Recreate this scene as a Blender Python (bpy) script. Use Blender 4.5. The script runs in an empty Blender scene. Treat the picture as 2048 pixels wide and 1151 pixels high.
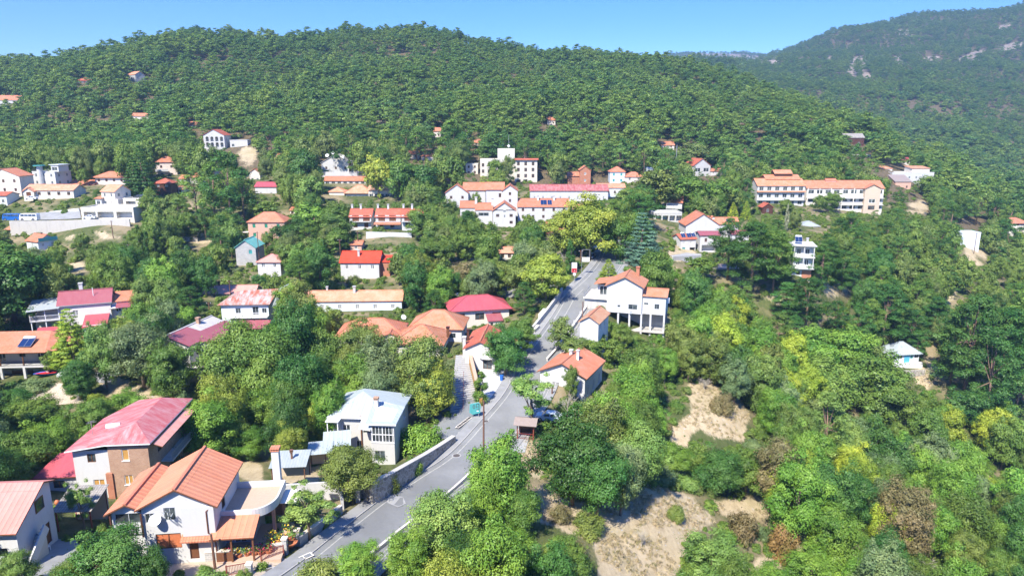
import bpy, math, random
import numpy as np
from mathutils import Vector, Matrix
R = math.radians
random.seed(7)
scene = bpy.context.scene
COL = scene.collection

# ------------------------------------------------------------------ camera geometry
# The photograph is 2048 x 1151; the focal length is 1384 of its pixels. The camera hangs 60 m up.
F = 1384.0; CX, CY = 1024.0, 575.5; TH = R(13.0); CAMZ = 60.0
CT, ST = math.cos(TH), math.sin(TH)

def P(px, py, D):
    """World point at depth D (along the optical axis) seen at (px, py)."""
    xc = (px-CX)/F*D; yc = (CY-py)/F*D
    return Vector((xc, D*CT + yc*ST, CAMZ - D*ST + yc*CT))

def W(px, py, z):
    """World point where the line of sight meets the level z."""
    a = P(px, py, 1.0) - Vector((0, 0, CAMZ))
    k = (z-CAMZ)/a.z
    return Vector((a.x*k, a.y*k, z))

def proj(p):
    x, y, z = p[0], p[1], p[2]-CAMZ
    D = y*CT - z*ST
    if D < 0.1: return (-9999, -9999, D)
    return (CX + F*x/D, CY - F*(y*ST+z*CT)/D, D)

# ------------------------------------------------------------------ terrain heights
# Survey points: (px, py, depth) read off the photograph, interpolated in (bearing, log distance).
TP = [
 # near left and the road
 (-600,1180,66),(-250,1130,66),(0,1120,66),(150,1120,67),(380,1124,67),(600,1140,65),(800,1005,82),(930,890,100),(1000,800,113),(1075,700,133),
 (1130,610,152),(1195,540,172),(1215,490,200),(1205,440,240),(100,1000,80),(217,990,84),(-300,1000,80),(500,980,86),(650,950,93),(790,915,101),
 (400,860,108),(60,760,128),(230,790,118),(-300,760,128),(600,820,117),(850,760,124),(870,690,137),(960,735,126),(945,655,152),(700,700,140),
 (450,700,140),(130,655,147),(-300,650,147),(330,620,160),(600,620,164),(720,560,187),(500,560,187),(300,540,200),(80,500,228),(-300,500,228),
 (160,455,238),(380,470,240),(950,560,185),(1080,520,200),(900,500,215),(780,468,228),(640,480,232),(480,510,220),(1000,455,262),(1100,440,275),
 # village terraces
 (210,437,242),(240,402,262),(60,400,265),(-300,420,262),(320,350,320),(100,372,290),(-100,350,330),(430,420,262),(600,400,280),(700,400,285),(700,345,330),
 (500,360,320),(430,302,390),(830,380,300),(1010,366,345),(1090,402,300),(1160,372,345),(1240,368,345),(1330,360,350),(1390,348,400),(1320,430,262),
 (1220,400,300),(1560,408,308),(1690,424,312),(1450,420,290),(1740,350,380),(1830,360,400),(1380,502,222),(1450,500,225),(1600,552,190),
 # valley side to the right
 (1300,1050,85),(1100,1050,78),(1050,930,97),(1100,860,108),(1190,790,121),(1250,700,140),(1300,660,150),(1450,800,128),(1350,900,110),(1600,1100,95),
 (1500,1000,103),(1800,1130,102),(2048,1130,112),(2400,1130,120),(1700,900,150),(2048,880,175),(2400,850,190),(1820,722,190),(1900,770,180),(1700,640,195),
 (1550,640,180),(1450,600,185),(1950,700,200),(2100,700,210),(2400,650,240),(1600,740,165),(1850,560,240),(2048,540,300),(2400,500,330),(1740,480,260),
 (1940,492,295),(1900,420,380),(2048,430,430),(1290,1151,76),(1000,1151,68),(800,1151,66),(1600,1200,88),(2000,1250,92),(0,1250,56),(700,1250,57),(1300,1250,67),
 # wooded hill and its ridge
 (-300,300,440),(0,290,440),(180,290,430),(0,215,560),(180,175,560),(270,160,590),(-300,215,600),(-400,165,760),(0,148,760),(150,136,770),(250,105,780),
 (350,80,790),(450,80,790),(560,92,800),(600,88,800),(750,80,810),(880,84,810),(960,104,810),(1050,124,800),(1150,125,800),(1260,132,800),(1340,138,800),
 (300,200,520),(450,200,540),(600,250,430),(600,160,620),(750,290,400),(750,200,520),(750,120,680),(900,290,400),(900,200,520),(900,120,690),(1050,290,400),(1050,210,520),
 (1200,290,410),(1200,210,530),(1200,160,660),(1350,290,430),(1350,220,540),(1420,165,700),(1500,195,660),(1600,225,600),(1700,255,540),(1760,285,500),(1500,290,440),(1620,300,440),
 # falls away behind the ridge
 (-400,330,1300),(200,300,1300),(500,300,1350),(800,290,1350),(1100,250,1350),(-400,420,3500),(400,400,3500),(800,300,3500),
 # second valley and far slopes
 (1350,200,1050),(1500,215,900),(1650,250,800),(1800,320,650),(1900,360,620),(2048,360,700),(2400,350,740),
 (1350,136,1500),(1420,136,1500),(1500,170,1250),(1600,190,1150),(1700,210,1050),(1850,260,900),(2048,260,950),(2400,240,1000),
 (1560,128,1900),(1640,94,2000),(1700,68,2050),(1760,53,2100),(1850,38,2150),(1920,34,2200),(1970,38,2200),(2048,12,2100),(2200,-30,2100),(2400,-60,2100),
 (1700,140,1500),(1850,130,1500),(2000,150,1350),(2048,130,1500),(2400,110,1500),
 (1760,150,3500),(2048,140,3500),(2400,120,3500),
 (1230,124,4300),(1300,120,4300),(1400,104,4500),(1450,108,4500),(1520,114,4500),(1600,116,4500),(1100,140,4500),
 (-400,400,9000),(1024,300,9000),(1400,300,9000),(2048,300,9000),(2600,300,9000),
]
def _uv(X, Y): return X/Y, np.log(Y)
def _feat(X, Y): 
    u, v = _uv(X, Y)
    return np.stack([u*1.6, v], -1)
_tp = np.array([tuple(P(*t)) for t in TP])
_fa = _feat(_tp[:,0], _tp[:,1]); _fv = (_tp[:,2]-CAMZ)/_tp[:,1]
def _phi(r2): return 0.5*r2*np.log(np.maximum(r2, 1e-12))
_n = len(_fa)
_K = _phi(((_fa[:,None]-_fa[None])**2).sum(-1)) + np.eye(_n)*0.0016
_Pm = np.concatenate([np.ones((_n,1)), _fa], 1)
_A = np.block([[_K, _Pm],[_Pm.T, np.zeros((3,3))]])
_w = np.linalg.solve(_A, np.concatenate([_fv, np.zeros(3)]))
def base_z(X, Y):
    X = np.asarray(X, float); Y = np.maximum(np.asarray(Y, float), 8.0)
    sh = X.shape; X = X.ravel(); Y = Y.ravel(); out = np.empty(len(X))
    for i in range(0, len(X), 20000):
        f = _feat(X[i:i+20000], Y[i:i+20000])
        k = _phi(((f[:,None]-_fa[None])**2).sum(-1))
        out[i:i+20000] = k@_w[:_n] + _w[_n] + f@_w[_n+1:]
    return (out*Y + CAMZ).reshape(sh)

# road centre line: (px, py, half width in metres) -> world, on the base terrain
def base_hit(px, py, lo=25.0, hi=6000.0):
    d = P(px, py, 1.0) - Vector((0,0,CAMZ))
    Ys = np.geomspace(lo, hi, 900)
    zs = base_z(d.x/d.y*Ys, Ys); rz = CAMZ + d.z/d.y*Ys
    k = np.nonzero(rz < zs)[0]
    if len(k) == 0: return None
    k = max(k[0], 1)
    a, b = Ys[k-1], Ys[k]
    t = (rz[k-1]-zs[k-1])/((rz[k-1]-zs[k-1])-(rz[k]-zs[k])+1e-9)
    Y = a+(b-a)*t
    return Vector((d.x/d.y*Y, Y, CAMZ+d.z/d.y*Y))
# ------------------------------------------------------------------ materials
def _nt(name):
    m = bpy.data.materials.new(name); m.use_nodes = True
    nt = m.node_tree; nt.nodes.clear()
    return m, nt, nt.nodes, nt.links
def node(nt, t, ins=None, **kw):
    n = nt.nodes.new(t)
    for k, v in kw.items(): setattr(n, k, v)
    for k, v in (ins or {}).items():
        if isinstance(v, bpy.types.NodeSocket): nt.links.new(v, n.inputs[k])
        else: n.inputs[k].default_value = v
    return n
def c4(c): return (c[0], c[1], c[2], 1)
def mixc(nt, f, a, b, mode='MIX'):
    n = nt.nodes.new('ShaderNodeMix'); n.data_type = 'RGBA'; n.blend_type = mode
    for s, v in ((n.inputs[0], f), (n.inputs[6], a), (n.inputs[7], b)):
        if isinstance(v, bpy.types.NodeSocket): nt.links.new(v, s)
        else: s.default_value = v if not isinstance(v, tuple) else c4(v)
    return n.outputs[2]
def ramp(nt, fac, a, b):
    n = node(nt, 'ShaderNodeMapRange', {0: fac, 1: a, 2: b}); n.clamp = True
    return n.outputs[0]
def noise(nt, scale, vec, detail=4, rough=.55, dist=0):
    return node(nt, 'ShaderNodeTexNoise', {'Vector': vec, 'Scale': scale, 'Detail': detail, 'Roughness': rough, 'Distortion': dist}).outputs[0]
def finish(nt, col, rough=.8, bump=None, bstr=.3, bdist=.05, spec=.3, metal=0, alpha=None):
    p = node(nt, 'ShaderNodeBsdfPrincipled', {'Roughness': rough, 'Metallic': metal, 'Specular IOR Level': spec})
    if isinstance(col, bpy.types.NodeSocket): nt.links.new(col, p.inputs['Base Color'])
    else: p.inputs['Base Color'].default_value = c4(col)
    if bump is not None:
        b = node(nt, 'ShaderNodeBump', {'Strength': bstr, 'Distance': bdist, 'Height': bump})
        nt.links.new(b.outputs[0], p.inputs['Normal'])
    o = node(nt, 'ShaderNodeOutputMaterial'); nt.links.new(p.outputs[0], o.inputs[0])
M = {}
def rand_tint(nt, col, amt=.12):
    r = node(nt, 'ShaderNodeObjectInfo').outputs['Random']
    f = node(nt, 'ShaderNodeMapRange', {0: r, 3: 1-amt, 4: 1+amt*.3}).outputs[0]
    h = node(nt, 'ShaderNodeHueSaturation', {'Color': col, 'Value': f})
    return h.outputs[0]
def plaster(name, c, dirt=(.42,.38,.33), amt=.45):
    m, nt, N, L = _nt(name)
    g = node(nt, 'ShaderNodeNewGeometry').outputs['Position']
    st = node(nt, 'ShaderNodeMapping', {'Vector': g, 'Scale': (1.2, 1.2, .25)}).outputs[0]
    n1 = noise(nt, .9, st, 6, .65); n2 = noise(nt, 9, g, 4)
    f = ramp(nt, n1, .5, .85)
    col = mixc(nt, node(nt,'ShaderNodeMath',{0:f,1:amt},operation='MULTIPLY').outputs[0], c, dirt)
    col = mixc(nt, ramp(nt, n2, .3, .8), col, mixc(nt, .12, col, (.3,.3,.3)))
    finish(nt, col, .9, n2, .15, .01, .2); M[name] = m
def tiles(name, c, c2, faded=(.55,.33,.25), fade=.4, pitch=.28, row=.36, ribs=0):
    """clay tile roof, ribs along the slope, rows across it (UV in metres)"""
    m, nt, N, L = _nt(name)
    uv = node(nt, 'ShaderNodeTexCoord').outputs['UV']
    g = node(nt, 'ShaderNodeNewGeometry').outputs['Position']
    b = node(nt, 'ShaderNodeTexBrick', {'Vector': uv, 'Color1': c4(c), 'Color2': c4(c2), 'Mortar': c4(tuple(x*.55 for x in c)), 'Scale': 1.0,
        'Mortar Size': .025, 'Mortar Smooth': .3, 'Bias': 0.0, 'Brick Width': pitch, 'Row Height': row}, offset=0.0)  # joint colour darkened: shading of the tile grooves painted into the colour
    n1 = noise(nt, .55, g, 5, .7); n2 = noise(nt, 3.2, g, 5, .7)
    col = mixc(nt, node(nt,'ShaderNodeMath',{0:ramp(nt,n1,.42,.75),1:fade},operation='MULTIPLY').outputs[0], b.outputs[0], faded)
    col = mixc(nt, node(nt,'ShaderNodeMath',{0:ramp(nt,n2,.52,.75),1:.3},operation='MULTIPLY').outputs[0], col, tuple(x*.5 for x in c))
    sx = node(nt, 'ShaderNodeSeparateXYZ', {0: uv})
    s = node(nt, 'ShaderNodeMath', {0: sx.outputs[0], 1: 2*math.pi/pitch}, operation='MULTIPLY')
    s = node(nt, 'ShaderNodeMath', {0: s.outputs[0]}, operation='COSINE')
    v = node(nt, 'ShaderNodeMath', {0: sx.outputs[1], 1: 1/row}, operation='MULTIPLY')
    v = node(nt, 'ShaderNodeMath', {0: v.outputs[0]}, operation='FRACT')
    h = node(nt, 'ShaderNodeMath', {0: s.outputs[0], 1: .6, 2: v.outputs[0]}, operation='MULTIPLY_ADD')
    h2 = node(nt, 'ShaderNodeMath', {0: h.outputs[0], 1: n2}, operation='ADD')
    finish(nt, rand_tint(nt, col), .75, h2.outputs[0], .5, .05, .25); M[name] = m
def sheet(name, c, worn, amt=.4, rib=.35, metal=.0, rough=.5, sc=.35):
    """painted corrugated or standing seam sheet"""
    m, nt, N, L = _nt(name)
    uv = node(nt, 'ShaderNodeTexCoord').outputs['UV']
    g = node(nt, 'ShaderNodeNewGeometry').outputs['Position']
    mp = node(nt, 'ShaderNodeMapping', {'Vector': uv, 'Scale': (1.6, .5, 1)}).outputs[0]
    n1 = noise(nt, sc*2, mp, 7, .75); n2 = noise(nt, 6, mp, 3)
    f = node(nt,'ShaderNodeMath',{0:ramp(nt,n1,.42,.62),1:amt},operation='MULTIPLY').outputs[0]
    col = mixc(nt, f, c, worn)
    col = mixc(nt, ramp(nt, n2, .35, .75), col, mixc(nt, .12, col, (.2,.15,.12)))
    sx = node(nt, 'ShaderNodeSeparateXYZ', {0: uv})
    s = node(nt, 'ShaderNodeMath', {0: sx.outputs[0], 1: 1/rib}, operation='MULTIPLY')
    s = node(nt, 'ShaderNodeMath', {0: s.outputs[0]}, operation='FRACT')
    s = node(nt, 'ShaderNodeMath', {0: s.outputs[0], 1: .14}, operation='LESS_THAN')
    col = mixc(nt, node(nt,'ShaderNodeMath',{0:s.outputs[0],1:.16},operation='MULTIPLY').outputs[0], col, (.1,.07,.06))
    finish(nt, col, rough, s.outputs[0], .6, .04, .4, metal); M[name] = m
def masonry(name, c, c2, mortar, bw=.25, rh=.09, ms=.012, big=False):
    m, nt, N, L = _nt(name)
    uv = node(nt, 'ShaderNodeTexCoord').outputs['UV']
    g = node(nt, 'ShaderNodeNewGeometry').outputs['Position']
    if big:
        w = node(nt, 'ShaderNodeTexVoronoi', {'Vector': uv, 'Scale': 1/bw}, feature='DISTANCE_TO_EDGE').outputs['Distance']
        cc = node(nt, 'ShaderNodeTexVoronoi', {'Vector': uv, 'Scale': 1/bw})
        col = mixc(nt, node(nt,'ShaderNodeSeparateColor',{0:cc.outputs['Color']}).outputs[0], c, c2)
        e = ramp(nt, w, .02, .09)
        col = mixc(nt, e, mortar, col); hgt = e
    else:
        b = node(nt, 'ShaderNodeTexBrick', {'Vector': uv, 'Color1': c4(c), 'Color2': c4(c2), 'Mortar': c4(mortar), 'Scale': 1.0,
            'Mortar Size': ms, 'Brick Width': bw, 'Row Height': rh})
        col = b.outputs[0]; hgt = b.outputs[1]
    n1 = noise(nt, .8, g, 6, .7)
    col = mixc(nt, node(nt,'ShaderNodeMath',{0:ramp(nt,n1,.45,.75),1:.4},operation='MULTIPLY').outputs[0], col, tuple(x*.55 for x in c))
    finish(nt, col, .9, hgt, .5 if big else -.3, .05, .2); M[name] = m
def plain(name, c, rough=.6, var=.25, sc=4, metal=0, spec=.4):
    m, nt, N, L = _nt(name)
    g = node(nt, 'ShaderNodeNewGeometry').outputs['Position']
    n1 = noise(nt, sc, g, 5, .6)
    col = mixc(nt, node(nt,'ShaderNodeMath',{0:ramp(nt,n1,.35,.75),1:var*2},operation='MULTIPLY').outputs[0], c, tuple(x*.6 for x in c))
    finish(nt, col, rough, n1, .1, .01, spec, metal); M[name] = m

plaster('white', (.54,.535,.52), amt=.6); plaster('cream', (.62,.58,.49)); plaster('bluewhite', (.60,.65,.68), amt=.3)
plaster('pink', (.74,.62,.54)); plaster('tan', (.56,.45,.33)); plaster('grey', (.50,.49,.46)); plaster('offwhite', (.70,.66,.58)); plaster('salmon', (.60,.36,.26))
plaster('dimwhite', (.62,.62,.60), amt=.7)
plaster('concrete', (.50,.47,.42), (.25,.23,.2), .6); plaster('palewall', (.66,.60,.52), (.3,.26,.22), .6)
tiles('orange', (.57,.21,.115), (.50,.17,.09)); tiles('orange2', (.58,.24,.12), (.52,.20,.10), fade=.6); tiles('red', (.48,.13,.08), (.41,.10,.06), (.62,.22,.13), .3)
tiles('brightred', (.68,.07,.03), (.60,.055,.025), (.68,.12,.07), .3); tiles('peach', (.70,.30,.17), (.62,.25,.14), (.66,.42,.3), .6); tiles('oldtile', (.56,.22,.11), (.60,.38,.24), (.62,.42,.27), .55)
tiles('ribbed', (.60,.235,.13), (.55,.20,.11), (.58,.31,.21), .3, pitch=.62, row=6.0)
tiles('pinkribbed', (.58,.23,.19), (.55,.21,.17), (.62,.32,.26), .4, pitch=.5, row=6.0)
tiles('greyslate', (.27,.25,.23), (.36,.33,.3), (.42,.36,.3), .5)
sheet('redsheet', (.48,.095,.095), (.55,.29,.28), .85); sheet('crimson', (.42,.07,.09), (.48,.12,.13), .3); sheet('violet', (.30,.075,.09), (.36,.13,.14), .4)
sheet('bluesheet', (.34,.395,.41), (.43,.47,.475), .5, rib=.6); sheet('rust', (.35,.10,.05), (.50,.48,.45), .95, rib=.3, sc=.22); sheet('greysheet', (.30,.34,.345), (.40,.41,.40), .7)
sheet('whitesheet', (.52,.50,.47), (.42,.34,.30), .6); sheet('tealsheet', (.13,.42,.37), (.2,.5,.45), .3); sheet('pinksheet', (.60,.26,.2), (.64,.36,.3), .5)
sheet('fadedred', (.34,.075,.07), (.44,.22,.20), .9)
masonry('brick', (.33,.16,.09), (.42,.23,.14), (.42,.36,.28)); masonry('redbrick', (.42,.13,.06), (.46,.17,.08), (.35,.25,.2))
masonry('stone', (.42,.38,.32), (.20,.185,.16), (.52,.49,.44), bw=.6, big=True); masonry('greystone', (.33,.33,.32), (.42,.41,.39), (.5,.49,.46), bw=.45, rh=.22, ms=.02)
plain('wood', (.16,.065,.03)); plain('darkwood', (.09,.035,.022)); plain('lightwood', (.48,.26,.07)); plain('pole', (.17,.085,.055)); plain('metal', (.45,.46,.47), .35, .1, 4, .6)
plain('redmetal', (.24,.055,.04)); plain('whitepaint', (.78,.78,.77), .5, .08); plain('dark', (.018,.018,.02), .8); plain('green', (.02,.22,.15)); plain('greypaint', (.36,.38,.38))
plain('curtain', (.55,.17,.07)); plain('greenshutter', (.03,.24,.15)); plain('shutter', (.30,.30,.28)); plain('redbox', (.62,.03,.03)); plain('bluebox', (.02,.13,.5)); plain('tyre', (.02,.02,.02), .9)
plain('terracotta', (.50,.17,.08)); plain('teal', (.07,.33,.33)); plain('brownsheet', (.30,.24,.21), .5); plain('terrace', (.46,.33,.24), .8, .15); plain('yellowflower', (.80,.50,.02)); plain('pinkflower', (.62,.06,.12))
plain('canvas', (.74,.70,.62), .9, .1); plain('blackmetal', (.03,.03,.03)); plain('skyblue', (.10,.42,.62))
for nm, c in (('carwhite', (.75,.76,.77)), ('carsilver', (.5,.55,.6)), ('carblue', (.02,.12,.4)), ('cardark', (.04,.045,.055)), ('carred', (.45,.03,.02))):
    m, nt, N, L = _nt(nm); finish(nt, c, .25, spec=.6); M[nm] = m
m, nt, N, L = _nt('glass')
g = node(nt, 'ShaderNodeNewGeometry').outputs['Position']
col = mixc(nt, ramp(nt, noise(nt, .9, g, 2), .4, .7), (.025,.032,.036), (.10,.12,.125))
finish(nt, col, .08, spec=.8); M['glass'] = m
m, nt, N, L = _nt('solar'); finish(nt, (.01,.025,.09), .12, spec=.8); M['solar'] = m

plain('ridgetile', (.46,.17,.10), .8, .3)
# ------------------------------------------------------------------ mesh collector
class MB:
    def __init__(s): s.v = []; s.f = []; s.m = []; s.mats = []
    def mi(s, mat):
        if mat not in s.mats: s.mats.append(mat)
        return s.mats.index(mat)
    def poly(s, pts, mat):
        k = len(s.v); s.v += [tuple(p) for p in pts]; s.f.append(tuple(range(k, k+len(pts)))); s.m.append(s.mi(mat))
    def box(s, x0, x1, y0, y1, z0, z1, mat, skip=''):
        a = [(x0,y0,z0),(x1,y0,z0),(x1,y1,z0),(x0,y1,z0),(x0,y0,z1),(x1,y0,z1),(x1,y1,z1),(x0,y1,z1)]
        for nm, q in (('b',(0,3,2,1)),('t',(4,5,6,7)),('f',(0,1,5,4)),('r',(1,2,6,5)),('k',(2,3,7,6)),('l',(3,0,4,7))):
            if nm not in skip: s.poly([a[i] for i in q], mat)
    def bar(s, a, b, w, mat, h=None):
        a = Vector(a); b = Vector(b); d = (b-a)
        if d.length < 1e-6: return
        d.normalize(); up = Vector((0,0,1)) if abs(d.z) < .95 else Vector((1,0,0))
        x = d.cross(up).normalized()*w/2; y = x.cross(d).normalized()*(h or w)/2
        q = [a-x-y, a+x-y, a+x+y, a-x+y, b-x-y, b+x-y, b+x+y, b-x+y]
        for i in ((0,1,2,3),(4,7,6,5),(0,4,5,1),(1,5,6,2),(2,6,7,3),(3,7,4,0)): s.poly([q[j] for j in i], mat)
    def tube(s, path, rad, mat, n=8, cap=True):
        path = [Vector(p) for p in path]; rings = []
        for i, p in enumerate(path):
            d = (path[min(i+1, len(path)-1)]-path[max(i-1, 0)]).normalized()
            u = Vector((1,0,0)) if abs(d.x) < .9 else Vector((0,1,0))
            x = d.cross(u).normalized(); y = d.cross(x)
            r = rad[i] if isinstance(rad, (list, tuple)) else rad
            rings.append([p + (x*math.cos(t)+y*math.sin(t))*r for t in (2*math.pi*k/n for k in range(n))])
        base = len(s.v)
        for r_ in rings: s.v += [tuple(q) for q in r_]
        mi = s.mi(mat)
        for i in range(len(path)-1):
            for k in range(n):
                a = base+i*n+k; b = base+i*n+(k+1)%n
                s.f.append((a, a+n, b+n, b)); s.m.append(mi)
        if cap:
            s.f.append(tuple(base+k for k in range(n))); s.m.append(mi)
            s.f.append(tuple(base+(len(path)-1)*n+k for k in reversed(range(n)))); s.m.append(mi)
    def dome(s, c, r, mat, n=10, m=4, zs=1.0, full=False):
        c = Vector(c); base = len(s.v); mi = s.mi(mat); lo = -math.pi/2 if full else 0
        for i in range(m+1):
            t = lo+(math.pi/2-lo)*i/m
            for k in range(n):
                a = 2*math.pi*k/n
                s.v.append((c.x+r*math.cos(t)*math.cos(a), c.y+r*math.cos(t)*math.sin(a), c.z+r*zs*math.sin(t)))
        for i in range(m):
            for k in range(n):
                a = base+i*n+k; b = base+i*n+(k+1)%n
                s.f.append((a, b, b+n, a+n)); s.m.append(mi)
    def slab(s, tops, th, mat, edge=None):
        """roof planes (top faces) given thickness th, with closed borders"""
        from collections import Counter
        key = lambda p: (round(p[0],3), round(p[1],3), round(p[2],3))
        cnt = Counter()
        for f in tops:
            for i in range(len(f)): cnt[frozenset((key(f[i]), key(f[(i+1)%len(f)])))] += 1
        for f in tops:
            s.poly(f, mat); s.poly([(p[0],p[1],p[2]-th) for p in reversed(f)], edge or mat)
            for i in range(len(f)):
                a, b = f[i], f[(i+1)%len(f)]
                if cnt[frozenset((key(a), key(b)))] == 1:
                    s.poly([a, (a[0],a[1],a[2]-th), (b[0],b[1],b[2]-th), b], edge or mat)
    def build(s, name, parent=None, smooth=False, loc=None):
        me = bpy.data.meshes.new(name)
        me.from_pydata(s.v, [], s.f)
        for m_ in s.mats: me.materials.append(M[m_] if isinstance(m_, str) else m_)
        me.polygons.foreach_set('material_index', s.m)
        uvl = me.uv_layers.new(name='UVMap'); uv = np.zeros((len(me.loops), 2))
        for p in me.polygons:
            n = p.normal
            t = Vector((0,0,1)).cross(n)
            if t.length < .05: t = Vector((1,0,0))
            t.normalize(); b = n.cross(t)
            for li in p.loop_indices:
                co = me.vertices[me.loops[li].vertex_index].co
                uv[li] = (co.dot(t), co.dot(b))
        uvl.data.foreach_set('uv', uv.ravel())
        if smooth: me.polygons.foreach_set('use_smooth', [True]*len(me.polygons))
        me.update()
        o = bpy.data.objects.new(name, me); COL.objects.link(o)
        if parent: o.parent = parent
        if loc is not None: o.location = loc
        return o
def tag(o, label=None, cat=None, group=None, kind=None):
    if label: o['label'] = label
    if cat: o['category'] = cat
    if group: o['group'] = group
    if kind: o['kind'] = kind
    return o
def empty(name, loc=(0,0,0), rz=0):
    o = bpy.data.objects.new(name, None); COL.objects.link(o); o.location = loc; o.rotation_euler = (0,0,rz); o.empty_display_size = .5
    return o
def copy_tree(o, parent=None):
    c = o.copy(); COL.objects.link(c)
    if parent is not None: c.parent = parent
    for ch in list(o.children): copy_tree(ch, c)
    return c

# ------------------------------------------------------------------ houses
KEEP = []      # (polygon in photo pixels, depth): what must stay clear of trees standing in front
FOOT = []      # world footprints no tree may stand in: (x, y, yaw, w, d)
class House:
    """Local frame: x along the front from left to right, y into the depth, z up from the base. The front faces -y."""
    def __init__(s, name, label, cat, eave, h, yaw, w, d, corner='L', near=True):
        p = P(*eave) if not isinstance(eave, Vector) else eave
        xd = Vector((math.cos(yaw), math.sin(yaw), 0))
        if corner == 'R': p = p - xd*w
        if corner == 'C': p = p - xd*(w/2)
        s.root = empty(name, (p.x, p.y, p.z-h), yaw); tag(s.root, label, cat)
        s.h = h; s.w = w; s.d = d; s.near = near; s.yaw = yaw; s.roofs = []
        s.mat = Matrix.Translation((p.x, p.y, p.z-h)) @ Matrix.Rotation(yaw, 4, 'Z')
        FOOT.append((p.x, p.y, yaw, w, d))
    def world(s, x, y, z): return s.mat @ Vector((x, y, z))
    def wallface(s, mb, o, ux, L, z0, z1, holes, mat, nrm, sub, wtype=None):
        """one wall face from point o along unit ux, with recessed openings"""
        us = sorted({0.0, L} | {h[0] for h in holes} | {h[0]+h[2] for h in holes})
        zs = sorted({z0, z1} | {h[1] for h in holes} | {h[1]+h[3] for h in holes})
        pt = lambda u, z, dd=0: (o[0]+ux[0]*u-nrm[0]*dd, o[1]+ux[1]*u-nrm[1]*dd, z)
        for i in range(len(us)-1):
            for j in range(len(zs)-1):
                cu, cz = (us[i]+us[i+1])/2, (zs[j]+zs[j+1])/2
                if any(h[0] < cu < h[0]+h[2] and h[1] < cz < h[1]+h[3] for h in holes): continue
                mb.poly([pt(us[i],zs[j]), pt(us[i+1],zs[j]), pt(us[i+1],zs[j+1]), pt(us[i],zs[j+1])], mat)
        for h in holes:
            u0, z0_, u1, z1_ = h[0], h[1], h[0]+h[2], h[1]+h[3]; kind = h[4] if len(h) > 4 else 'w'
            r = 2.2 if kind == 'o' else .14
            for a, b in (((u0,z0_),(u1,z0_)),((u1,z0_),(u1,z1_)),((u1,z1_),(u0,z1_)),((u0,z1_),(u0,z0_))):
                mb.poly([pt(*a), pt(*a,r), pt(*b,r), pt(*b)], mat)
            if kind == 'o':
                mb.poly([pt(u0,z0_,r), pt(u1,z0_,r), pt(u1,z1_,r), pt(u0,z1_,r)], 'dimwhite'); continue
            sub.append((pt, nrm, u0, u1, z0_, z1_, kind))
    def window(s, pt, nrm, u0, u1, z0, z1, kind):
        door = kind in ('d','dd'); nm = 'door' if door else 'window'
        pane = {'w':'glass','b':'glass','y':'lightwood','s':'shutter','g':'greenshutter','r':'wood','d':'wood','dd':'glass','c':'curtain','k':'glass','t':'teal','v':'shutter'}[kind]
        fr = {'w':'whitepaint','b':'wood','y':'whitepaint','s':'whitepaint','g':'greenshutter','r':'wood','d':'darkwood','dd':'whitepaint','c':'wood','k':'greypaint','t':'teal','v':'whitepaint'}[kind]
        mb = MB(); mb.poly([pt(u0,z0,.12), pt(u1,z0,.12), pt(u1,z1,.12), pt(u0,z1,.12)], pane)
        fb = mb if not s.near else MB()
        def fbox(a0, a1, b0, b1, d0, d1):
            q = [pt(a0,b0,d0), pt(a1,b0,d0), pt(a1,b1,d0), pt(a0,b1,d0)]; p2 = [pt(a0,b0,d1), pt(a1,b0,d1), pt(a1,b1,d1), pt(a0,b1,d1)]
            fb.poly(q, fr)
            for i in range(4): fb.poly([q[i], p2[i], p2[(i+1)%4], q[(i+1)%4]], fr)
        t = .07 if s.near else .13
        fbox(u0,u1,z1-t,z1,.06,.13); fbox(u0,u1,z0,z0+t,.06,.13); fbox(u0,u0+t,z0+t,z1-t,.06,.13); fbox(u1-t,u1,z0+t,z1-t,.06,.13)
        if kind != 'd' and u1-u0 > .8: fbox((u0+u1)/2-t/2,(u0+u1)/2+t/2,z0+t,z1-t,.07,.13)
        if kind in ('w','y') and s.near: fbox(u0-.08,u1+.08,z0-.08,z0-.01,-.08,.0)
        o = mb.build(nm, s.root)
        if s.near: fb.build('frame', o)
    def vol(s, x=0, y=0, w=None, d=None, h=None, z0=0, roof='gy', rise=1.6, over=.4, rmat='orange', wmat='white', wins=(), ext=4.0, thick=.16, edge=None, skip='', lid=True, rlabel=None, wbase=None):
        w = w or s.w; d = d or s.d; h = h or s.h; z1 = z0+h; zb = z0 - (ext if z0 == 0 else 0)
        if (x, y) != (0, 0): q_ = s.mat @ Vector((x, y, 0)); FOOT.append((q_.x, q_.y, s.yaw, w, d))
        mb = MB(); sub = []
        faces = {'F': ((x,y),(1,0),w,(0,-1)), 'R': ((x+w,y),(0,1),d,(1,0)), 'B': ((x+w,y+d),(-1,0),w,(0,1)), 'L': ((x,y+d),(0,-1),d,(-1,0))}
        for k, (o, ux, L, n) in faces.items():
            if k in skip: continue
            hs = []
            for q in wins:
                if q[0] != k: continue
                u = q[1]
                if k in 'LB': u = L-q[1]-q[3]
                hs.append((u, z0+q[2], q[3], q[4]) + tuple(q[5:]))
            s.wallface(mb, o, ux, L, zb, z1, hs, wmat, n, sub)
        rz = z1+rise; ym = y+d/2; xm = x+w/2
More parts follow.
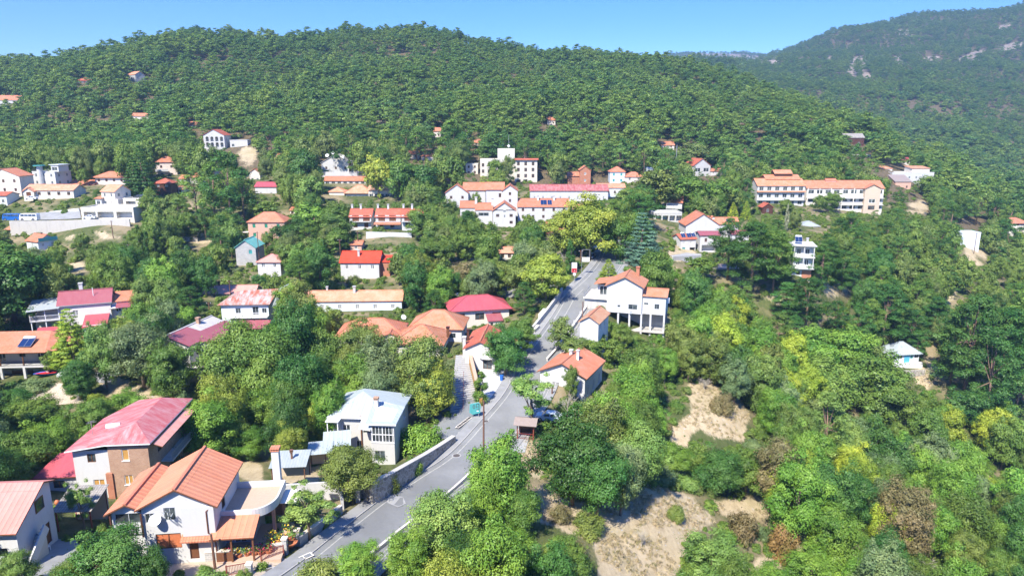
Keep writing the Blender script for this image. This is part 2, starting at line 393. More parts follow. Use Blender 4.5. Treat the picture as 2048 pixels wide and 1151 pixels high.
        if roof == 'gy':
            for yy in (y, y+d): mb.poly([(x,yy,z1),(x+w,yy,z1),(xm,yy,rz-.02)] if yy == y else [(x+w,yy,z1),(x,yy,z1),(xm,yy,rz-.02)], wmat)
        elif roof == 'gx':
            for xx in (x, x+w): mb.poly([(xx,y,z1),(xx,y+d,z1),(xx,ym,rz-.02)] if xx == x+w else [(xx,y+d,z1),(xx,y,z1),(xx,ym,rz-.02)], wmat)
        elif roof == 'sf':   # shed, low edge in front
            for xx in (x, x+w): mb.poly([(xx,y,z1),(xx,y+d,z1),(xx,y+d,rz)], wmat)
            mb.poly([(x,y+d,z1),(x+w,y+d,z1),(x+w,y+d,rz),(x,y+d,rz)], wmat)
        elif roof == 'sr':   # shed, low edge right
            for yy in (y, y+d): mb.poly([(x,yy,z1),(x+w,yy,z1),(x,yy,rz)], wmat)
            mb.poly([(x,y,z1),(x,y+d,z1),(x,y+d,rz),(x,y,rz)], wmat)
        elif roof == 'flat' and lid:
            mb.poly([(x,y,z1-.35),(x+w,y,z1-.35),(x+w,y+d,z1-.35),(x,y+d,z1-.35)], wmat)
            for a in ((x-.05,x+w+.05,y-.05,y+.2),(x-.05,x+w+.05,y+d-.2,y+d+.05),(x-.05,x+.2,y+.2,y+d-.2),(x+w-.2,x+w+.05,y+.2,y+d-.2)):
                mb.box(a[0],a[1],a[2],a[3],z1-.35,z1+.12,wmat)
        wo = mb.build('wall', s.root)
        for q in sub: s.window(*q)
        if roof in ('gy','gx','hip','sf','sr'):
            rb = MB(); T = .12; rm_ = 'ridgetile' if rmat in ('orange','orange2','red','ribbed','oldtile') else rmat
            if roof == 'gy':
                k = rise/(w/2); zl = z1-over*k+T
                rb.slab([[(x-over,y-over,zl),(xm,y-over,rz+T),(xm,y+d+over,rz+T),(x-over,y+d+over,zl)],
                         [(xm,y-over,rz+T),(x+w+over,y-over,zl),(x+w+over,y+d+over,zl),(xm,y+d+over,rz+T)]], thick, rmat, edge)
                for f in (0, 1): pass
                rb.bar((xm,y-over-.01,rz+T+.04),(xm,y+d+over+.01,rz+T+.04),.28,rm_,.12)
            elif roof == 'gx':
                k = rise/(d/2); zl = z1-over*k+T
                rb.slab([[(x-over,y-over,zl),(x+w+over,y-over,zl),(x+w+over,ym,rz+T),(x-over,ym,rz+T)],
                         [(x-over,ym,rz+T),(x+w+over,ym,rz+T),(x+w+over,y+d+over,zl),(x-over,y+d+over,zl)]], thick, rmat, edge)
                rb.bar((x-over-.01,ym,rz+T+.04),(x+w+over+.01,ym,rz+T+.04),.28,rm_,.12)
            elif roof == 'hip':
                a, b, c_, e = x-over, x+w+over, y-over, y+d+over; hd = (e-c_)/2; hw = (b-a)/2
                k = rise/min(d/2, w/2); zl = z1-over*k+T
                if hw >= hd:
                    i = min(hd, hw-.02); r0 = (a+i, (c_+e)/2, rz+T); r1 = (b-i, (c_+e)/2, rz+T)
                    tops = [[(a,c_,zl),(b,c_,zl),r1,r0], [(b,c_,zl),(b,e,zl),r1], [(b,e,zl),(a,e,zl),r0,r1], [(a,e,zl),(a,c_,zl),r0]]
                else:
                    i = hw; r0 = ((a+b)/2, c_+i, rz+T); r1 = ((a+b)/2, e-i, rz+T)
                    tops = [[(a,c_,zl),(b,c_,zl),r0], [(b,c_,zl),(b,e,zl),r1,r0], [(b,e,zl),(a,e,zl),r1], [(a,e,zl),(a,c_,zl),r0,r1]]
                rb.slab(tops, thick, rmat, edge)
                for p_, q_ in ((r0,r1),(r0,(a,c_,zl)),(r1,(b,e,zl)),(r0 if hw >= hd else r1,(a,e,zl)),(r1 if hw >= hd else r0,(b,c_,zl))):
                    u = lambda t: (t[0],t[1],t[2]+.03)
                    rb.bar(u(p_),u(q_),.22,rm_,.1)
            elif roof == 'sf':
                k = rise/d; 
                rb.slab([[(x-over,y-over,z1-over*k+T),(x+w+over,y-over,z1-over*k+T),(x+w+over,y+d+over,rz+over*k+T),(x-over,y+d+over,rz+over*k+T)]], thick, rmat, edge)
            elif roof == 'sr':
                k = rise/w
                rb.slab([[(x-over,y-over,rz+over*k+T),(x+w+over,y-over,z1-over*k+T),(x+w+over,y+d+over,z1-over*k+T),(x-over,y+d+over,rz+over*k+T)]], thick, rmat, edge)
            ro = rb.build('roof', s.root); s.roofs.append(ro)
            if rlabel: ro['label'] = rlabel
        return wo
    def roofpoly(s, tops, mat, th=.14, edge=None, name='roof'):
        rb = MB(); rb.slab(tops, th, mat, edge); o = rb.build(name, s.root); s.roofs.append(o); return o
    def part(s, name, mb, parent=None, smooth=False): return mb.build(name, parent or s.root, smooth)
    def chimney(s, x, y, z0, z1, sz=.6, mat='white', cap='orange'):
        mb = MB(); mb.box(x-sz/2,x+sz/2,y-sz/2,y+sz/2,z0,z1,mat); mb.box(x-sz/2-.08,x+sz/2+.08,y-sz/2-.08,y+sz/2+.08,z1,z1+.1,cap)
        mb.box(x-sz/2,x+sz/2,y-sz/2,y+sz/2,z1+.1,z1+.22,'dark'); mb.box(x-sz/2-.1,x+sz/2+.1,y-sz/2-.1,y+sz/2+.1,z1+.22,z1+.32,cap)
        mb.build('chimney', s.roofs[-1] if s.roofs else s.root)
    def posts(s, pts, z0, z1, sz, mat, name='post'):
        for (x, y) in pts:
            mb = MB(); mb.box(x-sz/2,x+sz/2,y-sz/2,y+sz/2,z0,z1,mat); mb.build(name, s.root)
    def rail(s, pts, z, mat, h=.95, gap=.14, name='railing', t=.04, solid=False):
        mb = MB()
        for a, b in zip(pts[:-1], pts[1:]):
            if solid:
                mb.bar((a[0],a[1],z+h/2),(b[0],b[1],z+h/2),.12,mat,h); continue
            L = math.hypot(b[0]-a[0], b[1]-a[1]); n = max(1, int(L/gap))
            mb.bar((a[0],a[1],z+h),(b[0],b[1],z+h),.06,mat); mb.bar((a[0],a[1],z+.08),(b[0],b[1],z+.08),.04,mat)
            for i in range(n+1):
                f = i/n; X = a[0]+(b[0]-a[0])*f; Y = a[1]+(b[1]-a[1])*f
                mb.bar((X,Y,z),(X,Y,z+h),t*.7,mat)
        mb.build(name, s.root)
    def slabpart(s, name, x0, x1, y0, y1, z0, z1, mat):
        mb = MB(); mb.box(x0,x1,y0,y1,z0,z1,mat); return mb.build(name, s.root)
    def dish(s, x, y, z, r=.5, az=0.0):
        mb = MB(); n = 14; c = Vector((x,y,z)); nrm = Vector((math.sin(az)*.8, -math.cos(az)*.8, .6)).normalized()
        u = nrm.cross(Vector((0,0,1))).normalized(); v = u.cross(nrm)
        for i in range(n):
            a, b = 2*math.pi*i/n, 2*math.pi*(i+1)/n
            p = lambda t, q: c + (u*math.cos(t)+v*math.sin(t))*r*q + nrm*(.25*r*q*q)
            mb.poly([p(a,1),p(b,1),p(b,.5),p(a,.5)], 'whitepaint'); mb.poly([p(a,.5),p(b,.5),c], 'whitepaint')
        mb.bar(c, c+nrm*r*.9, .03, 'metal'); mb.bar(c, c+Vector((0,.1,-r*1.1)), .06, 'metal')
        mb.build('satellite_dish', s.root, True)
    def solar(s, x, y, z, w=2.0, L=2.0, tilt=.5, tank=True):
        mb = MB(); dy = math.cos(tilt)*L; dz = math.sin(tilt)*L
        mb.slab([[(x,y,z),(x+w,y,z),(x+w,y+dy,z+dz),(x,y+dy,z+dz)]], .08, 'solar', 'metal')
        for f in (0, .5, 1): mb.bar((x+w*f,y,z+.01),(x+w*f,y+dy,z+dz+.01),.05,'metal')
        mb.bar((x,y,z),(x+w,y,z),.05,'metal'); mb.bar((x,y+dy,z+dz),(x+w,y+dy,z+dz),.05,'metal')
        for xx in (x+.2, x+w-.2): mb.bar((xx,y+dy,z+dz),(xx,y+dy,z-.4),.05,'metal')
        o = mb.build('solar_heater', s.root)
        if tank:
            t = MB(); t.tube([(x+.1,y+dy+.25,z+dz+.1),(x+w-.1,y+dy+.25,z+dz+.1)], .27, 'whitepaint', 12); t.build('water_tank', o, True)
def grid_wins(face, L, h, nx, nz, ww=1.0, wh=1.2, kind='w', z=.9, st=2.9, m=.0):
    out = []
    for j in range(nz):
        for i in range(nx):
            u = m+(L-2*m)*(i+.5)/nx-ww/2
            if z+j*st+wh < h-.1: out.append((face, u, z+j*st, ww, wh, kind))
    return out
def clear(poly, D): KEEP.append((poly, D))
# ================================================================== near houses
def onF(s, px, py, y=0.0):
    """local (x, z) where the line of sight meets the plane y=const of the house"""
    inv = s.mat.inverted(); o = inv @ Vector((0,0,CAMZ)); t = inv @ P(px, py, 50) - o
    k = (y-o.y)/t.y; q = o+t*k; return q.x, q.z
def onR(s, px, py, x):
    inv = s.mat.inverted(); o = inv @ Vector((0,0,CAMZ)); t = inv @ P(px, py, 50) - o
    k = (x-o.x)/t.x; q = o+t*k; return q.y, q.z
def wF(s, a, b, c, d, kind, y=0.0):
    x0, z1 = onF(s, a, b, y); x1, z0 = onF(s, c, d, y); return ('F', x0, z0, x1-x0, z1-z0, kind)
def wR(s, a, b, c, d, kind, x):
    y0, z1 = onR(s, a, b, x); y1, z0 = onR(s, c, d, x)
    if y1 < y0: y0, y1 = y1, y0
    return ('R', y0, z0, y1-y0, z1-z0, kind)

# ---- white two storey house with the orange ribbed roof
s = House('white_house', 'white two storey house with ribbed orange gable roof and curved roof terrace beside the road', 'house', (427,1006,65.8), 5.9, R(6), 6.6, 8.2, 'R')
s.vol(roof='gy', rise=1.75, over=.45, rmat='ribbed', edge='wood', wins=[('F',2.0,4.35,1.05,1.35,'k'), ('F',1.0,1.4,2.3,1.6,'c'), ('F',3.95,.15,.85,2.05,'d'), ('F',.25,4.2,.9,1.0,'k'), ('R',2.2,3.9,1.0,1.4,'b')])
s.slabpart('wall', 3.62, 6.62, -.28, .02, 2.75, 5.75, 'white')
s.roofpoly([[(3.4,-.75,2.45),(6.7,-.75,2.45),(6.7,0,2.85),(3.4,0,2.85)]], 'orange')
s.vol(-3.0, .6, 3.0, 7.4, 5.3, roof='gy', rise=.75, over=.5, rmat='ribbed', edge='wood', wins=[('F',.25,3.9,2.5,1.1,'k')])
s.rail([(-3.0,.45),(0,.45)], 2.9, 'white', h=1.0, solid=True, name='balcony_wall')
s.posts([(-3.0,.3),(0.0,-.2)], 2.9, 5.3, .14, 'darkwood')
mb = MB(); mb.tube([(6.35,-.12,5.6),(5.95,-.34,5.3),(5.95,-.34,3.0),(6.45,-.1,2.6),(6.45,-.1,.1)], .06, 'wood', 6); s.part('drain_pipe', mb)
mb = MB()
for i in range(5): mb.bar((2.05+.45*(i%3), -.5+.05*i, 5.55-.12*i), (2.5+.3*(i%3), -1.1, 5.75-.15*i), .07, 'greypaint')
mb.bar((2.6,0,5.2),(2.6,-1.0,5.9),.06,'greypaint'); s.part('tv_antenna', mb)
s.dish(1.35, -.45, 4.75, .55, .1)
# porch to the right, with tiled roof
s.roofpoly([[(6.2,-1.1,2.75),(10.3,-1.1,2.75),(10.3,1.6,3.6),(6.2,1.6,3.6)]], 'ribbed', edge='wood')
s.posts([(8.1,-.8),(10.1,-.8)], 0, 2.75, .16, 'wood'); s.slabpart('porch_wall', 6.6, 8.1, -.75, -.6, 0, 1.0, 'wood')
s.slabpart('porch_floor', 6.6, 12.6, -.9, 5.6, -3, .12, 'terrace')
# roof terrace with a rounded right end
n = 12; pts = [(6.6,1.7,3.45),(9.3,1.7,3.45)] + [(9.3+2.2*math.sin(t), 4.3-2.6*math.cos(t), 3.45) for t in (math.pi/2*i/n for i in range(1, n+1))] + [(11.5,7.4,3.45),(6.6,7.4,3.45)]
mb = MB(); mb.slab([pts], .3, 'terrace', 'white'); s.part('terrace_slab', mb)
mb = MB(); lp = pts[0:]+[pts[0]]
for a, b in zip(lp[:-1], lp[1:]):
    if a[0] == 6.6 and b[0] == 6.6: continue
    mb.bar((a[0],a[1],3.65),(b[0],b[1],3.65),.2,'white',.85)
s.part('parapet', mb)
s.vol(6.6, 2.4, 2.6, 4.8, 3.1, roof='none', wmat='white', wins=[('F',.8,.1,1.2,2.1,'dd')])
s.posts([(11.0,3.9),(11.3,7.0),(9.2,2.0)], 0, 3.2, .3, 'salmon')
s.slabpart('back_wall', 9.2, 11.3, 7.3, 7.5, 0, 3.2, 'brick')
s.roofs.clear(); s.chimney(10.7, 7.8, 0, 7.4, .75, 'white', 'orange')
s.slabpart('awning', 11.5, 13.2, 4.6, 7.4, 2.9, 2.96, 'canvas')
HW = s
clear([(200,1025),(290,935),(360,945),(440,905),(560,925),(560,1000),(500,1035),(505,1120),(320,1125),(325,1060),(210,1050)], 66)
# ---- red roofed brick house
s = House('brick_house', 'two storey brown brick and white house with faded crimson sheet metal roof and lower annex', 'house', (294,883,82), 7.2, R(5), 4.6, 13.2, 'R')
s.vol(roof='none', wmat='brick', wins=[wF(s,242,898,259,920,'y'), wF(s,248,950,268,968,'y'), ('R',2.5,4.6,1.1,1.3,'b'), ('R',7,4.6,1.1,1.3,'b')])
s.vol(-4.1, .2, 4.1, 8.5, 6.3, roof='none', wmat='white', wins=[wF(s,169,904,185,922,'b',.2)[:1]+(1.6,4.75)+(.95,1.1,'b'), ('F',1.9,1.3,1.3,1.2,'y')])
h = 7.2; T = .14
s.roofpoly([[(-.1,-.5,h),(5.1,-.5,h),(2.4,2.6,h+1.5)], [(5.1,-.5,h),(5.1,13.6,h),(2.4,10.4,h+1.5),(2.4,2.6,h+1.5)],
            [(5.1,13.6,h),(-2,13.6,h),(2.4,10.4,h+1.5)], [(-.1,-.5,h),(2.4,2.6,h+1.5),(2.4,10.4,h+1.5),(-2,13.6,h),(-4.6,9,h-.6),(-4.6,-.5,h-.65)]], 'redsheet', edge='whitepaint')
mb = MB(); mb.tube([(-1.6,3.6,h+.55),(-.1,3.9,h+.55)], .35, 'whitepaint', 12); mb.box(-1.7,0,3.3,4.3,h+.0,h+.2,'metal'); s.part('water_tank', mb, s.roofs[-1], False)
mb = MB(); mb.bar((-3.1,3.2,h-.4),(-3.1,3.2,h+1.5),.05,'metal'); mb.bar((-3.7,3.2,h+1.2),(-2.5,3.2,h+1.45),.04,'metal'); mb.bar((-3.4,3.0,h+1.5),(-2.8,3.4,h+1.5),.04,'metal'); s.part('tv_antenna', mb)
s.roofpoly([[(5.15,.2,h-.35),(6.2,.2,h-.75),(6.2,11,h-.75),(5.15,11,h-.35)]], 'pinksheet', edge='wood')
s.slabpart('balcony', 4.6, 6.0, 3.0, 11, 3.1, 3.25, 'concrete')
s.rail([(6.0,3.0),(6.0,11)], 3.25, 'metal')
s.slabpart('pillar', -.5, .25, -.2, .3, -2, 3.4, 'redbrick')
s.roofs.clear()
s.vol(-8.8, .9, 4.7, 3.5, 2.7, roof='none', wmat='white', wins=[('F',1.6,1.25,1.35,.95,'b')])
s.roofpoly([[(-9.3,.5,2.75),(-4.1,.5,2.85),(-4.1,4.7,4.3),(-8.2,4.7,4.0)]], 'crimson', edge='wood')
clear([(80,990),(80,955),(135,895),(275,800),(375,795),(375,850),(305,895),(300,950),(235,975),(215,990),(150,1000),(85,1000)], 82)
# ---- pink roofed house cut by the left edge
s = House('white_house', 'white house with pale pink corrugated roof and outside stair, cut by the left edge', 'house', (30,1056,64), 4.5, R(4), 9, 5.8, 'R')
mb = MB(); sub = []
s.wallface(mb, (0,0), (1,0), 9, -4, 4.5, [(6.2,.3,1.8,2.2,'o'),(3,1,1.2,1.3,'w')], 'white', (0,-1), sub)
s.wallface(mb, (9,0), (0,1), 5.8, -4, 4.5, [(3.4,.1,1.5,2.2,'r')], 'white', (1,0), sub)
s.wallface(mb, (0,5.8), (0,-1), 5.8, -4, 4.5, [], 'white', (-1,0), sub)
s.wallface(mb, (9,5.8), (-1,0), 9, -4, 6.1, [], 'white', (0,1), sub)
for xx in (0, 9): mb.poly([(xx,0,4.5),(xx,5.8,4.5),(xx,5.8,6.1),(xx,4.4,6.7)], 'white')
mb.build('wall', s.root)
for q in sub: s.window(*q)
s.roofpoly([[(-.5,-.6,4.3),(9.4,-.6,4.3),(9.4,4.4,6.85),(-.5,4.4,6.85)], [(-.5,4.4,6.85),(9.4,4.4,6.85),(9.4,6.2,6.1),(-.5,6.2,6.1)]], 'pinkribbed', edge='wood')
mb = MB(); mb.box(8.98,9.05,3.1,4.5,4.1,5.4,'wood'); mb.box(9.0,9.08,3.2,4.4,4.2,5.3,'glass'); s.part('window', mb)
mb = MB()
for i in range(12): mb.box(9.05,9.8,2.6-i*.26,2.86-i*.26,-2,2.3-i*.2,'concrete')
s.part('outside_stair', mb)
mb = MB(); mb.bar((9.85,3.0,2.8),(9.85,-.4,.4),.15,'white',1.0); s.part('stair_wall', mb)
s.dish(8.2, -1.4, 1.9, .6, .5)
clear([(0,975),(85,975),(110,990),(112,1078),(30,1110),(0,1100)], 65)
# ---- blue grey roofed house
s = House('blue_roofed_house', 'pale grey two storey house with light blue sheet hip roof and glazed bay', 'house', (796,835,99), 6.2, R(-4), 9.6, 8.4, 'R')
s.vol(0, 0, 6.2, 8.2, 6.0, roof='none', wmat='grey', wins=[('F',1.4,3.9,1.15,1.0,'w'), ('F',4.4,3.7,1.4,1.3,'k'), ('F',3.3,.6,1.0,1.9,'dd')])
s.vol(6.2, -2.2, 3.3, 5.4, 6.2, roof='none', wmat='grey', wins=[('F',.05,3.4,3.2,2.4,'w'), ('F',.4,.5,1.5,1.6,'k')])
s.vol(6.2, 3.2, 3.0, 5.0, 6.3, roof='none', wmat='grey', wins=[('R',1.8,3.8,1.0,1.3,'w')])
mb = MB()
for i in range(7): mb.box(6.32+i*.48,6.38+i*.48,-2.15,-2.02,3.45,5.75,'whitepaint')
mb.box(6.25,9.45,-2.16,-2.02,4.5,4.58,'whitepaint'); s.part('bay_mullions', mb)
e = 6.3
s.roofpoly([[(-.6,-.6,e),(6.1,-.6,e),(5.4,2.8,e+1.5),(3.4,4.4,e+2.1)], [(-.6,-.6,e),(3.4,4.4,e+2.1),(3.4,5.4,e+2.1),(-.6,8.8,e)],
            [(3.4,4.4,e+2.1),(5.4,2.8,e+1.5),(9.8,3.2,e+.2),(9.8,8.8,e),(3.4,5.4,e+2.1)], [(-.6,8.8,e),(3.4,5.4,e+2.1),(9.8,8.8,e)]], 'bluesheet', th=.2, edge='whitepaint')
s.roofpoly([[(5.6,-2.6,e+.02),(9.9,-2.6,e+.02),(9.9,3.3,e+.25),(5.4,2.9,e+1.35)]], 'bluesheet', th=.2, edge='whitepaint')
s.roofpoly([[(4.4,-2.0,5.3),(6.2,-2.5,5.3),(6.2,-.3,6.3),(4.4,-.3,6.2)]], 'bluesheet', th=.1, edge='whitepaint')
s.roofs = s.roofs[:1]; s.chimney(6.1, 1.6, e+.6, e+2.0, .55, 'grey', 'brick')
s.slabpart('balcony', -.4, 1.3, -1.5, 0, 2.95, 3.1, 'whitepaint'); s.rail([(-.3,0),(-.3,-1.4),(1.2,-1.4),(1.2,0)], 3.1, 'whitepaint')
s.posts([(-.3,-1.4),(1.2,-1.4)], 0, 6.0, .12, 'whitepaint'); mb = MB(); mb.box(-.5,1.4,-1.7,0,5.95,6.1,'whitepaint'); s.part('balcony_roof', mb)
mb = MB(); mb.tube([(4.2,-.15,6.2),(4.2,-.15,1.5)], .09, 'wood', 6); mb.box(4.0,4.4,-.3,0,6.2,6.5,'brick'); s.part('stove_pipe', mb)
clear([(668,852),(735,775),(825,800),(822,860),(792,912),(760,885),(735,882),(672,878)], 100)
# ---- terrace house with arcade, far left
s = House('arcade_house', 'white house with long orange roof, deep balcony and ground floor arcade', 'house', (86,702,128), 5.7, R(4), 16, 7.5, 'R')
s.vol(0, 2.2, 16, 6, 5.7, roof='none', wmat='white', wins=[('F',13.5,3.2,1.1,2.0,'dd'),('F',10.2,4.0,1.2,1.1,'k'),('F',6.5,3.2,1.3,2.0,'dd'),('F',3,4.0,1.2,1.1,'k')])
s.slabpart('balcony_slab', -.3, 17.2, -.3, 2.2, 2.7, 3.0, 'white'); s.rail([(-.2,-.2),(16.2,-.2),(20.5,3.6)], 3.0, 'blackmetal', gap=.2)
s.posts([(i*4.1-.2+.2,-.1) for i in range(5)], -.0, 2.75, .42, 'white', 'pillar'); s.posts([(i*4.1,-.1) for i in range(5)], 3.0, 5.7, .18, 'wood')
s.slabpart('wall', -1, 16, 3.6, 3.8, -2, 2.7, 'greystone'); s.slabpart('garage_screen', 8.6, 12.4, 2.0, 2.1, 0, 1.4, 'wood')
s.slabpart('floor', -.5, 17, -1.5, 3.6, -2, .05, 'palewall')
mb = MB(); mb.slab([[(15.5,-.3,3.0),(20.8,3.6,3.0),(20.8,8,3.0),(15.5,8,3.0)]], .3, 'white'); s.part('balcony_slab', mb)
s.vol(16, 5, 4.3, 4, 5.6, roof='none', wmat='offwhite', wins=[('F',.6,3.1,1.2,2,'dd'),('F',2.4,.3,1.0,2,'dd')])
s.posts([(17.4,1.2),(20.3,3.7)], -.0, 2.75, .4, 'white', 'pillar')
e = 5.75
s.roofpoly([[(-.6,-.8,e),(16.8,-.8,e),(14.5,6.0,e+2.2),(-.6,6.0,e+2.2)], [(16.8,-.8,e),(19.2,6.8,e+.3),(14.5,6.0,e+2.2)], [(-.6,6.0,e+2.2),(14.5,6,e+2.2),(19.2,10.4,e),(-.6,10.4,e)]], 'orange', edge='wood')
s.roofpoly([[(16.8,-.6,e-.02),(22.4,3.6,e-.02),(20.2,6.6,e+1.0),(17.9,3.4,e+.9)]], 'orange', edge='wood')
s.solar(11.2, .6, e+.75, 2.3, 2.2, .45); s.solar(2.6, .2, e+.7, 2.0, 2.0, .45)
clear([(0,662),(110,664),(145,690),(142,720),(88,752),(0,755)], 130)
# ---- violet roofed house behind it
s = House('violet_roofed_house', 'white house with dark violet roof, grey balcony roof and red lower roofs', 'house', (117,610,146), 5.6, R(22), 9.5, 6.5, 'L')
s.vol(roof='gx', rise=2.1, over=.4, rmat='violet', edge='greypaint', wmat='offwhite', wins=[('F',2.4,3.0,1.0,1.2,'v'),('L',2,3.2,1.0,2,'dd')])
s.chimney(3.4, 6, 6, 8.6, .7, 'white', 'white'); mb = MB(); mb.tube([(6.3,1.6,6.6),(6.3,1.6,8.5)], .07, 'whitepaint', 6); s.part('vent_pipe', mb, s.roofs[-1])
s.slabpart('balcony', -5.4, 0, -.6, 4.4, 2.5, 2.75, 'white'); s.rail([(-5.3,-.5),(0,-.5)], 2.75, 'whitepaint', gap=.2); s.slabpart('balcony_wall', -5.4, -5.2, -.6, 4.4, 2.75, 4.2, 'white')
s.slabpart('wall', -5.2, 0, 2.6, 2.8, -3, 5.2, 'cream'); s.posts([(-5.2,-.4),(-2.6,-.4),(-.1,-.4)], -1, 5.1, .16, 'whitepaint')
s.roofpoly([[(-5.8,-1,4.9),(.2,-1,5.2),(.2,5.2,6.4),(-5.8,5.2,6.0)]], 'greysheet', th=.1)
s.vol(9.5, 1.0, 4.6, 5.5, 5.2, roof='sf', rise=.9, over=.3, rmat='orange', wmat='offwhite', wins=[('F',.8,2.9,1.0,1.2,'w')])
s.roofpoly([[(10.6,-1.6,4.4),(14.6,-1.4,4.3),(14.6,1.0,4.9),(10.6,1.0,4.9)]], 'violet', th=.1)
s.roofpoly([[(4.6,-5.4,1.6),(9.2,-4.8,1.7),(9.2,0,3.0),(4.6,0,3.0)]], 'crimson', th=.1); s.slabpart('wall', 4.8, 9.0, -4.8, 0, -3, 1.8, 'offwhite')
s.roofpoly([[(-3.8,-4.6,.8),(.5,-4.6,.8),(.5,-2,1.6),(-3.8,-2,1.6)]], 'crimson', th=.1)
clear([(43,650),(43,620),(80,585),(170,578),(260,605),(255,618),(205,625),(195,650),(110,625),(105,655)], 150)
clear([(218,606),(236,597),(262,606),(240,612)], 148)
t = empty('garden_canopy', W(236,607,22.5)-Vector((0,0,3.2)), R(15)); tag(t, 'white fabric garden canopy beside the violet roofed house', 'canopy')
mb = MB(); mb.slab([[(-2.2,-2,2.7),(2.2,-2,2.7),(0,0,3.4)],[(2.2,-2,2.7),(2.2,2,2.7),(0,0,3.4)],[(2.2,2,2.7),(-2.2,2,2.7),(0,0,3.4)],[(-2.2,2,2.7),(-2.2,-2,2.7),(0,0,3.4)]], .05, 'whitepaint'); mb.build('canopy_cloth', t)
for q in ((-2.1,-1.9),(2.1,-1.9),(2.1,1.9),(-2.1,1.9)):
    mb = MB(); mb.bar((q[0],q[1],-1),(q[0],q[1],2.7),.07,'metal'); mb.build('pole', t)
# ---- house with white and maroon roof behind the plane trees
s = House('maroon_roofed_house', 'house with half white half maroon sheet roof above a concrete garage between plane trees', 'house', (377,690,122), 4.2, R(-10), 8, 13, 'R')
s.vol(roof='gy', rise=1.5, over=.4, rmat='whitesheet', wmat='grey', wins=[('R',2,1.8,1.2,1.3,'b'),('F',4,1.6,1.2,1.3,'w')])
s.roofpoly([[(3.9,-.6,5.9),(8.6,-.6,4.25),(8.6,13.6,4.25),(6.6,13.6,4.95),(6.4,6,5.02),(3.9,5.4,5.9)]], 'violet', th=.08)
s.chimney(4.4, 8.5, 5, 6.5, .6, 'brick', 'brick')
s.vol(8.2, 3, 4.0, 7, 3.2, roof='sr', rise=1.1, over=.4, rmat='violet', wmat='white', wins=[('F',.6,1.0,1.0,1.2,'w'),('R',2,.9,1.0,1.2,'b')])
s.slabpart('terrace_slab', 6.8, 10.8, -1.5, 3.0, -.25, 0.0, 'palewall'); s.slabpart('planter', 6.8, 10.8, -1.6, -1.3, 0, .5, 'salmon')
s.posts([(7.0,-1.3),(10.6,-1.3),(10.6,2.6)], -4.5, -.25, .4, 'concrete', 'pillar')
clear([(314,643),(388,643),(418,648),(425,690),(400,765),(375,700),(345,665)], 123)
# ---- orange hip roof complex in the middle
s = House('hip_roofed_house', 'cream house with broad weathered orange hip roof in two levels beside the brown creeper', 'house', (923,655,139), 4.6, R(-4), 10.5, 8, 'R')
s.vol(roof='hip', rise=2.5, over=.5, rmat='orange2', wins=[('F',5.6,2.4,.9,1.0,'k'),('F',7.6,2.4,1.7,1.0,'k'),('F',9.3,.1,.9,1.2,'w'),('R',3,2.3,1,1.1,'b')])
s.vol(-1.4, -8.2, 9.2, 8.4, 3.9, roof='hip', rise=2.3, over=.6, rmat='orange2', wmat='offwhite', wins=[('R',2.5,1.6,1.0,1.1,'b'),('F',1.5,1.4,1.0,1.2,'w')])
s.chimney(8.6, -5.2, 4.2, 6.0, .5, 'wood', 'darkwood')
s.slabpart('terrace', 9.6, 12.4, -1.2, .0, -2, .15, 'palewall')
clear([(802,680),(810,636),(845,613),(918,637),(924,655),(922,692),(885,690),(850,680),(835,670),(820,690)], 139)
s = House('hip_roofed_house', 'cream house with long orange hip roof and small front gable left of the satellite dish', 'house', (803,668,137), 4.0, R(2), 12.6, 8, 'R')
s.vol(roof='hip', rise=2.2, over=.5, rmat='orange', wmat='cream', wins=[('F',9.3,1.5,.9,1.3,'w'),('F',3,1.5,1,1.3,'w'),('F',6,1.5,1,1.3,'w')])
s.vol(8.4, -1.6, 4.4, 2, 3.8, roof='gy', rise=1.0, over=.4, rmat='orange', wmat='cream', wins=[('F',.6,1.2,.8,1.5,'w'),('R',.6,1.2,.8,1.2,'w')])
s.dish(12.4, 5.4, 6.0, .55, .6)
clear([(664,660),(664,640),(700,628),(780,628),(812,645),(805,700),(790,690),(780,660),(735,650),(715,635),(695,655)], 137)
# ---- long house with crimson hip roof
s = House('crimson_roofed_house', 'long single storey cream house with smooth crimson hip roof left of the street', 'house', (903,620,150), 4.1, R(13), 12.8, 8, 'L')
s.vol(roof='hip', rise=2.0, over=.6, rmat='crimson', wmat='cream', edge='violet', wins=[('F',1.6,1.5,1.3,1.7,'b'),('F',5.2,1.6,2.0,1.5,'b'),('F',9.0,1.6,1.9,1.5,'b'),('R',3,1.5,1.2,1.4,'b')])
s.slabpart('canopy_roof', 13.0, 15.2, .2, 2.4, 3.1, 3.25, 'wood')
s.vol(7.8, -2.4, 2.8, 2.4, 1.9, roof='sf', rise=.8, over=.3, rmat='violet', wmat='cream', wins=[('F',.3,.2,.6,1.2,'b')])
clear([(868,608),(900,596),(966,589),(1018,610),(1010,635),(960,645),(920,650),(900,620)], 150)
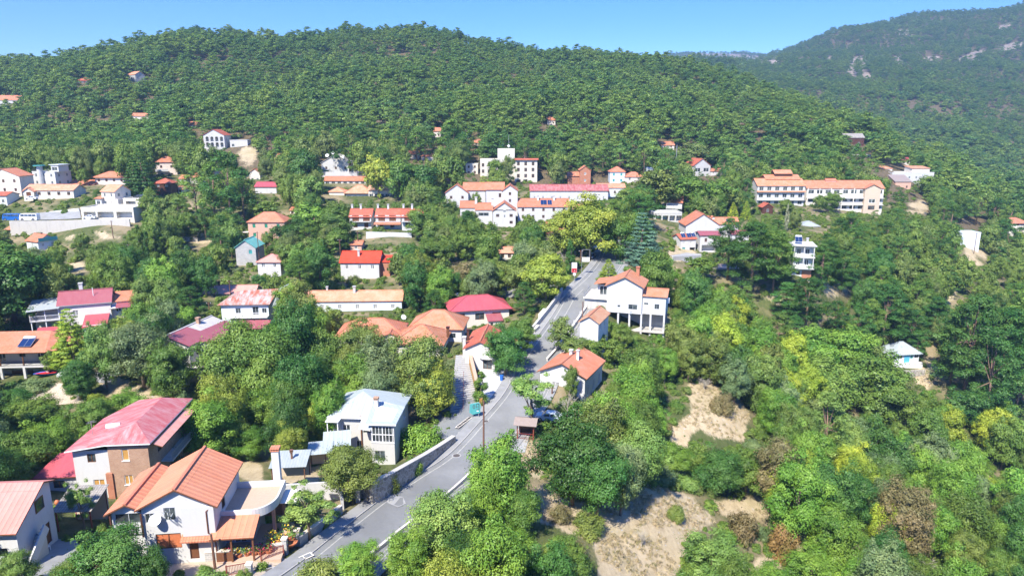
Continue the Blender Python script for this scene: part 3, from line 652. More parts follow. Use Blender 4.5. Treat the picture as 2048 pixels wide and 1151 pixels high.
# ---- gable house with the round parasol
s = House('gable_house', 'small white gable house with bright red tiled roof and a round parasol in front', 'house', (990,697,124), 4.0, R(-6), 5.4, 10.5, 'R')
s.vol(roof='gy', rise=1.3, over=.4, rmat='red', wmat='white', wins=[('F',1.0,1.9,.5,.3,'b'),('F',3.2,.1,1.6,1.9,'b'),('R',4,1.2,.9,1.1,'w')])
s.chimney(-.5, 2.0, 0, 5.2, .55, 'white', 'white'); s.chimney(-.2, 4.4, 4, 5.9, .4, 'darkwood', 'darkwood')
s.vol(5.4, 4.5, 3.4, 4, 4.0, roof='gx', rise=1.0, over=.3, rmat='red', wmat='white')
clear([(928,735),(928,680),(966,655),(1000,690),(998,735)], 123)
t = empty('parasol', W(978,735,17.6), 0); tag(t, 'large round cream parasol in front of the small gable house', 'parasol')
mb = MB()
for i in range(12):
    a, b = 2*math.pi*i/12, 2*math.pi*(i+1)/12
    mb.slab([[(1.9*math.cos(a),1.9*math.sin(a),2.2),(1.9*math.cos(b),1.9*math.sin(b),2.2),(0,0,3.0)]], .03, 'canvas')
mb.build('parasol_cloth', t); mb = MB(); mb.bar((0,0,-.5),(0,0,3.0),.07,'metal'); mb.build('pole', t)
# ---- white gable house right of the street
s = House('gable_house', 'white two storey gable house with orange roof just right of the street bend', 'house', (1170,754,117), 4.9, R(-25), 8.2, 9.6, 'R')
s.vol(roof='gy', rise=1.9, over=.5, rmat='orange', wmat='white', ext=6, edge='wood', wins=[('F',2.2,2.2,1.4,1.0,'v'),('R',1.2,1.0,1.0,2.0,'v'),('R',4.2,1.0,1.0,2.0,'v'),('R',7.2,1.0,1.0,2.0,'v'),('R',4.6,-1.5,1.0,1.0,'k')])
s.chimney(5.4, 4.2, 5.8, 7.8, .4, 'canvas', 'white')
s.chimney(3.9, 4.8, 6.5, 7.5, .5, 'white', 'white')
clear([(1078,742),(1125,722),(1185,695),(1217,720),(1210,755),(1172,788),(1160,770),(1135,745),(1130,775),(1088,778)], 117)
# ---- tall white house on concrete pillars
s = House('pillared_house', 'tall white house on open concrete pillars with orange gable roofs right of the upper street', 'house', (1285,573,145), 9.6, R(-17), 7.4, 7.4, 'R')
s.vol(z0=3.6, h=6.0, roof='gy', rise=1.9, over=.5, rmat='orange2', wins=[('F',2.3,3.2-2,.6,.5,'k'),('F',4.6,.9,1.9,1.1,'k'),('R',3.0,2.0,1.0,1.2,'b'),('L',2,3.4,2,1.6,'dd')])
s.chimney(5.6, 6.6, 10.2, 12.2, .7, 'redbrick', 'orange')
s.vol(7.4, 0.6, 4.9, 6.4, z0=3.6, h=4.0, roof='gx', rise=.9, over=.35, rmat='orange2', wins=[('F',.4,2.0,.9,.45,'k'),('F',2.6,1.2,1.0,1.1,'k')])
s.posts([(.2,.3),(2.5,.3),(4.9,.3),(7.4,.3),(9.3,.7),(12.1,.8),(12.1,6.8),(7.4,6.8),(.2,6.8)], -4, 3.62, .38, 'white', 'pillar')
s.slabpart('wall', .4, 12.0, 4.4, 4.6, -4, 3.6, 'concrete'); s.slabpart('floor_slab', 0, 12.3, .1, 7.0, -.3, 0, 'concrete')
mb = MB()
for i in range(8): mb.bar((7.6,.7,.25+i*.22),(12.0,.8,.25+i*.22),.03,'metal')
s.part('balustrade', mb)
mb = MB(); mb.box(4.9,5.6,-.35,0,3.7,4.3,'whitepaint'); mb.box(5.0,5.5,-.36,-.34,3.8,4.2,'greypaint'); s.part('air_conditioner', mb)
mb = MB(); mb.box(12.32,12.9,2.0,3.0,5.9,6.9,'whitepaint'); mb.box(12.33,12.92,2.1,2.9,6.0,6.6,'greypaint'); s.part('air_conditioner', mb)
s.slabpart('terrace_slab', -5.2, 0, .4, 8.4, 6.1, 6.4, 'palewall'); s.rail([(-5.1,8),(-5.1,.6),(0,.6)], 6.4, 'metal', gap=.25)
s.slabpart('wall', -5.0, 0, 1.0, 8.4, 1.5, 6.1, 'concrete'); s.vol(-2.6, 3.0, 2.6, 5, 2.4, z0=6.4, roof='none', wins=[('F',.5,.1,1.6,2.0,'dd')]); s.roofpoly([[(-3.2,1.8,9.15),(.4,1.8,9.8),(.4,8.2,9.8),(-3.2,8.2,9.15)]], 'orange2')
clear([(1192,605),(1192,582),(1215,566),(1255,552),(1298,548),(1338,588),(1335,655),(1240,630),(1232,606)], 146)
# ---- hut with patchy old tiles
s = House('small_white_house', 'small white house with patchy old tiled gable roof below the street wall', 'house', (1197,645,130), 4.0, R(-22), 3.6, 7.6, 'R')
s.vol(roof='gy', rise=1.1, over=.35, rmat='oldtile', wmat='white', wins=[('R',1.5,2.0,.8,1.1,'v'),('R',4.5,2.0,.8,1.1,'v')])
clear([(1166,650),(1203,619),(1224,628),(1220,660),(1200,675),(1180,655)], 130)
# ---- middle row of old roofs
s = House('rusty_roofed_house', 'white house with rust streaked sheet metal roof and long balcony below the pink roof', 'house', (536,606,150), 5.2, R(4), 10, 9, 'R')
s.vol(roof='none', wmat='bluewhite', wins=[('F',3.0,2.9,1.1,1.3,'k'),('F',6.6,2.6,1.3,1.9,'k'),('F',8.6,2.9,1.0,1.2,'k')])
s.roofpoly([[(-.6,-.6,5.1),(10.5,-.6,5.1),(11.2,5,7.3),(3.6,4.6,7.1)], [(11.2,5,7.3),(10.5,9.6,5.1),(-.6,9.6,5.1),(3.6,4.6,7.1)], [(-.6,-.6,5.1),(3.6,4.6,7.1),(-.6,9.6,5.1)]], 'rust', th=.08)
s.slabpart('balcony', 1.5, 10, -1.4, 0, 2.3, 2.5, 'whitepaint'); s.rail([(1.5,-1.3),(10,-1.3)], 2.5, 'whitepaint', gap=.2)
s.roofpoly([[(4.2,-4.8,.9),(10.8,-4.6,.9),(10.8,-1.5,1.9),(4.2,-1.5,1.9)]], 'violet', th=.1)
s.roofpoly([[(10.6,-.3,4.4),(13.6,4.6,5.0),(14.0,9.5,8.3),(11.3,5.2,7.3)]], 'greysheet', th=.08)
clear([(440,606),(500,578),(568,562),(570,580),(538,606),(530,632),(440,635)], 150)
s = House('long_house', 'very long low house with pale orange tiled roof behind the walnut tree', 'house', (803,600,163), 3.2, R(2), 29, 6.5, 'R')
s.vol(roof='gx', rise=1.6, over=.3, rmat='peach', wmat='bluewhite', wins=grid_wins('F',29,3.2,7,1,.9,1.0,'v',1.2))
s.chimney(17.6, 2.6, 4, 5.8, .6, 'grey', 'grey'); s.chimney(11.0, 3.4, 4.5, 5.6, .4, 'grey', 'grey')
clear([(630,600),(640,583),(803,577),(805,600),(765,602),(700,600)], 163)
s = House('long_house', 'long low house with faded pink sheet roof beside the wooden poles', 'house', (508,587,175), 3.2, R(2), 12.6, 6, 'R')
s.vol(roof='gx', rise=1.5, over=.3, rmat='pinksheet', wmat='offwhite', wins=grid_wins('F',12,3.2,3,1,.9,1.0,'b',1.2))
s.chimney(3, 3, 4, 5.6, .3, 'darkwood', 'darkwood')
clear([(405,585),(405,568),(513,568),(505,583)], 175)
# ---- bus shelter, kiosk-like, brown
t = House('bus_shelter', 'brown wooden bus shelter with small grey gable roof beside the street', 'shelter', (1033,846,101.5), 2.4, R(-10), 2.6, 2.2, 'L')
t.posts([(.1,.1),(2.5,.1),(.1,2.1),(2.5,2.1)], -.3, 2.45, .14, 'redmetal')
mb = MB(); mb.box(.1,2.5,2.05,2.15,.2,2.3,'wood'); mb.box(2.45,2.53,.2,2.05,.2,1.6,'wood'); t.part('panel', mb)
mb = MB(); mb.box(.3,2.3,1.4,1.9,.4,.48,'wood'); mb.box(.4,.5,1.4,1.9,-.2,.4,'wood'); mb.box(2.1,2.2,1.4,1.9,-.2,.4,'wood'); t.part('bench', mb)
t.roofpoly([[(-.4,-.5,2.35),(3.0,-.5,2.35),(3.0,1.1,2.95),(-.4,1.1,2.95)],[(-.4,1.1,2.95),(3.0,1.1,2.95),(3.0,2.7,2.35),(-.4,2.7,2.35)]], 'brownsheet', th=.08)
t.rail([(.2,.12),(2.4,.12)], 0, 'redmetal', h=.8, gap=.3)
clear([(1030,845),(1040,828),(1082,836),(1068,850),(1060,880),(1042,880)], 109)
# ---- blue hut on the far bank
s = House('blue_hut', 'small pale blue hut with grey hip roof on the far valley side', 'hut', (1792,706,186), 2.9, R(8), 7.0, 6, 'L')
s.vol(roof='hip', rise=2.1, over=.6, rmat='bluesheet', wmat='bluewhite', wins=[('F',.6,1.3,1.5,1.0,'k'),('F',2.7,.2,1.2,2.2,'t'),('F',4.4,1.2,.8,1.2,'t'),('F',5.6,1.3,1.2,1.0,'k')])
s.slabpart('door_surround', 2.6, 4.2, -.08, -.01, .1, 2.5, 'skyblue'); s.slabpart('plinth', -.6, 7.6, -1.0, 0, -2.5, .2, 'dimwhite')
s.roofpoly([[(-2.2,-.6,2.4),(.4,-.6,2.7),(.4,4.6,2.9),(-2.2,4.6,2.6)]], 'greysheet', th=.08)
clear([(1786,700),(1805,680),(1827,680),(1850,705),(1846,722),(1800,728)], 188)

# ================================================================== houses farther off
def far(name, label, cat, x0, x1, yr, ye, yb, D, roof='gx', rmat='orange', wmat='white', yaw=0, d=8, nx=3, kind='w', wins=None, ww=.95, wh=1.2, keep=None, over=.35, hides=0, chim=(), edge=None, side=True):
    """x0,x1 eave ends; yr ridge row, ye eave row, yb base row (photo pixels) at depth D."""
    if name == 'forest_house':
        g_ = base_hit((x0+x1)/2, yb)
        if g_ is not None: D = proj(g_)[2]
    a, b = P(x0, ye, D), P(x1, ye, D); w = max((b.x-a.x)/max(.3,math.cos(R(yaw))) - 2*over, 2.0) if yaw >= -90 else 0
    if yaw: w = max(2.0, ((b.x-a.x) - d*abs(math.sin(R(yaw))))/math.cos(R(yaw)) - 2*over)
    h = max(2.2, (yb-ye)*D/F*1.02)
    c = math.cos(R(yaw)); sn = math.sin(R(yaw))
    org = P(x0, ye, D) + Vector((over, 0, 0))
    if yaw > 0: org = P(x0, ye, D) + Vector((over + d*sn, 0, 0))     # the left flank shows
    el = math.atan2(CAMZ-org.z, org.y)
    run = (d/2) if roof in ('gx','hip') else (0 if roof == 'gy' else d)
    rise = ((ye-yr)*D/F - run*math.sin(el))/math.cos(el)
    lim = {'gx': .32*d, 'hip': .32*d, 'gy': .35*w, 'sf': .4*d, 'flat': 1}[roof]
    rise = min(max(rise, .12*d if roof in ('gx','hip') else .8), max(lim, 1.0))
    s = House(name, label, cat, org, h, R(yaw), w, d, 'L', near=False)
    nz = max(1, int((h+.5)//2.9))
    st = h/nz if nz > 1 else 2.9
    wl = wins if wins is not None else grid_wins('F', w, h+.3, nx, nz, ww, wh, kind, min(1.0, h-wh-.3) if nz == 1 else .9, st)
    if side and yaw: wl = wl + grid_wins('L' if yaw > 0 else 'R', d, h+.3, 2, nz, .9, wh, kind, min(1.0, h-wh-.3) if nz == 1 else .9, st)
    s.vol(roof=roof, rise=rise, over=over, rmat=rmat, wmat=wmat, wins=wl, edge=edge, ext=5)
    for (fx, fy, zz) in chim: s.chimney(w*fx, d*fy, h+.2, h+rise+zz, .6, 'white', 'white')
    clear(keep or [(x0,ye),((x0+x1)/2,yr),(x1,ye),(x1-1,yb-2-hides-.25*(yb-ye)),(x0+1,yb-2-hides-.25*(yb-ye))], D)
    s.rise = rise
    return s
# left part of the village
s = far('gable_house','cream three storey gable house cut by the left edge of the village','house',-30,40,338,352,386,270,'gy','orange','palewall',0,8,3,'b')
s = far('modern_house','white flat roofed modern house with roof room and round stair tower','house',62,126,343,343,371,285,'flat','white','white',-12,8,3,'k')
s.vol(8.6,1.0,3.6,5,2.6,z0=s.h,roof='flat',wmat='white',wins=[('F',.4,.5,2.6,1.4,'k')]); s.rail([(.2,.2),(8.4,.2)], s.h, 'metal', gap=.5)
mb = MB(); mb.tube([(4.6,-.6,-3),(4.6,-.6,s.h+2.4)], 1.1, 'white', 14); mb.build('stair_tower', s.root); mb = MB(); mb.tube([(4.6,-.6,s.h+2.4),(4.6,-.6,s.h+2.65)], 2.2, 'teal', 14); mb.build('tower_cap', s.root)
s.slabpart('roof', 8.0,12.8,.6,6.5,s.h+2.7,s.h+2.9,'bluewhite')
s = far('bungalow','cream bungalow with pale tiled roof and red window left of the blue fir','house',46,148,369,380,395,265,'gx','peach','palewall',0,8,5,'b',ww=1.2)
s.vol(.4,-1.2,4,1.4,2.6,roof='gy',rise=1.3,over=.4,rmat='peach',wmat='palewall',wins=[('F',1.1,.8,1.8,1.5,'r')])
s = far('colonnade_house','long low house with orange roof over a white colonnade','house',133,194,360,367,383,290,'gx','orange','brick',0,5,5,'k',ww=1.5,wh=1.3)
s.posts([(i*s.w/5,-1.6) for i in range(6)],-2,s.h,.28,'white','pillar'); s.roofpoly([[(-.3,-2.2,s.h-.25),(s.w+.3,-2.2,s.h-.25),(s.w+.3,-.3,s.h+.1),(-.3,-.3,s.h+.1)]],'orange')
s = far('hip_roofed_house','pink two storey house with orange hip roof and wide eaves above the cream house','house',185,254,343,353,381,290,'hip','orange','pink',0,8,4,'b',over=.9)
s.slabpart('balcony',3,s.w,-1.2,0,2.5,2.7,'white'); s.rail([(3,-1.2),(s.w,-1.2)],2.7,'wood',gap=.3)
s = far('gable_house','cream house with pale orange roof standing above the parking garage','house',200,250,369,382,412,255,'gx','peach','palewall',-20,7,2,'k')
s.vol(s.w,-1.5,3.0,5,3.0,roof='flat',wmat='palewall'); s.vol(-2.2,-1,3,4,3,roof='sf',rise=.8,rmat='orange',wmat='white',wins=[('F',.6,.4,1.6,1.8,'k')])
s = far('garage_building','cream flat roofed garage block to the right of the cream house','garage',244,287,397,397,411,250,'flat','white','cream',0,8,1,'w',wins=[('F',.8,.4,3.6,1.3,'o')])
s = far('parking_garage','cream open fronted parking garage with three wide bays on the long retaining wall','garage',159,268,415,415,438,240,'flat','white','cream',0,10,3,'o',wins=[('F',.8,.4,4.2,2.2,'o'),('F',5.6,.4,5.6,2.2,'o'),('F',12.2,.4,5.4,2.2,'o')],keep=[(160,415),(262,415),(262,437),(160,437)])
s.rail([(5.8,.05),(17.4,.05)],.2,'metal',gap=.3)
s = far('hip_roofed_house','three storey pink house with red hip roof right of the blue fir','house',300,348,309,324,355,320,'hip','orange','pink',18,7,2,'b')
s.slabpart('balcony',-.3,s.w*.6,-1.3,0,3.0,3.2,'white'); s.rail([(-.3,-1.2),(s.w*.6,-1.2)],3.2,'white',solid=True)
s = far('pavilion','low red hip roof over a dark terrace with turquoise parasol','house',306,342,357,366,377,275,'hip','red','darkwood',0,6,2,'k')
s = far('small_house','small cream house with orange roof, lower left one of a pair by the terraces','house',357,373,350,357,366,300,'gx','orange','palewall',0,5,1,'b')
s = far('small_house','small cream hip roofed house behind the terraces right of the pavilion','house',377,404,345,354,366,302,'hip','orange','palewall',0,6,2,'b')
s = far('kiosk','small white building with orange tiled roof and teal gable below the long retaining wall','kiosk',50,107,466,480,497,228,'gx','orange','bluewhite',-28,6,1,'v')
s.slabpart('gable_panel',s.w+.36,s.w+.5,0,6,s.h,s.h+1.1,'teal'); s.chimney(4,3,3.4,4.9,.3,'darkwood','darkwood')
s = far('small_house','small house with red tiled roof cut by the left edge below the cream gable house','house',-20,14,384,391,410,262,'gx','red','bluewhite',0,7,2,'k')
s = far('villa','white villa with two rows of arches high on the wooded slope','villa',405,449,259,270,296,390,'gy','red','white',0,10,3,'k',
    wins=[('F',1.2+2.7*i,.9,1.7,1.9,'o') for i in range(4)]+[('F',1.2+2.7*i,4.0,1.7,2.0,'o') for i in range(4)])
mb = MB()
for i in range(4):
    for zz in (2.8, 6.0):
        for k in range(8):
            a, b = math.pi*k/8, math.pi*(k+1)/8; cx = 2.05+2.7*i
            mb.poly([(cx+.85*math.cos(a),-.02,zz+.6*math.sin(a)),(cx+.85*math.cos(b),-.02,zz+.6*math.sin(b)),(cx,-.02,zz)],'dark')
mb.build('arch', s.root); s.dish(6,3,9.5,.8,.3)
s.vol(13.5,3,10,6,4.6,roof='flat',wmat='white',wins=[('F',1,1,1.5,1.5,'k')]); clear([(460,281),(504,283),(504,299),(465,299)],395)
s = far('gable_house','white house with low gable and three large satellite dishes at the foot of the pines','house',641,701,309,325,342,330,'gy','whitesheet','white',0,9,3,'b')
s.dish(2.5,2,7.3,.9,0); s.dish(5,3,8.4,.8,.3); s.dish(10,1,6.4,1.3,-.2)
s.vol(s.w,1,6,8,3.2,roof='sr',rise=1.5,rmat='whitesheet',wmat='white')
s = far('hotel','long two storey hotel wing with orange roof and glazed ground floor below the dish house','hotel',647,733,353,361,374,310,'gx','orange','white',0,6,7,'k',ww=1.6,wh=1.5)
s = far('hip_roofed_house','pink hip roofed pavilion with red window band in front of the hotel wing','house',688,744,369,384,402,290,'hip','peach','white',0,8,4,'r',ww=1.8,over=.8)
s = far('small_house','small cream hip roofed house joined to the pink pavilion on its left','house',656,690,375,383,402,291,'hip','peach','palewall',0,6,1,'w')
for i, (x0, x1, dd, lb) in enumerate(((697,744,237,'leftmost white terraced house with red roof, wide chimney and brown shutters'),(749,803,235,'middle white terraced house with red roof and small tiled canopy'),(801,847,233,'rightmost white terraced house with red roof and rooftop solar heater'))):
    s = far('terraced_house', lb, 'house', x0, x1, 414, 433, 455, dd, 'gx', 'red', 'white', 0, 7, 2, 'r', chim=((.45,.5,1.3),(.02,.6,1.2)), wins=[('F',.9,2.9-.6,2.3,2.0,'r'),('F',4.6,2.3,2.3,2.0,'r'),('F',1.2,.1,1.4,1.6,'r'),('F',4.9,.1,1.4,1.6,'r')])
    s.root['group'] = 'row of terraced houses above the pale retaining wall'
    s.slabpart('balcony',0,s.w,-1.3,0,2.1,2.3,'white'); s.rail([(0,-1.2),(s.w,-1.2)],2.3,'wood',gap=.25)
    if i == 1: s.roofpoly([[(-.3,-2.6,1.5),(s.w+.3,-2.6,1.5),(s.w+.3,-1.2,2.05),(-.3,-1.2,2.05)]],'orange')
    if i == 2: s.solar(4.4,.4,s.h+.6,1.6,1.6,.5)
s = far('brick_house','pink brick house with orange hip roof behind the dark green tree','house',493,570,424,443,478,222,'hip','orange','salmon',0,8,3,'g',hides=20)
s.slabpart('canopy_roof',-2.5,.0,-.4,2,2.2,2.35,'cream')
s = far('stone_house','grey stone house with teal sheet metal gable roof','house',468,513,479,494,514,205,'gy','tealsheet','greystone',0,7,1,'t',wins=[('F',3.9,1.0,1.0,1.2,'t')])
s = far('small_house','small white house with faded pink hip roof below the stone house','house',512,563,508,523,542,190,'hip','pinksheet','white',0,6,2,'w')
s = far('maroon_roofed_house','small white house with crimson metal roof behind the pointed fir','house',508,554,364,373,394,290,'gx','crimson','white',0,7,2,'w')
s = far('small_house','small teal walled house with dark red roof beside the tall dark pines','house',500,527,403,413,429,255,'gx','crimson','teal',0,6,1,'k')
s = far('small_house','small pale house with grey gable at the foot of the upper pines','house',497,521,333,345,365,320,'gy','orange','palewall',0,6,2,'k')
s = far('small_house','low orange roofed outbuilding left above the bright red roof','house',698,725,481,489,499,213,'gx','orange','salmon',0,5,1,'w')
s = far('red_roofed_house','low white house with bright scarlet roof and small chimney among orchard trees','house',678,760,502,524,545,187,'gx','brightred','white',0,8,3,'w',keep=[(678,503),(770,503),(770,524),(735,530),(680,526)])
s.chimney(4.6,2.2,3.6,5.6,.55,'grey','grey'); s.vol(s.w,1.6,2.6,5,2.6,roof='sf',rise=.9,over=.2,rmat='brightred',wmat='redbrick')
for q in ((552,573,307,313,321,370,'orange roofed house half hidden under the pines left of the dish house'),(578,600,415,420,430,255,'pink roofed outbuilding left of the dome shaped tree'),(413,431,336,342,351,310,'orange roofed hut behind the tall dark pines'),(375,393,242,249,258,440,'orange roofed house high in the pine forest above the arched villa'),
          (815,838,301,308,318,372,'orange roofed house under the pines, leftmost of the row above the plane tree'),(842,880,304,312,322,370,'wide orange roofed house under the pines behind the plane tree'),(866,882,255,262,275,430,'red gabled house standing between pine trunks high above the cream hotel'),
          (1094,1112,233,240,250,440,'small red roofed house alone in the pine forest'),(948,962,279,285,293,400,'orange roofed hut just above the cream hotel'),(262,298,224,232,241,480,'low orange roofed house in a small forest clearing'),(1322,1350,281,290,298,420,'orange roofed chalet between tall pines above the white gable house')):
    far('forest_house', q[6], 'house', q[0], q[1], q[2], q[3], q[4], q[5], 'gx', 'orange', 'palewall', 0, 6, 2, 'b', side=False)
s = far('forest_house','white walled house with orange roof at the left edge of the wooded hill','house',-14,36,184,200,210,520,'gx','orange','white',0,12,3,'b')
s = far('forest_house','dark timber viewing pavilion with red roof on the wooded hill','pavilion',151,186,156,161,168,560,'hip','red','darkwood',0,9,4,'k',ww=2)
s = far('forest_house','grey gable house with pink roof high on the wooded hill','house',253,291,144,150,162,590,'gx','peach','greystone',-35,8,1,'k')
# centre
s = far('hotel','tall cream hotel with red tiled cornice, square roof tower and rows of brown shutters','hotel',1028,1076,316,319,367,345,'flat','white','cream',0,12,3,'b',ww=1.3,wh=1.7,wins=grid_wins('F',11,12.4,3,3,1.35,1.8,'b',3.3,3.0)+[('F',.9,.2,2.1,2.2,'o'),('F',4.3,.2,2.1,2.2,'o')])
s.roofpoly([[(-.6,-.8,s.h-.1),(s.w+.6,-.8,s.h-.1),(s.w+.6,.6,s.h+.6),(-.6,.6,s.h+.6)]],'red'); s.vol(-8.6,3,8.6,8,s.h+5,roof='flat',wmat='cream',wins=[('F',2,5,1.3,1.7,'b')]); s.vol(-17.4,3,8.8,8,s.h,roof='flat',wmat='cream',wins=grid_wins('F',8.8,12,3,3,1.2,1.7,'b',2.3,3.1))
mb = MB(); mb.bar((-3,6,s.h+5),(-3,6,s.h+12),.12,'metal'); mb.dome((-3,6,s.h+6.4),.7,'whitepaint',full=True); mb.build('radio_mast', s.root)
clear([(992,292),(1031,292),(1031,318),(992,312)],350); clear([(957,312),(975,312),(970,365),(957,365)],350)
s = far('gable_house','white gable house with orange roof, upper left of the apartment cluster','house',889,938,369,385,402,282,'gy','orange','white',0,9,2,'b'); s.vol(s.w-2,2,9,7,s.h+1,roof='gx',rise=2.6,rmat='orange',wmat='white')
clear([(945,365),(955,363),(952,390),(940,388)],280)
s = far('gable_house','white gable house with orange roof, upper right of the apartment cluster','house',1003,1037,366,381,408,273,'gy','orange','white',0,9,1,'b'); s.vol(-6.5,2,7,7,s.h+.4,roof='gx',rise=2.4,rmat='orange',wmat='white',wins=[('F',5,2.6,1,1.6,'b')]); clear([(985,365),(1003,367),(1003,392),(992,392)],275)
s = far('apartment_house','white gable fronted apartment house with stepped orange roofs behind it','apartment house',984,1033,401,421,450,262,'gy','orange','white',0,9,3,'b',wins=[('F',1.2,3.2,1.2,1.1,'b'),('F',6.3,3.2,1.2,1.1,'b'),('F',6.3,.6,1.2,1.1,'b'),('F',3.9,5.0,1,.9,'k'),('F',4.2,3.0,.5,1,'k')])
s.vol(-6.6,1.2,6.4,8,s.h+.2,roof='gx',rise=2.1,over=.25,rmat='orange',wmat='white',wins=[('F',1,3.4,4,1.3,'k')]); s.vol(-12.6,2.6,5.8,8,s.h+.8,roof='gx',rise=2.1,over=.25,rmat='orange',wmat='white',wins=[('F',1,3.6,3.6,1.3,'k')])
s.chimney(-.2,4,s.h+1,s.h+4,.9,'white','white'); s.chimney(-6.6,5,s.h+1,s.h+4.4,.9,'white','white'); clear([(915,390),(985,393),(985,418),(925,412)],262)
s = far('apartment_house','white apartment house with wide orange roof, dormer and blue solar panels','apartment house',1034,1140,397,413,440,272,'gx','orange','white',0,10,5,'b',hides=12); s.solar(9,.8,s.h+.8,2.4,3,.5,False); s.solar(11.8,.8,s.h+.8,1.6,3,.5,False); s.chimney(8,4,s.h,s.h+3.6,.8,'white','white'); s.chimney(14.4,4,s.h,s.h+3.6,.8,'white','white')
s = far('long_house','long white two storey house with faded crimson metal roof behind the plane tree','house',1059,1218,369,381,403,300,'gx','fadedred','white',0,9,9,'w',ww=.9,wh=1.5)
s = far('white_hotel','white stepped hotel block with pink roof and balconies behind the plane tree','hotel',1194,1252,367,375,406,306,'gx','peach','white',0,8,4,'b')
s.vol(4,-2.5,9.5,2.5,3.4,roof='flat',wmat='bluewhite',wins=[('F',.6,.8,8,1.6,'k')]); s.slabpart('canopy_roof',3,14,-4,0,3.3,3.5,'bluewhite')
s = far('brick_house','narrow red brick house with orange gable roof and balconies','house',1158,1183,327,340,366,345,'gy','orange','redbrick',0,7,1,'w'); s.vol(-5.8,1,6,6,3.8,roof='gx',rise=1.6,rmat='orange',wmat='redbrick'); clear([(1131,335),(1158,328),(1158,340),(1131,345)],345)
s = far('villa','teal trimmed villa with orange hip roof and white balconies','villa',1219,1252,332,343,366,345,'hip','orange','bluewhite',0,7,2,'t')
s = far('villa','small villa with orange hip roof to the right of the teal trimmed one','villa',1249,1288,344,353,364,345,'hip','orange','palewall',0,7,2,'k')
s = far('flat_roofed_house','low white flat roofed house with water tanks among the trees','house',1292,1331,335,336,349,360,'flat','white','bluewhite',0,8,3,'k')
s = far('gable_house','white gable house with red roof standing high behind the plane trees','house',1376,1425,315,331,347,390,'gy','red','white',14,12,2,'w',ww=3.4,wh=2.2)
s = far('small_house','low orange roofed building to the right of the high white gable house','house',1420,1446,337,342,350,393,'gx','orange','white',0,6,2,'w')
s = far('shuttered_house','white house with orange roof and green shutters beside the big pine','house',1331,1374,393,404,427,270,'gx','orange','white',-16,7,3,'g'); s.slabpart('balcony',0,s.w,-1.2,0,2.2,2.4,'white'); s.rail([(0,-1.1),(s.w,-1.1)],2.4,'white',solid=True)
s = far('restaurant','grey restaurant building with columned terrace under a green pergola','restaurant',1306,1366,425,425,460,253,'flat','white','grey',0,8,4,'t',wins=grid_wins('F',10,2.6,4,1,1.0,1.4,'t',.6)+[('F',.8+2.5*i,3.4,2.0,2.0,'o') for i in range(4)])
s = far('orange_roofed_house','low house with broad orange tiled roof left of the blue cedar foot','house',1296,1340,463,477,490,235,'gx','orange','white',0,8,3,'b',hides=8)
s = far('orange_roofed_house','house with orange roof showing under the large yellow plane tree','house',1092,1134,442,466,486,238,'gx','orange','offwhite',0,10,3,'b')
s = far('orange_roofed_house','small low house with peach tiled roof hidden among trees above the street','house',996,1028,494,505,515,205,'gx','peach','offwhite',0,6,2,'b')
s = far('inn','large white inn with tall gable, orange roof with dormers and solar panels','inn',1370,1442,428,450,492,235,'gy','orange','white',0,10,2,'v',wins=[('F',3.8,4.4,.9,.6,'v'),('F',7.4,4.4,.9,.6,'v')],hides=22)
s.vol(s.w-1.5,2.5,8.6,6,s.h+.2,roof='gx',rise=1.7,rmat='orange',wmat='white',wins=[('F',3,3.6,1,1.1,'w'),('F',6,3.6,1,1.1,'w')]); s.solar(s.w+3.0,2.6,s.h+1.0,1.7,1.3,.4,False)
for i in range(3):
    mb = MB(); mb.box(7.4+i*1.3,8.3+i*1.3,4.5,6,s.h+.6,s.h+2.0,'white'); mb.slab([[(7.3+i*1.3,4.3,s.h+2.0),(7.85+i*1.3,4.3,s.h+2.5),(7.85+i*1.3,7,s.h+2.5),(7.3+i*1.3,7,s.h+2.0)],[(7.85+i*1.3,4.3,s.h+2.5),(8.4+i*1.3,4.3,s.h+2.0),(8.4+i*1.3,7,s.h+2.0),(7.85+i*1.3,7,s.h+2.5)]],.06,'orange'); mb.build('dormer', s.roofs[0])
clear([(1440,438),(1472,440),(1470,450),(1440,455)],235)
s = far('white_house','small white house with red roof and tilted solar panels above a teal door','house',1352,1396,468,478,507,221,'gx','red','white',12,6,2,'k',wins=[('F',.6,2.9,.9,1.0,'v'),('F',3.0,2.9,.9,1.0,'v'),('F',.6,.1,1.0,1.9,'t'),('F',3.2,.1,1.9,1.8,'o')])
s.solar(.6,.6,s.h+.5,1.4,1.6,.7); s.solar(2.6,.6,s.h+.5,1.4,1.6,.7); s.solar(4.3,.8,s.h+.5,1.2,1.6,.7)
s = far('white_house','white two storey house with violet roof and ground floor porch right of the solar roofs','house',1399,1442,464,470,503,221,'gx','violet','white',0,6,2,'k',wins=[('F',1.4,3.2,.8,1.2,'b'),('F',4.2,3.2,.8,1.2,'b'),('F',.6,.1,4.4,2.1,'o')])
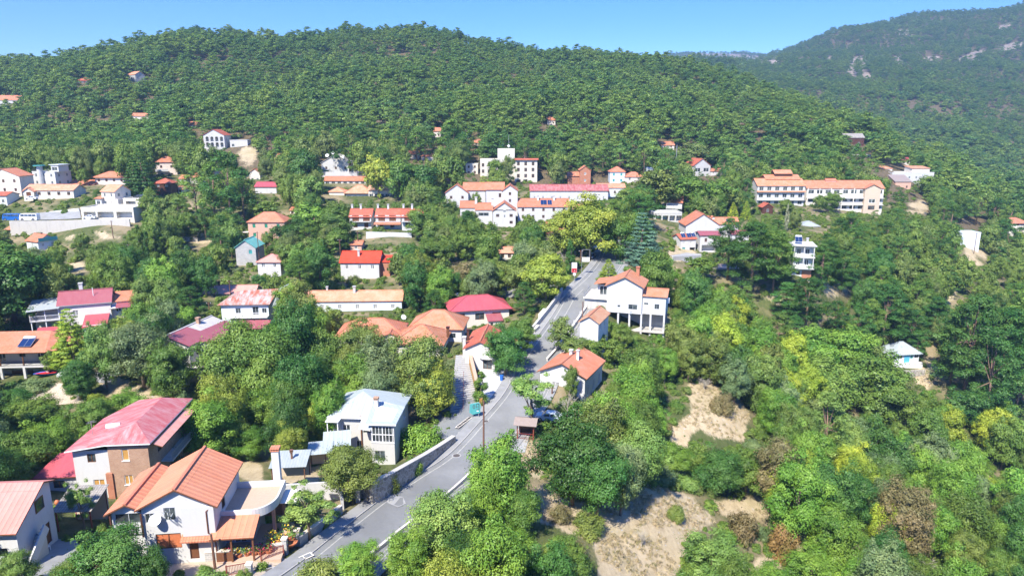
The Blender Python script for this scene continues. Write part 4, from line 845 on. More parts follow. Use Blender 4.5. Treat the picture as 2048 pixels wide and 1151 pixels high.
# right part
far('long_house','long low house with brown tiled roof and glazed front right of the pink pavilion','house',735,792,371,380,399,289,'gx','oldtile','palewall',0,7,5,'k',ww=1.6,wh=1.5)
far('annex','low white annex with violet roof to the right of the white inn','house',1462,1500,461,468,482,233,'gx','violet','white',0,6,2,'w')
far('long_house','long pale house with brown sheet roof under the tall dark pines below the inn','house',1418,1480,531,537,560,203,'gx','brownsheet','bluewhite',0,6,3,'b')
far('flat_roofed_house','cream flat roofed annex half hidden left of the cream hotel','house',930,957,327,328,350,352,'flat','white','cream',0,8,2,'b')
far('small_house','white walled house with terracotta roof just below the row of forest roofs','house',880,905,357,364,378,305,'gx','orange','palewall',0,6,2,'b')
far('small_house','pink roofed cottage between the blue fir and the tall dark pines','house',345,366,372,378,388,282,'hip','peach','palewall',0,6,2,'b')
far('small_house','white cottage with terracotta roof among trees left of the teal gabled kiosk','house',8,40,452,459,470,240,'gx','orange2','white',0,6,2,'b')
far('small_house','grey stone house with orange roof between apartment house and plane tree','house',1145,1180,409,418,434,268,'gx','orange2','greystone',0,7,2,'b')
s = far('hotel_block','white four storey hotel with pink roofs stepping back and dark balcony openings','hotel',1514,1612,357,371,412,307,'gx','orange2','white',0,10,6,'k',ww=1.9,wh=1.7,hides=-12)
s.vol(5,4,15,7,s.h+2.6,roof='gx',rise=1.6,rmat='orange2',wmat='redbrick'); s.vol(9.5,6,7.5,5,s.h+5.0,roof='gx',rise=1.3,rmat='orange2',wmat='darkwood')
s.roofpoly([[(-.3,-1.0,s.h-2.7),(s.w+.3,-1.0,s.h-2.7),(s.w+.3,-.01,s.h-2.3),(-.3,-.01,s.h-2.3)]],'orange2'); s.slabpart('balcony',0,s.w,-1.0,0,2.8,3.0,'white'); s.rail([(0,-1.0),(s.w,-1.0)],3.0,'greypaint',gap=.3)
clear([(1514,349),(1562,338),(1596,338),(1615,348),(1614,372),(1514,372)],307)
s = far('hotel_block','long stone and brick hotel wing with orange roof and three balcony floors','hotel',1613,1770,361,376,421,312,'gx','orange','offwhite',0,10,9,'k',ww=2.6,wh=1.7,hides=-12)
s.vol(25.5,-1.6,7,3,s.h,roof='gy',rise=1.7,rmat='orange',wmat='tan',wins=[('F',2,3.8,3,1.8,'w'),('F',2,.8,3,1.8,'b')])
for z in (2.7,5.7): s.slabpart('balcony',0,s.w,-1.3,0,z,z+.25,'grey'); s.rail([(0,-1.25),(25,-1.25)],z+.25,'offwhite',solid=True,h=.8)
s.vol(10,4,4.6,2.4,s.h+3,roof='gx',rise=.8,over=.2,rmat='orange',wmat='offwhite'); s.posts([(i*5.2,-1.2) for i in range(6)],0,s.h,.3,'offwhite','pillar')
s = far('small_house','red roofed timber kiosk with brown porch roof at the left foot of the white hotel','house',1524,1548,404,414,428,285,'gy','red','darkwood',0,5,1,'k')
s = far('brick_house','small red brick house with grey metal hip roof under the hotels','house',1601,1641,442,452,466,265,'hip','greysheet','redbrick',0,6,2,'b')
s = far('modern_house','white three storey modern house with balconies and roof tank on the wooded slope','house',1586,1637,489,490,553,190,'flat','white','white',-14,6,2,'k',hides=-18,wins=[('F',.8,6.3,1.1,1.6,'k'),('F',3.0,6.3,1.1,1.6,'k'),('F',.8,3.2,1.1,1.9,'dd'),('F',3.0,3.2,1.1,1.9,'dd'),('F',1.2,.6,.9,1.1,'b')])
for z in (2.5,5.6): s.slabpart('balcony',-.6,s.w+.4,-1.5,0,z,z+.2,'white'); s.rail([(-.5,-1.4),(s.w+.3,-1.4)],z+.2,'whitepaint',gap=.3)
s.posts([(.0,-1.3),(s.w/2,-1.3),(s.w,-1.3)],2.5,s.h-.2,.22,'white','pillar'); s.slabpart('roof_slab',-.9,s.w+.6,-1.7,6.3,s.h,s.h+.22,'white'); s.solar(.3,.6,s.h+.9,1.8,1.7,.8); s.chimney(3.4,1,s.h+.2,s.h+1.7,.5,'white','white')
s.slabpart('redwall',2.6,s.w,-.12,-.02,-.5,1.9,'redbrick')
s = far('long_house','long white building with stepped parapet roof right of the hotel wing','house',1784,1870,345,345,360,392,'flat','white','white',0,10,6,'k'); s.vol(12,2,10,8,s.h+2.2,roof='sf',rise=.9,rmat='peach',wmat='palewall',wins=[('F',6,2.6,1.6,1.3,'b')])
s = far('gable_house','grey roofed house with brick end and red railing below the long white building','house',1790,1824,350,363,379,375,'sf','brownsheet','salmon',0,8,2,'b')
s = far('small_house','cream hip roofed house to the left of the long white building','house',1756,1786,331,337,356,402,'hip','peach','offwhite',0,8,2,'b')
s = far('flat_roofed_house','broad white flat roofed house above the pale plane trees','house',1690,1743,309,309,320,430,'flat','white','white',0,9,4,'k')
s = far('forest_house','dark timber house with dark grey roof under tall pines on the right','house',1688,1730,267,275,290,468,'gx','greyslate','darkwood',0,8,2,'k')
s = far('forest_house','small house with crimson roof in the trees right of the white roofs','house',1803,1821,315,321,330,442,'gx','crimson','palewall',0,6,2,'b')
s = far('forest_house','pair of low orange and pink roofs in the forest on the far right','house',1803,1838,279,285,291,520,'gx','peach','redbrick',0,7,2,'b')
s = far('shed','small white and blue shed with mono pitch roof at the top of the bare bank','shed',1949,1975,430,435,446,395,'sf','bluesheet','bluewhite',-10,4,1,'k')
s = far('warehouse','plain white walled warehouse on the right hillside','warehouse',1921,1964,464,465,491,290,'flat','white','bluewhite',0,6,1,'w',wins=[])
s = far('orange_roofed_house','house with orange roof at the right edge of the photograph among trees','house',2014,2060,435,445,455,350,'hip','orange','offwhite',0,8,3,'b',over=.8)
# ================================================================== road, terrain, paving
def hit(px, py):
    p = base_hit(px, py); return p
# left edge of the carriageway, read off the photograph
LE = [(440,1235),(584,1137),(657,1078),(715,1036),(774,994),(835,956),(892,919),(928,878),(955,845),(985,810),(1012,777),(1032,738),(1052,700),(1073,674),(1108,625),(1128,590),(1153,567),(1175,547),(1196,520),(1204,497),(1206,478)]
le = [hit(*q) for q in LE]
le = [Vector((p.x, p.y)) for p in le]
def smooth(pl, n=3):
    for _ in range(n):
        q = [pl[0]]
        for a, b in zip(pl[:-1], pl[1:]): q += [a*.75+b*.25, a*.25+b*.75]
        q.append(pl[-1]); pl = q
    return pl
le = smooth(le, 3)
def offset(pl, d):
    out = []
    for i, p in enumerate(pl):
        t = (pl[min(i+1,len(pl)-1)]-pl[max(i-1,0)]).normalized(); out.append(p + Vector((t.y, -t.x))*d)
    return out
RW = 7.0
cl = offset(le, RW/2)
cx = np.array([[p.x, p.y] for p in cl])
rz = base_z(cx[:,0], cx[:,1]); k = np.ones(9)/9; rz = np.convolve(np.pad(rz, 4, 'edge'), k, 'valid')
def road_z(X, Y):
    d2 = (X[:,None]-cx[None,:,0])**2 + (Y[:,None]-cx[None,:,1])**2
    i = d2.argmin(1); return np.sqrt(d2[np.arange(len(X)), i]), rz[i]
def terr(X, Y):
    X = np.atleast_1d(np.asarray(X, float)); Y = np.atleast_1d(np.asarray(Y, float))
    z = base_z(X, Y); sel = np.nonzero((Y > 35) & (Y < 240) & (np.abs(X) < 70))[0]
    for s0 in range(0, len(sel), 20000):
        ii = sel[s0:s0+20000]; d, r = road_z(X[ii], Y[ii])
        f = np.clip((d-5.6)/4.0, 0, 1); f = f*f*(3-2*f)
        z[ii] = np.where(d < 30, (r-.13)*(1-f)+z[ii]*f, z[ii])
    return z
def tz(x, y): return float(terr([x],[y])[0])
def ground(px, py):
    p = base_hit(px, py)
    for _ in range(3): p = W(px, py, tz(p.x, p.y))
    return p
def strip(name, pl_a, pl_b, lift, mat, kind='structure', zf=None):
    """ribbon between two xy polylines following the road's own heights"""
    mb = MB()
    za = [float(road_z(np.array([a.x]), np.array([a.y]))[1][0])+lift for a in pl_a]
    zb = [float(road_z(np.array([a.x]), np.array([a.y]))[1][0])+lift for a in pl_b]
    for i in range(len(pl_a)-1):
        mb.poly([(pl_a[i].x,pl_a[i].y,za[i]),(pl_b[i].x,pl_b[i].y,zb[i]),(pl_b[i+1].x,pl_b[i+1].y,zb[i+1]),(pl_a[i+1].x,pl_a[i+1].y,za[i+1])], mat)
    o = mb.build(name); tag(o, kind=kind); return o
def inpoly(px, py, poly):
    px = np.asarray(px, float); py = np.asarray(py, float); r = np.zeros(px.shape, bool); n = len(poly)
    for i in range(n):
        x0, y0 = poly[i]; x1, y1 = poly[(i+1) % n]
        if y0 == y1: continue
        c = ((y0 > py) != (y1 > py)) & (px < (x1-x0)*(py-y0)/(y1-y0)+x0); r ^= c
    return r
# asphalt
m, nt, N, L = _nt('asphalt')
g = node(nt, 'ShaderNodeNewGeometry').outputs['Position']
n1 = noise(nt, .12, g, 6, .6); n2 = noise(nt, 2.5, g, 5, .7); n3 = noise(nt, .45, node(nt,'ShaderNodeMapping',{'Vector':g,'Scale':(1,.35,1),'Rotation':(0,0,.5)}).outputs[0], 5, .7, .6)
col = mixc(nt, ramp(nt, n1, .4, .62), (.185,.187,.182), (.24,.242,.235))
col = mixc(nt, node(nt,'ShaderNodeMath',{0:ramp(nt,n3,.52,.6),1:.35},operation='MULTIPLY').outputs[0], col, (.165,.17,.168))
col = mixc(nt, ramp(nt, n2, .3, .8), col, mixc(nt, .25, col, (.10,.10,.10)))
finish(nt, col, .85, n2, .15, .01, .25); M['asphalt'] = m
plain('paint', (.42,.41,.37), .8, .5, 2.5); plain('kerbstone', (.42,.40,.37), .85, .3); plain('pavement', (.28,.28,.275), .9, .35, .6); plain('patch', (.34,.335,.32), .9, .2); plain('forecourt', (.60,.60,.59), .85, .18, .7)
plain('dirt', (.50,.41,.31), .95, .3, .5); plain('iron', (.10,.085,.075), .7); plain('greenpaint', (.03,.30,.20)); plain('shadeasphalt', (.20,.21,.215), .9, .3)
o = strip('road', le, offset(le, RW), 0, 'asphalt')
strip('pavement', offset(le, -1.7), offset(le, -.12), .06, 'pavement')
strip('pavement', offset(le, RW+.12), offset(le, RW+1.3), .06, 'pavement')
for nm, a in (('kerb', -.12), ('kerb', RW)):
    mb = MB(); A = offset(le, a); B = offset(le, a+.12)
    z = [float(road_z(np.array([q.x]), np.array([q.y]))[1][0]) for q in A]
    for i in range(len(A)-1):
        mb.poly([(A[i].x,A[i].y,z[i]+.12),(B[i].x,B[i].y,z[i]+.12),(B[i+1].x,B[i+1].y,z[i+1]+.12),(A[i+1].x,A[i+1].y,z[i+1]+.12)], 'kerbstone')
        for q in (A, B): mb.poly([(q[i].x,q[i].y,z[i]-.1),(q[i+1].x,q[i+1].y,z[i+1]-.1),(q[i+1].x,q[i+1].y,z[i+1]+.12),(q[i].x,q[i].y,z[i]+.12)], 'kerbstone')
    tag(mb.build('kerb'), kind='structure')
strip('road_marking', offset(le, .75), offset(le, .90), .008, 'paint'); strip('road_marking', offset(le, RW-.6), offset(le, RW-.46), .008, 'paint')
# parking bays on the upper left of the carriageway
i0 = min(range(len(le)), key=lambda i: abs(le[i].y-hit(1085,650).y)); i1 = min(range(len(le)), key=lambda i: abs(le[i].y-hit(1150,570).y))
o1 = offset(le, 2.55); o2 = offset(le, 2.68); strip('road_marking', o1[i0:i1], o2[i0:i1], .008, 'paint')
for i in range(i0, i1, 5):
    A = le; mb = MB(); t = (A[i+1]-A[i]).normalized(); a = o1[i]; b = offset(le, .9)[i]; z = float(road_z(np.array([a.x]), np.array([a.y]))[1][0])+.009
    mb.poly([(a.x,a.y,z),(b.x,b.y,z),(b.x+t.x*.12,b.y+t.y*.12,z),(a.x+t.x*.12,a.y+t.y*.12,z)], 'paint'); tag(mb.build('road_marking'), kind='structure')
def drape(name, poly_px, mat, lift=.05, step=1.0, kind='structure', zfun=None, label=None, cat=None):
    from mathutils.geometry import delaunay_2d_cdt
    pw = [ground(*q) for q in poly_px]; P2 = []
    for a, b in zip(pw, pw[1:]+pw[:1]):
        n = max(1, int((Vector((b.x-a.x,b.y-a.y))).length/step))
        P2 += [Vector((a.x+(b.x-a.x)*t/n, a.y+(b.y-a.y)*t/n)) for t in range(n)]
    nb = len(P2); X = np.arange(min(p.x for p in P2), max(p.x for p in P2), step); Y = np.arange(min(p.y for p in P2), max(p.y for p in P2), step)
    gx, gy = np.meshgrid(X, Y); ok = inpoly(gx, gy, [(p.x,p.y) for p in P2[:nb]])
    P2 += [Vector((float(x), float(y))) for x, y in zip(gx[ok], gy[ok])]
    v, e, f, *_ = delaunay_2d_cdt(P2, [], [list(range(nb))], 1, 1e-4)
    zz = terr([q.x for q in v], [q.y for q in v])+lift
    mb = MB(); mb.v = [(q.x, q.y, float(z)) for q, z in zip(v, zz)]; mb.f = [tuple(t) for t in f]; mb.m = [mb.mi(mat)]*len(mb.f)
    o = mb.build(name); tag(o, label, cat, kind=kind); return o
drape('forecourt', [(948,812),(960,740),(955,724),(1012,726),(1022,760),(1000,790),(975,808)], 'forecourt', .15)
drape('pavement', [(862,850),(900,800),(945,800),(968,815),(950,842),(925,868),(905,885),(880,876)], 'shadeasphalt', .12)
drape('yard', [(300,1165),(330,1122),(575,1118),(588,1128),(545,1165)], 'dirt', .07)
drape('yard', [(40,1130),(112,1078),(150,1078),(165,1100),(120,1165),(30,1165)], 'pavement', .08)
drape('yard', [(44,790),(75,776),(112,766),(140,768),(160,790),(168,806),(70,812),(50,805)], 'dirt', .08)
drape('lane', [(186,752),(205,730),(235,722),(240,740),(222,768),(196,765)], 'pavement', .08)
drape('lane', [(60,441),(66,428),(160,420),(162,438)], 'pavement', .3, 2.0)
drape('lane', [(610,828),(640,812),(712,815),(700,830),(640,835)], 'pavement', .1)
drape('lane', [(860,600),(900,588),(990,575),(1060,570),(1100,560),(1130,548),(1130,560),(1080,590),(980,596),(900,606)], 'pavement', .1, 1.5)
drape('lane', [(1206,560),(1230,545),(1265,552),(1262,566),(1232,575)], 'pavement', .15)
drape('yard', [(1340,512),(1372,506),(1405,508),(1402,524),(1380,528)], 'patch', .2, 1.5)
drape('lane', [(1030,905),(1036,850),(1060,826),(1078,836),(1062,860),(1050,905)], 'patch', .1)
drape('road_patch', [(768,1003),(783,983),(806,995),(812,1008),(796,1016)], 'patch', .14)
def bare(px, py): pass

# land cover: where the soil lies open (photo outlines, laid on the ground)
BARE = [[(1075,960),(1100,985),(1180,1010),(1200,985),(1260,970),(1330,975),(1390,990),(1400,1020),(1440,1050),(1400,1060),(1360,1080),(1350,1151),(1300,1200),(1190,1200),(1180,1080),(1110,1060),(1075,1035)],
 [(1378,800),(1385,772),(1430,768),(1490,790),(1500,830),(1480,880),(1430,885),(1395,865),(1350,900),(1335,880),(1370,835)],
 [(1430,1000),(1500,990),(1545,1000),(1560,1030),(1500,1040),(1440,1030)], [(1515,1120),(1560,1100),(1600,1050),(1625,1090),(1610,1160),(1530,1170)],
 [(1512,590),(1560,590),(1600,612),(1590,625),(1540,605)], [(1650,572),(1700,565),(1700,595),(1655,600)], [(1805,735),(1850,735),(1850,760),(1820,770)], [(1862,705),(1885,735),(1900,772),(1884,770),(1860,735)],
 [(1905,425),(1935,432),(1950,455),(1925,450)], [(1925,495),(1965,495),(1972,525),(1945,530)], [(1890,600),(1912,575),(1925,580),(1905,615)], [(1815,400),(1850,400),(1855,425),(1820,420)],
 [(110,472),(150,462),(168,468),(130,484)], [(192,466),(246,462),(262,474),(205,480)], [(150,520),(190,520),(175,545),(150,540)], [(380,468),(415,466),(420,484),(370,490)],
 [(440,920),(500,880),(530,900),(540,960),(480,960)], [(560,930),(650,930),(660,960),(560,965)], [(170,740),(220,740),(260,770),(330,800),(230,800)], [(1340,500),(1400,500),(1400,530),(1345,530)],
 [(490,285),(520,300),(505,340),(480,330)], [(400,880),(450,870),(450,905),(400,905)], [(1030,880),(1080,880),(1078,960),(1050,930)]]
ROCK = [[(1690,150),(1700,118),(1725,110),(1740,150),(1760,165),(1745,168),(1715,150)], [(1380,110),(1420,100),(1460,108),(1560,116),(1550,134),(1500,132),(1430,122)], [(1225,122),(1330,116),(1340,124),(1240,128)],
 [(1910,120),(1945,105),(1975,95),(1960,122),(1925,126)], [(1985,62),(2005,48),(2020,44),(2024,56),(2005,62)], [(1640,118),(1665,112),(1668,120)], [(1590,140),(1605,134),(1610,144)], [(1980,110),(2010,90),(2048,80),(2048,95)], [(1770,120),(1800,110),(1810,140)], [(1870,225),(1890,215),(1880,235)],
 [(420,60),(470,62),(475,85),(430,90)], [(1785,60),(1830,62),(1830,72),(1790,70)], [(1840,115),(1880,112),(1885,122),(1850,126)]]
nu, nv = 560, 600
us = np.linspace(-1.45, 1.45, nu); vs = np.linspace(math.log(14), math.log(6400), nv)
U, V = np.meshgrid(us, vs); Yg = np.exp(V); Xg = U*Yg
Zg = terr(Xg.ravel(), Yg.ravel()).reshape(Xg.shape)
# small relief away from the road
rng = np.random.default_rng(3)
def vnoise(x, y, s, seed):
    r = np.random.default_rng(seed); T = r.random((256,256)); x = x/s; y = y/s; xi = np.floor(x).astype(int); yi = np.floor(y).astype(int); fx = x-xi; fy = y-yi
    fx = fx*fx*(3-2*fx); fy = fy*fy*(3-2*fy); g = lambda i, j: T[i % 256, j % 256]
    return (g(xi,yi)*(1-fx)+g(xi+1,yi)*fx)*(1-fy)+(g(xi,yi+1)*(1-fx)+g(xi+1,yi+1)*fx)*fy
far_amp = np.clip((Yg-500)/700, 0, 1)
Zg = Zg + far_amp*((vnoise(Xg,Yg,140,1)-.5)*26+(vnoise(Xg,Yg,60,2)-.5)*12)
verts = np.stack([Xg, Yg, Zg], -1).reshape(-1, 3)
idx = np.arange(nu*nv).reshape(nv, nu)
faces = np.stack([idx[:-1,:-1], idx[:-1,1:], idx[1:,1:], idx[1:,:-1]], -1).reshape(-1, 4)
me = bpy.data.meshes.new('terrain'); me.vertices.add(len(verts)); me.vertices.foreach_set('co', verts.ravel())
me.loops.add(faces.size); me.loops.foreach_set('vertex_index', faces.ravel()); me.polygons.add(len(faces)); me.polygons.foreach_set('loop_start', np.arange(0, faces.size, 4)); me.polygons.foreach_set('loop_total', np.full(len(faces), 4))
me.update(calc_edges=True); me.polygons.foreach_set('use_smooth', [True]*len(faces))
Dp = verts[:,1]*CT-(verts[:,2]-CAMZ)*ST; PX = CX+F*verts[:,0]/Dp; PY = CY-F*(verts[:,1]*ST+(verts[:,2]-CAMZ)*CT)/Dp
cov = np.zeros((len(verts), 4)); cov[:,3] = 1
WX = (vnoise(verts[:,0], verts[:,1], 6, 21)-.5)*45; WY = (vnoise(verts[:,0], verts[:,1], 6, 22)-.5)*28
for pl in BARE: cov[inpoly(PX+WX, PY+WY, pl) & (Dp < 420), 0] = 1
for pl in ROCK: cov[inpoly(PX, PY, pl) & (Dp > 600), 1] = 1
cov[:,2] = (Dp > 340)
for _ in range(2):
    c3 = cov.reshape(nv, nu, 4); c3[1:-1,1:-1] = (c3[:-2,1:-1]+c3[2:,1:-1]+c3[1:-1,:-2]+c3[1:-1,2:]+2*c3[1:-1,1:-1])/6; cov = c3.reshape(-1,4)
a = me.color_attributes.new('cover', 'FLOAT_COLOR', 'POINT'); a.data.foreach_set('color', cov.ravel())
def fast_height(X, Y):
    """bilinear look-up in the finished terrain grid"""
    X = np.asarray(X, float); Y = np.asarray(Y, float); u = (X/Y-us[0])/(us[1]-us[0]); v = (np.log(Y)-vs[0])/(vs[1]-vs[0])
    i = np.clip(u.astype(int), 0, nu-2); j = np.clip(v.astype(int), 0, nv-2); fu = np.clip(u-i, 0, 1); fv = np.clip(v-j, 0, 1)
    return (Zg[j,i]*(1-fu)+Zg[j,i+1]*fu)*(1-fv)+(Zg[j+1,i]*(1-fu)+Zg[j+1,i+1]*fu)*fv
m, nt, N, L = _nt('earth')
g = node(nt, 'ShaderNodeNewGeometry').outputs['Position']
at = node(nt, 'ShaderNodeAttribute', attribute_name='cover'); sc_ = node(nt, 'ShaderNodeSeparateColor', {0: at.outputs['Color']})
n1 = noise(nt, .08, g, 7, .65); n2 = noise(nt, .7, node(nt,'ShaderNodeMapping',{'Vector':g,'Rotation':(0,0,.6),'Scale':(1.5,.6,1)}).outputs[0], 8, .75, .4); n3 = noise(nt, 4, g, 6, .8); n4 = noise(nt, .02, g, 7, .7)
green = mixc(nt, ramp(nt, n2, .35, .65), (.055,.08,.024), (.11,.12,.045)); green = mixc(nt, ramp(nt, n1, .44, .62), green, (.27,.215,.13))
dry = mixc(nt, ramp(nt, n2, .35, .6), (.36,.285,.175), (.50,.405,.265)); dry = mixc(nt, ramp(nt, n3, .56, .70), dry, (.30,.23,.15)); dry = mixc(nt, ramp(nt, noise(nt, 1.6, g, 3, .5), .66, .70), dry, (.42,.40,.38)); dry = mixc(nt, node(nt,'ShaderNodeMath',{0:ramp(nt,n1,.52,.7),1:.5},operation='MULTIPLY').outputs[0], dry, (.20,.20,.08))
wood = mixc(nt, ramp(nt, n2, .4, .65), (.085,.075,.04), (.20,.14,.09)); rock = mixc(nt, ramp(nt, n4, .4, .6), (.25,.20,.16), (.36,.29,.24))
fb = node(nt, 'ShaderNodeMath', {0: sc_.outputs[0], 1: node(nt,'ShaderNodeMath',{0:n2,1:1.3,2:-.65},operation='MULTIPLY_ADD').outputs[0]}, operation='ADD').outputs[0]
col = mixc(nt, sc_.outputs[2], green, wood); col = mixc(nt, ramp(nt, fb, .28, .66), col, dry)
fr = node(nt, 'ShaderNodeMath', {0: sc_.outputs[1], 1: node(nt,'ShaderNodeMath',{0:n1,1:.5},operation='SUBTRACT').outputs[0]}, operation='ADD').outputs[0]
col = mixc(nt, ramp(nt, fr, .4, .55), col, rock)
hb = node(nt,'ShaderNodeMath',{0:n3,1:n2},operation='ADD').outputs[0]
finish(nt, col, .95, hb, .6, .25, .1); me.materials.append(m); M['earth'] = m
o = bpy.data.objects.new('terrain', me); COL.objects.link(o); tag(o, kind='structure')
# ================================================================== walls, fences, stairs
def wallline(name, label, cat, pts, mat, th=.4, cap=None, below=1.0, lift=0, seg=2.5, group=None):
    """wall along ground points (px, py, height[, depth]); each top follows its height"""
    Q = []
    for q in pts:
        p = P(q[0], q[1], q[3]) if len(q) > 3 else ground(q[0], q[1])
        Q.append((p.x, p.y, p.z+lift, q[2]))
    o0 = Vector(Q[0][:3]); t = None; mb = MB(); cb = MB()
    for a, b in zip(Q[:-1], Q[1:]):
        d = Vector((b[0]-a[0], b[1]-a[1], 0)); Ln = d.length; d.normalize(); n = Vector((-d.y, d.x, 0))*th/2
        A = Vector(a[:3])-o0; B = Vector(b[:3])-o0
        for i in range(max(1, int(Ln/seg))):
            k = max(1, int(Ln/seg)); f0, f1 = i/k, (i+1)/k; p = A.lerp(B, f0); q = A.lerp(B, f1); h0 = a[3]+(b[3]-a[3])*f0; h1 = a[3]+(b[3]-a[3])*f1
            z = Vector((0,0,1)); lo = z*below
            v = [p-n-lo, q-n-lo, q-n+z*h1, p-n+z*h0, p+n-lo, q+n-lo, q+n+z*h1, p+n+z*h0]
            mb.poly([v[0],v[1],v[2],v[3]], mat); mb.poly([v[5],v[4],v[7],v[6]], mat); mb.poly([v[3],v[2],v[6],v[7]], mat)
            if i == 0: mb.poly([v[4],v[0],v[3],v[7]], mat)
            if i == k-1: mb.poly([v[1],v[5],v[6],v[2]], mat)
            if cap: cb.bar(p+z*(h0+.06), q+z*(h1+.06), th+.1, cap, .1)
    if cap:
        t = empty(name, o0); tag(t, label, cat, group); mb.build('wall', t); cb.build('coping', t); return t
    o = mb.build(name, loc=o0); tag(o, label, cat, group); return o
W_ = wallline
W_('retaining_wall','rough stone retaining wall curving along the street below the blue roofed house','wall',[(908,884,1.0),(880,908,1.4),(850,934,1.9),(815,962,2.4),(785,985,2.7),(760,1000,2.8),(742,1008,2.7)],'stone',.6,'concrete')
W_('retaining_wall','stone wall in the tree shade at the street entrance of the garden','wall',[(742,1004,2.6),(722,992,2.6),(700,984,2.4)],'stone',.5,'concrete')
W_('garden_wall','tall white garden wall behind the roof terrace','wall',[(560,1004,2.3),(620,1000,2.3),(682,996,2.3)],'white',.25)
W_('garden_wall','white wall end piece facing the street under the round tree','wall',[(682,997,1.6),(686,1018,1.5)],'white',.25)
W_('boundary_wall','low rough stone boundary wall along the pavement beside the patio tree','wall',[(598,1092,1.0),(640,1060,1.0),(683,1026,1.0)],'greystone',.35,'palewall')
W_('boundary_wall','low grey stone wall below the flower pots of the white house','wall',[(412,1122,1.0),(480,1117,1.0),(570,1104,1.0)],'greystone',.3,'palewall')
W_('parapet','low white concrete parapet along the valley side of the lower street','parapet',[(700,1146,.55),(752,1106,.55),(800,1066,.55),(850,1028,.55),(908,981,.55),(934,957,.55),(965,925,.55)],'palewall',.3,None,2.0)
W_('street_wall','grey concrete retaining wall with posts along the valley side of the upper street','wall',[(1094,722,.5),(1112,702,.5),(1148,652,.5),(1172,617,.5),(1192,588,.5),(1203,566,.5)],'concrete',.3,'palewall',4.0)
W_('street_wall','grey stone wall in the shade on the left side of the upper street','wall',[(1062,668,1.1),(1096,628,1.4),(1118,598,1.4),(1124,586,1.2)],'greystone',.4,'concrete')
W_('gate_wall','short pale concrete wall block left of the street nearest the crimson roof','wall',[(1080,640,1.3),(1090,628,1.3)],'palewall',.8)
W_('gate_wall','second pale wall block left of the street nearer to the street lamp tree','wall',[(1066,668,1.0),(1076,658,1.0)],'palewall',.8)
W_('retaining_wall','long cream concrete retaining wall below the bus and the parking garage','wall',[(22,459,3.0,238),(100,460,3.2,238),(180,460,3.6,238),(262,460,3.8,238)],'concrete',.6,None,2)
W_('retaining_wall','grey concrete wall rising behind the parked bus','wall',[(66,433,1.0,255),(110,432,1.9,253),(160,431,2.7,251)],'dimwhite',.5,None,2)
W_('retaining_wall','whitewashed retaining wall below the row of terraced houses','wall',[(733,484,3.4,226),(780,484,3.2,226),(824,484,3.0,226)],'white',.5,None,2)
W_('retaining_wall','white wall terrace in front of the house with satellite dishes','wall',[(638,353,2.2,322),(690,353,2.2,322),(735,353,2.2,322)],'white',.4,None,2)
W_('retaining_wall','tall grey concrete wall under the arched villa','wall',[(400,320,5.2,386),(436,320,5.2,386)],'dimwhite',.6,None,2)
W_('retaining_wall','pale plastered wall left of the hip roofed pink house','wall',[(150,381,3.4,300),(182,381,4.4,300)],'dimwhite',.5,None,2)
W_('retaining_wall','grey plastered wall and terrace just left of the tall blue fir top','wall',[(243,343,4.0,312),(267,343,4.4,312)],'palewall',.5,None,2)
W_('retaining_wall','short grey stone terrace wall on the dry ground near the poplars','wall',[(200,474,1.6,240),(242,474,1.4,240)],'dimwhite',.4,None,1)
W_('retaining_wall','old stone wall in the shade behind the blue roofed house','wall',[(612,812,1.8),(660,814,2.0),(712,816,2.0)],'stone',.5)
W_('terrace_wall','dry stone wall on the slope left of the teal stone house','wall',[(362,480,1.2),(396,483,1.3)],'stone',.5)
W_('terrace_wall','grey rubble wall below the blue hut','wall',[(1806,752,1.6),(1848,750,1.6)],'stone',.6,None,1.5)
W_('terrace_wall','white rendered terrace wall under the solar roofed white house','wall',[(1345,520,1.2),(1400,517,1.2)],'white',.4)
# posts standing on the upper street wall
G_ = 'posts on the valley side wall of the upper street'
pw = [ground(*q) for q in ((1112,702),(1148,652),(1172,617),(1192,588),(1203,566))]
tot = []
for a, b in zip(pw[:-1], pw[1:]):
    n = max(1, int((b-a).length/3.6)); tot += [a.lerp(b, i/n) for i in range(n)]
ords = ['nearest','second','third','fourth','fifth','sixth','seventh','eighth','ninth','tenth','eleventh','twelfth','thirteenth','fourteenth','fifteenth','sixteenth','seventeenth','eighteenth','nineteenth','twentieth']
for i, p in enumerate(tot[:20]):
    mb = MB(); mb.box(-.11,.11,-.11,.11,.3,1.25,'dimwhite'); o = mb.build('bollard', loc=(p.x,p.y,p.z)); tag(o, f'{ords[i]} pale concrete post on the upper street wall, counted uphill', 'post', G_)
# stairway
plain('stepstone', (.38,.375,.365), .9, .3, 1.5)
b0, b1 = ground(900,828), ground(958,812); t0, t1 = ground(912,728), ground(934,726)
root = empty('stairway', b0); tag(root, 'broad white public stairway climbing from the street past the plane tree', 'stairs')
mb = MB(); ns = 26; up = 3.4
for i in range(ns):
    f0, f1 = i/ns, (i+1)/ns
    a = b0.lerp(t0, f0); b = b1.lerp(t1, f0); c = b1.lerp(t1, f1); d = b0.lerp(t0, f1)
    z1 = max(tz(a.x,a.y), tz(b.x,b.y)); z = b0.z+.25+up*f1-b0.z
    pts = [Vector((q.x-b0.x, q.y-b0.y, 0)) for q in (a,b,c,d)]
    hi = [(q.x,q.y,z) for q in pts]; lo = [(q.x,q.y,z-1.6) for q in pts]
    mb.poly(hi, 'stepstone'); mb.poly([lo[0],lo[1],hi[1],hi[0]], 'patch'); mb.poly([lo[1],lo[2],hi[2],hi[1]], 'forecourt'); mb.poly([lo[3],lo[0],hi[0],hi[3]], 'forecourt')
mb.build('steps', root)
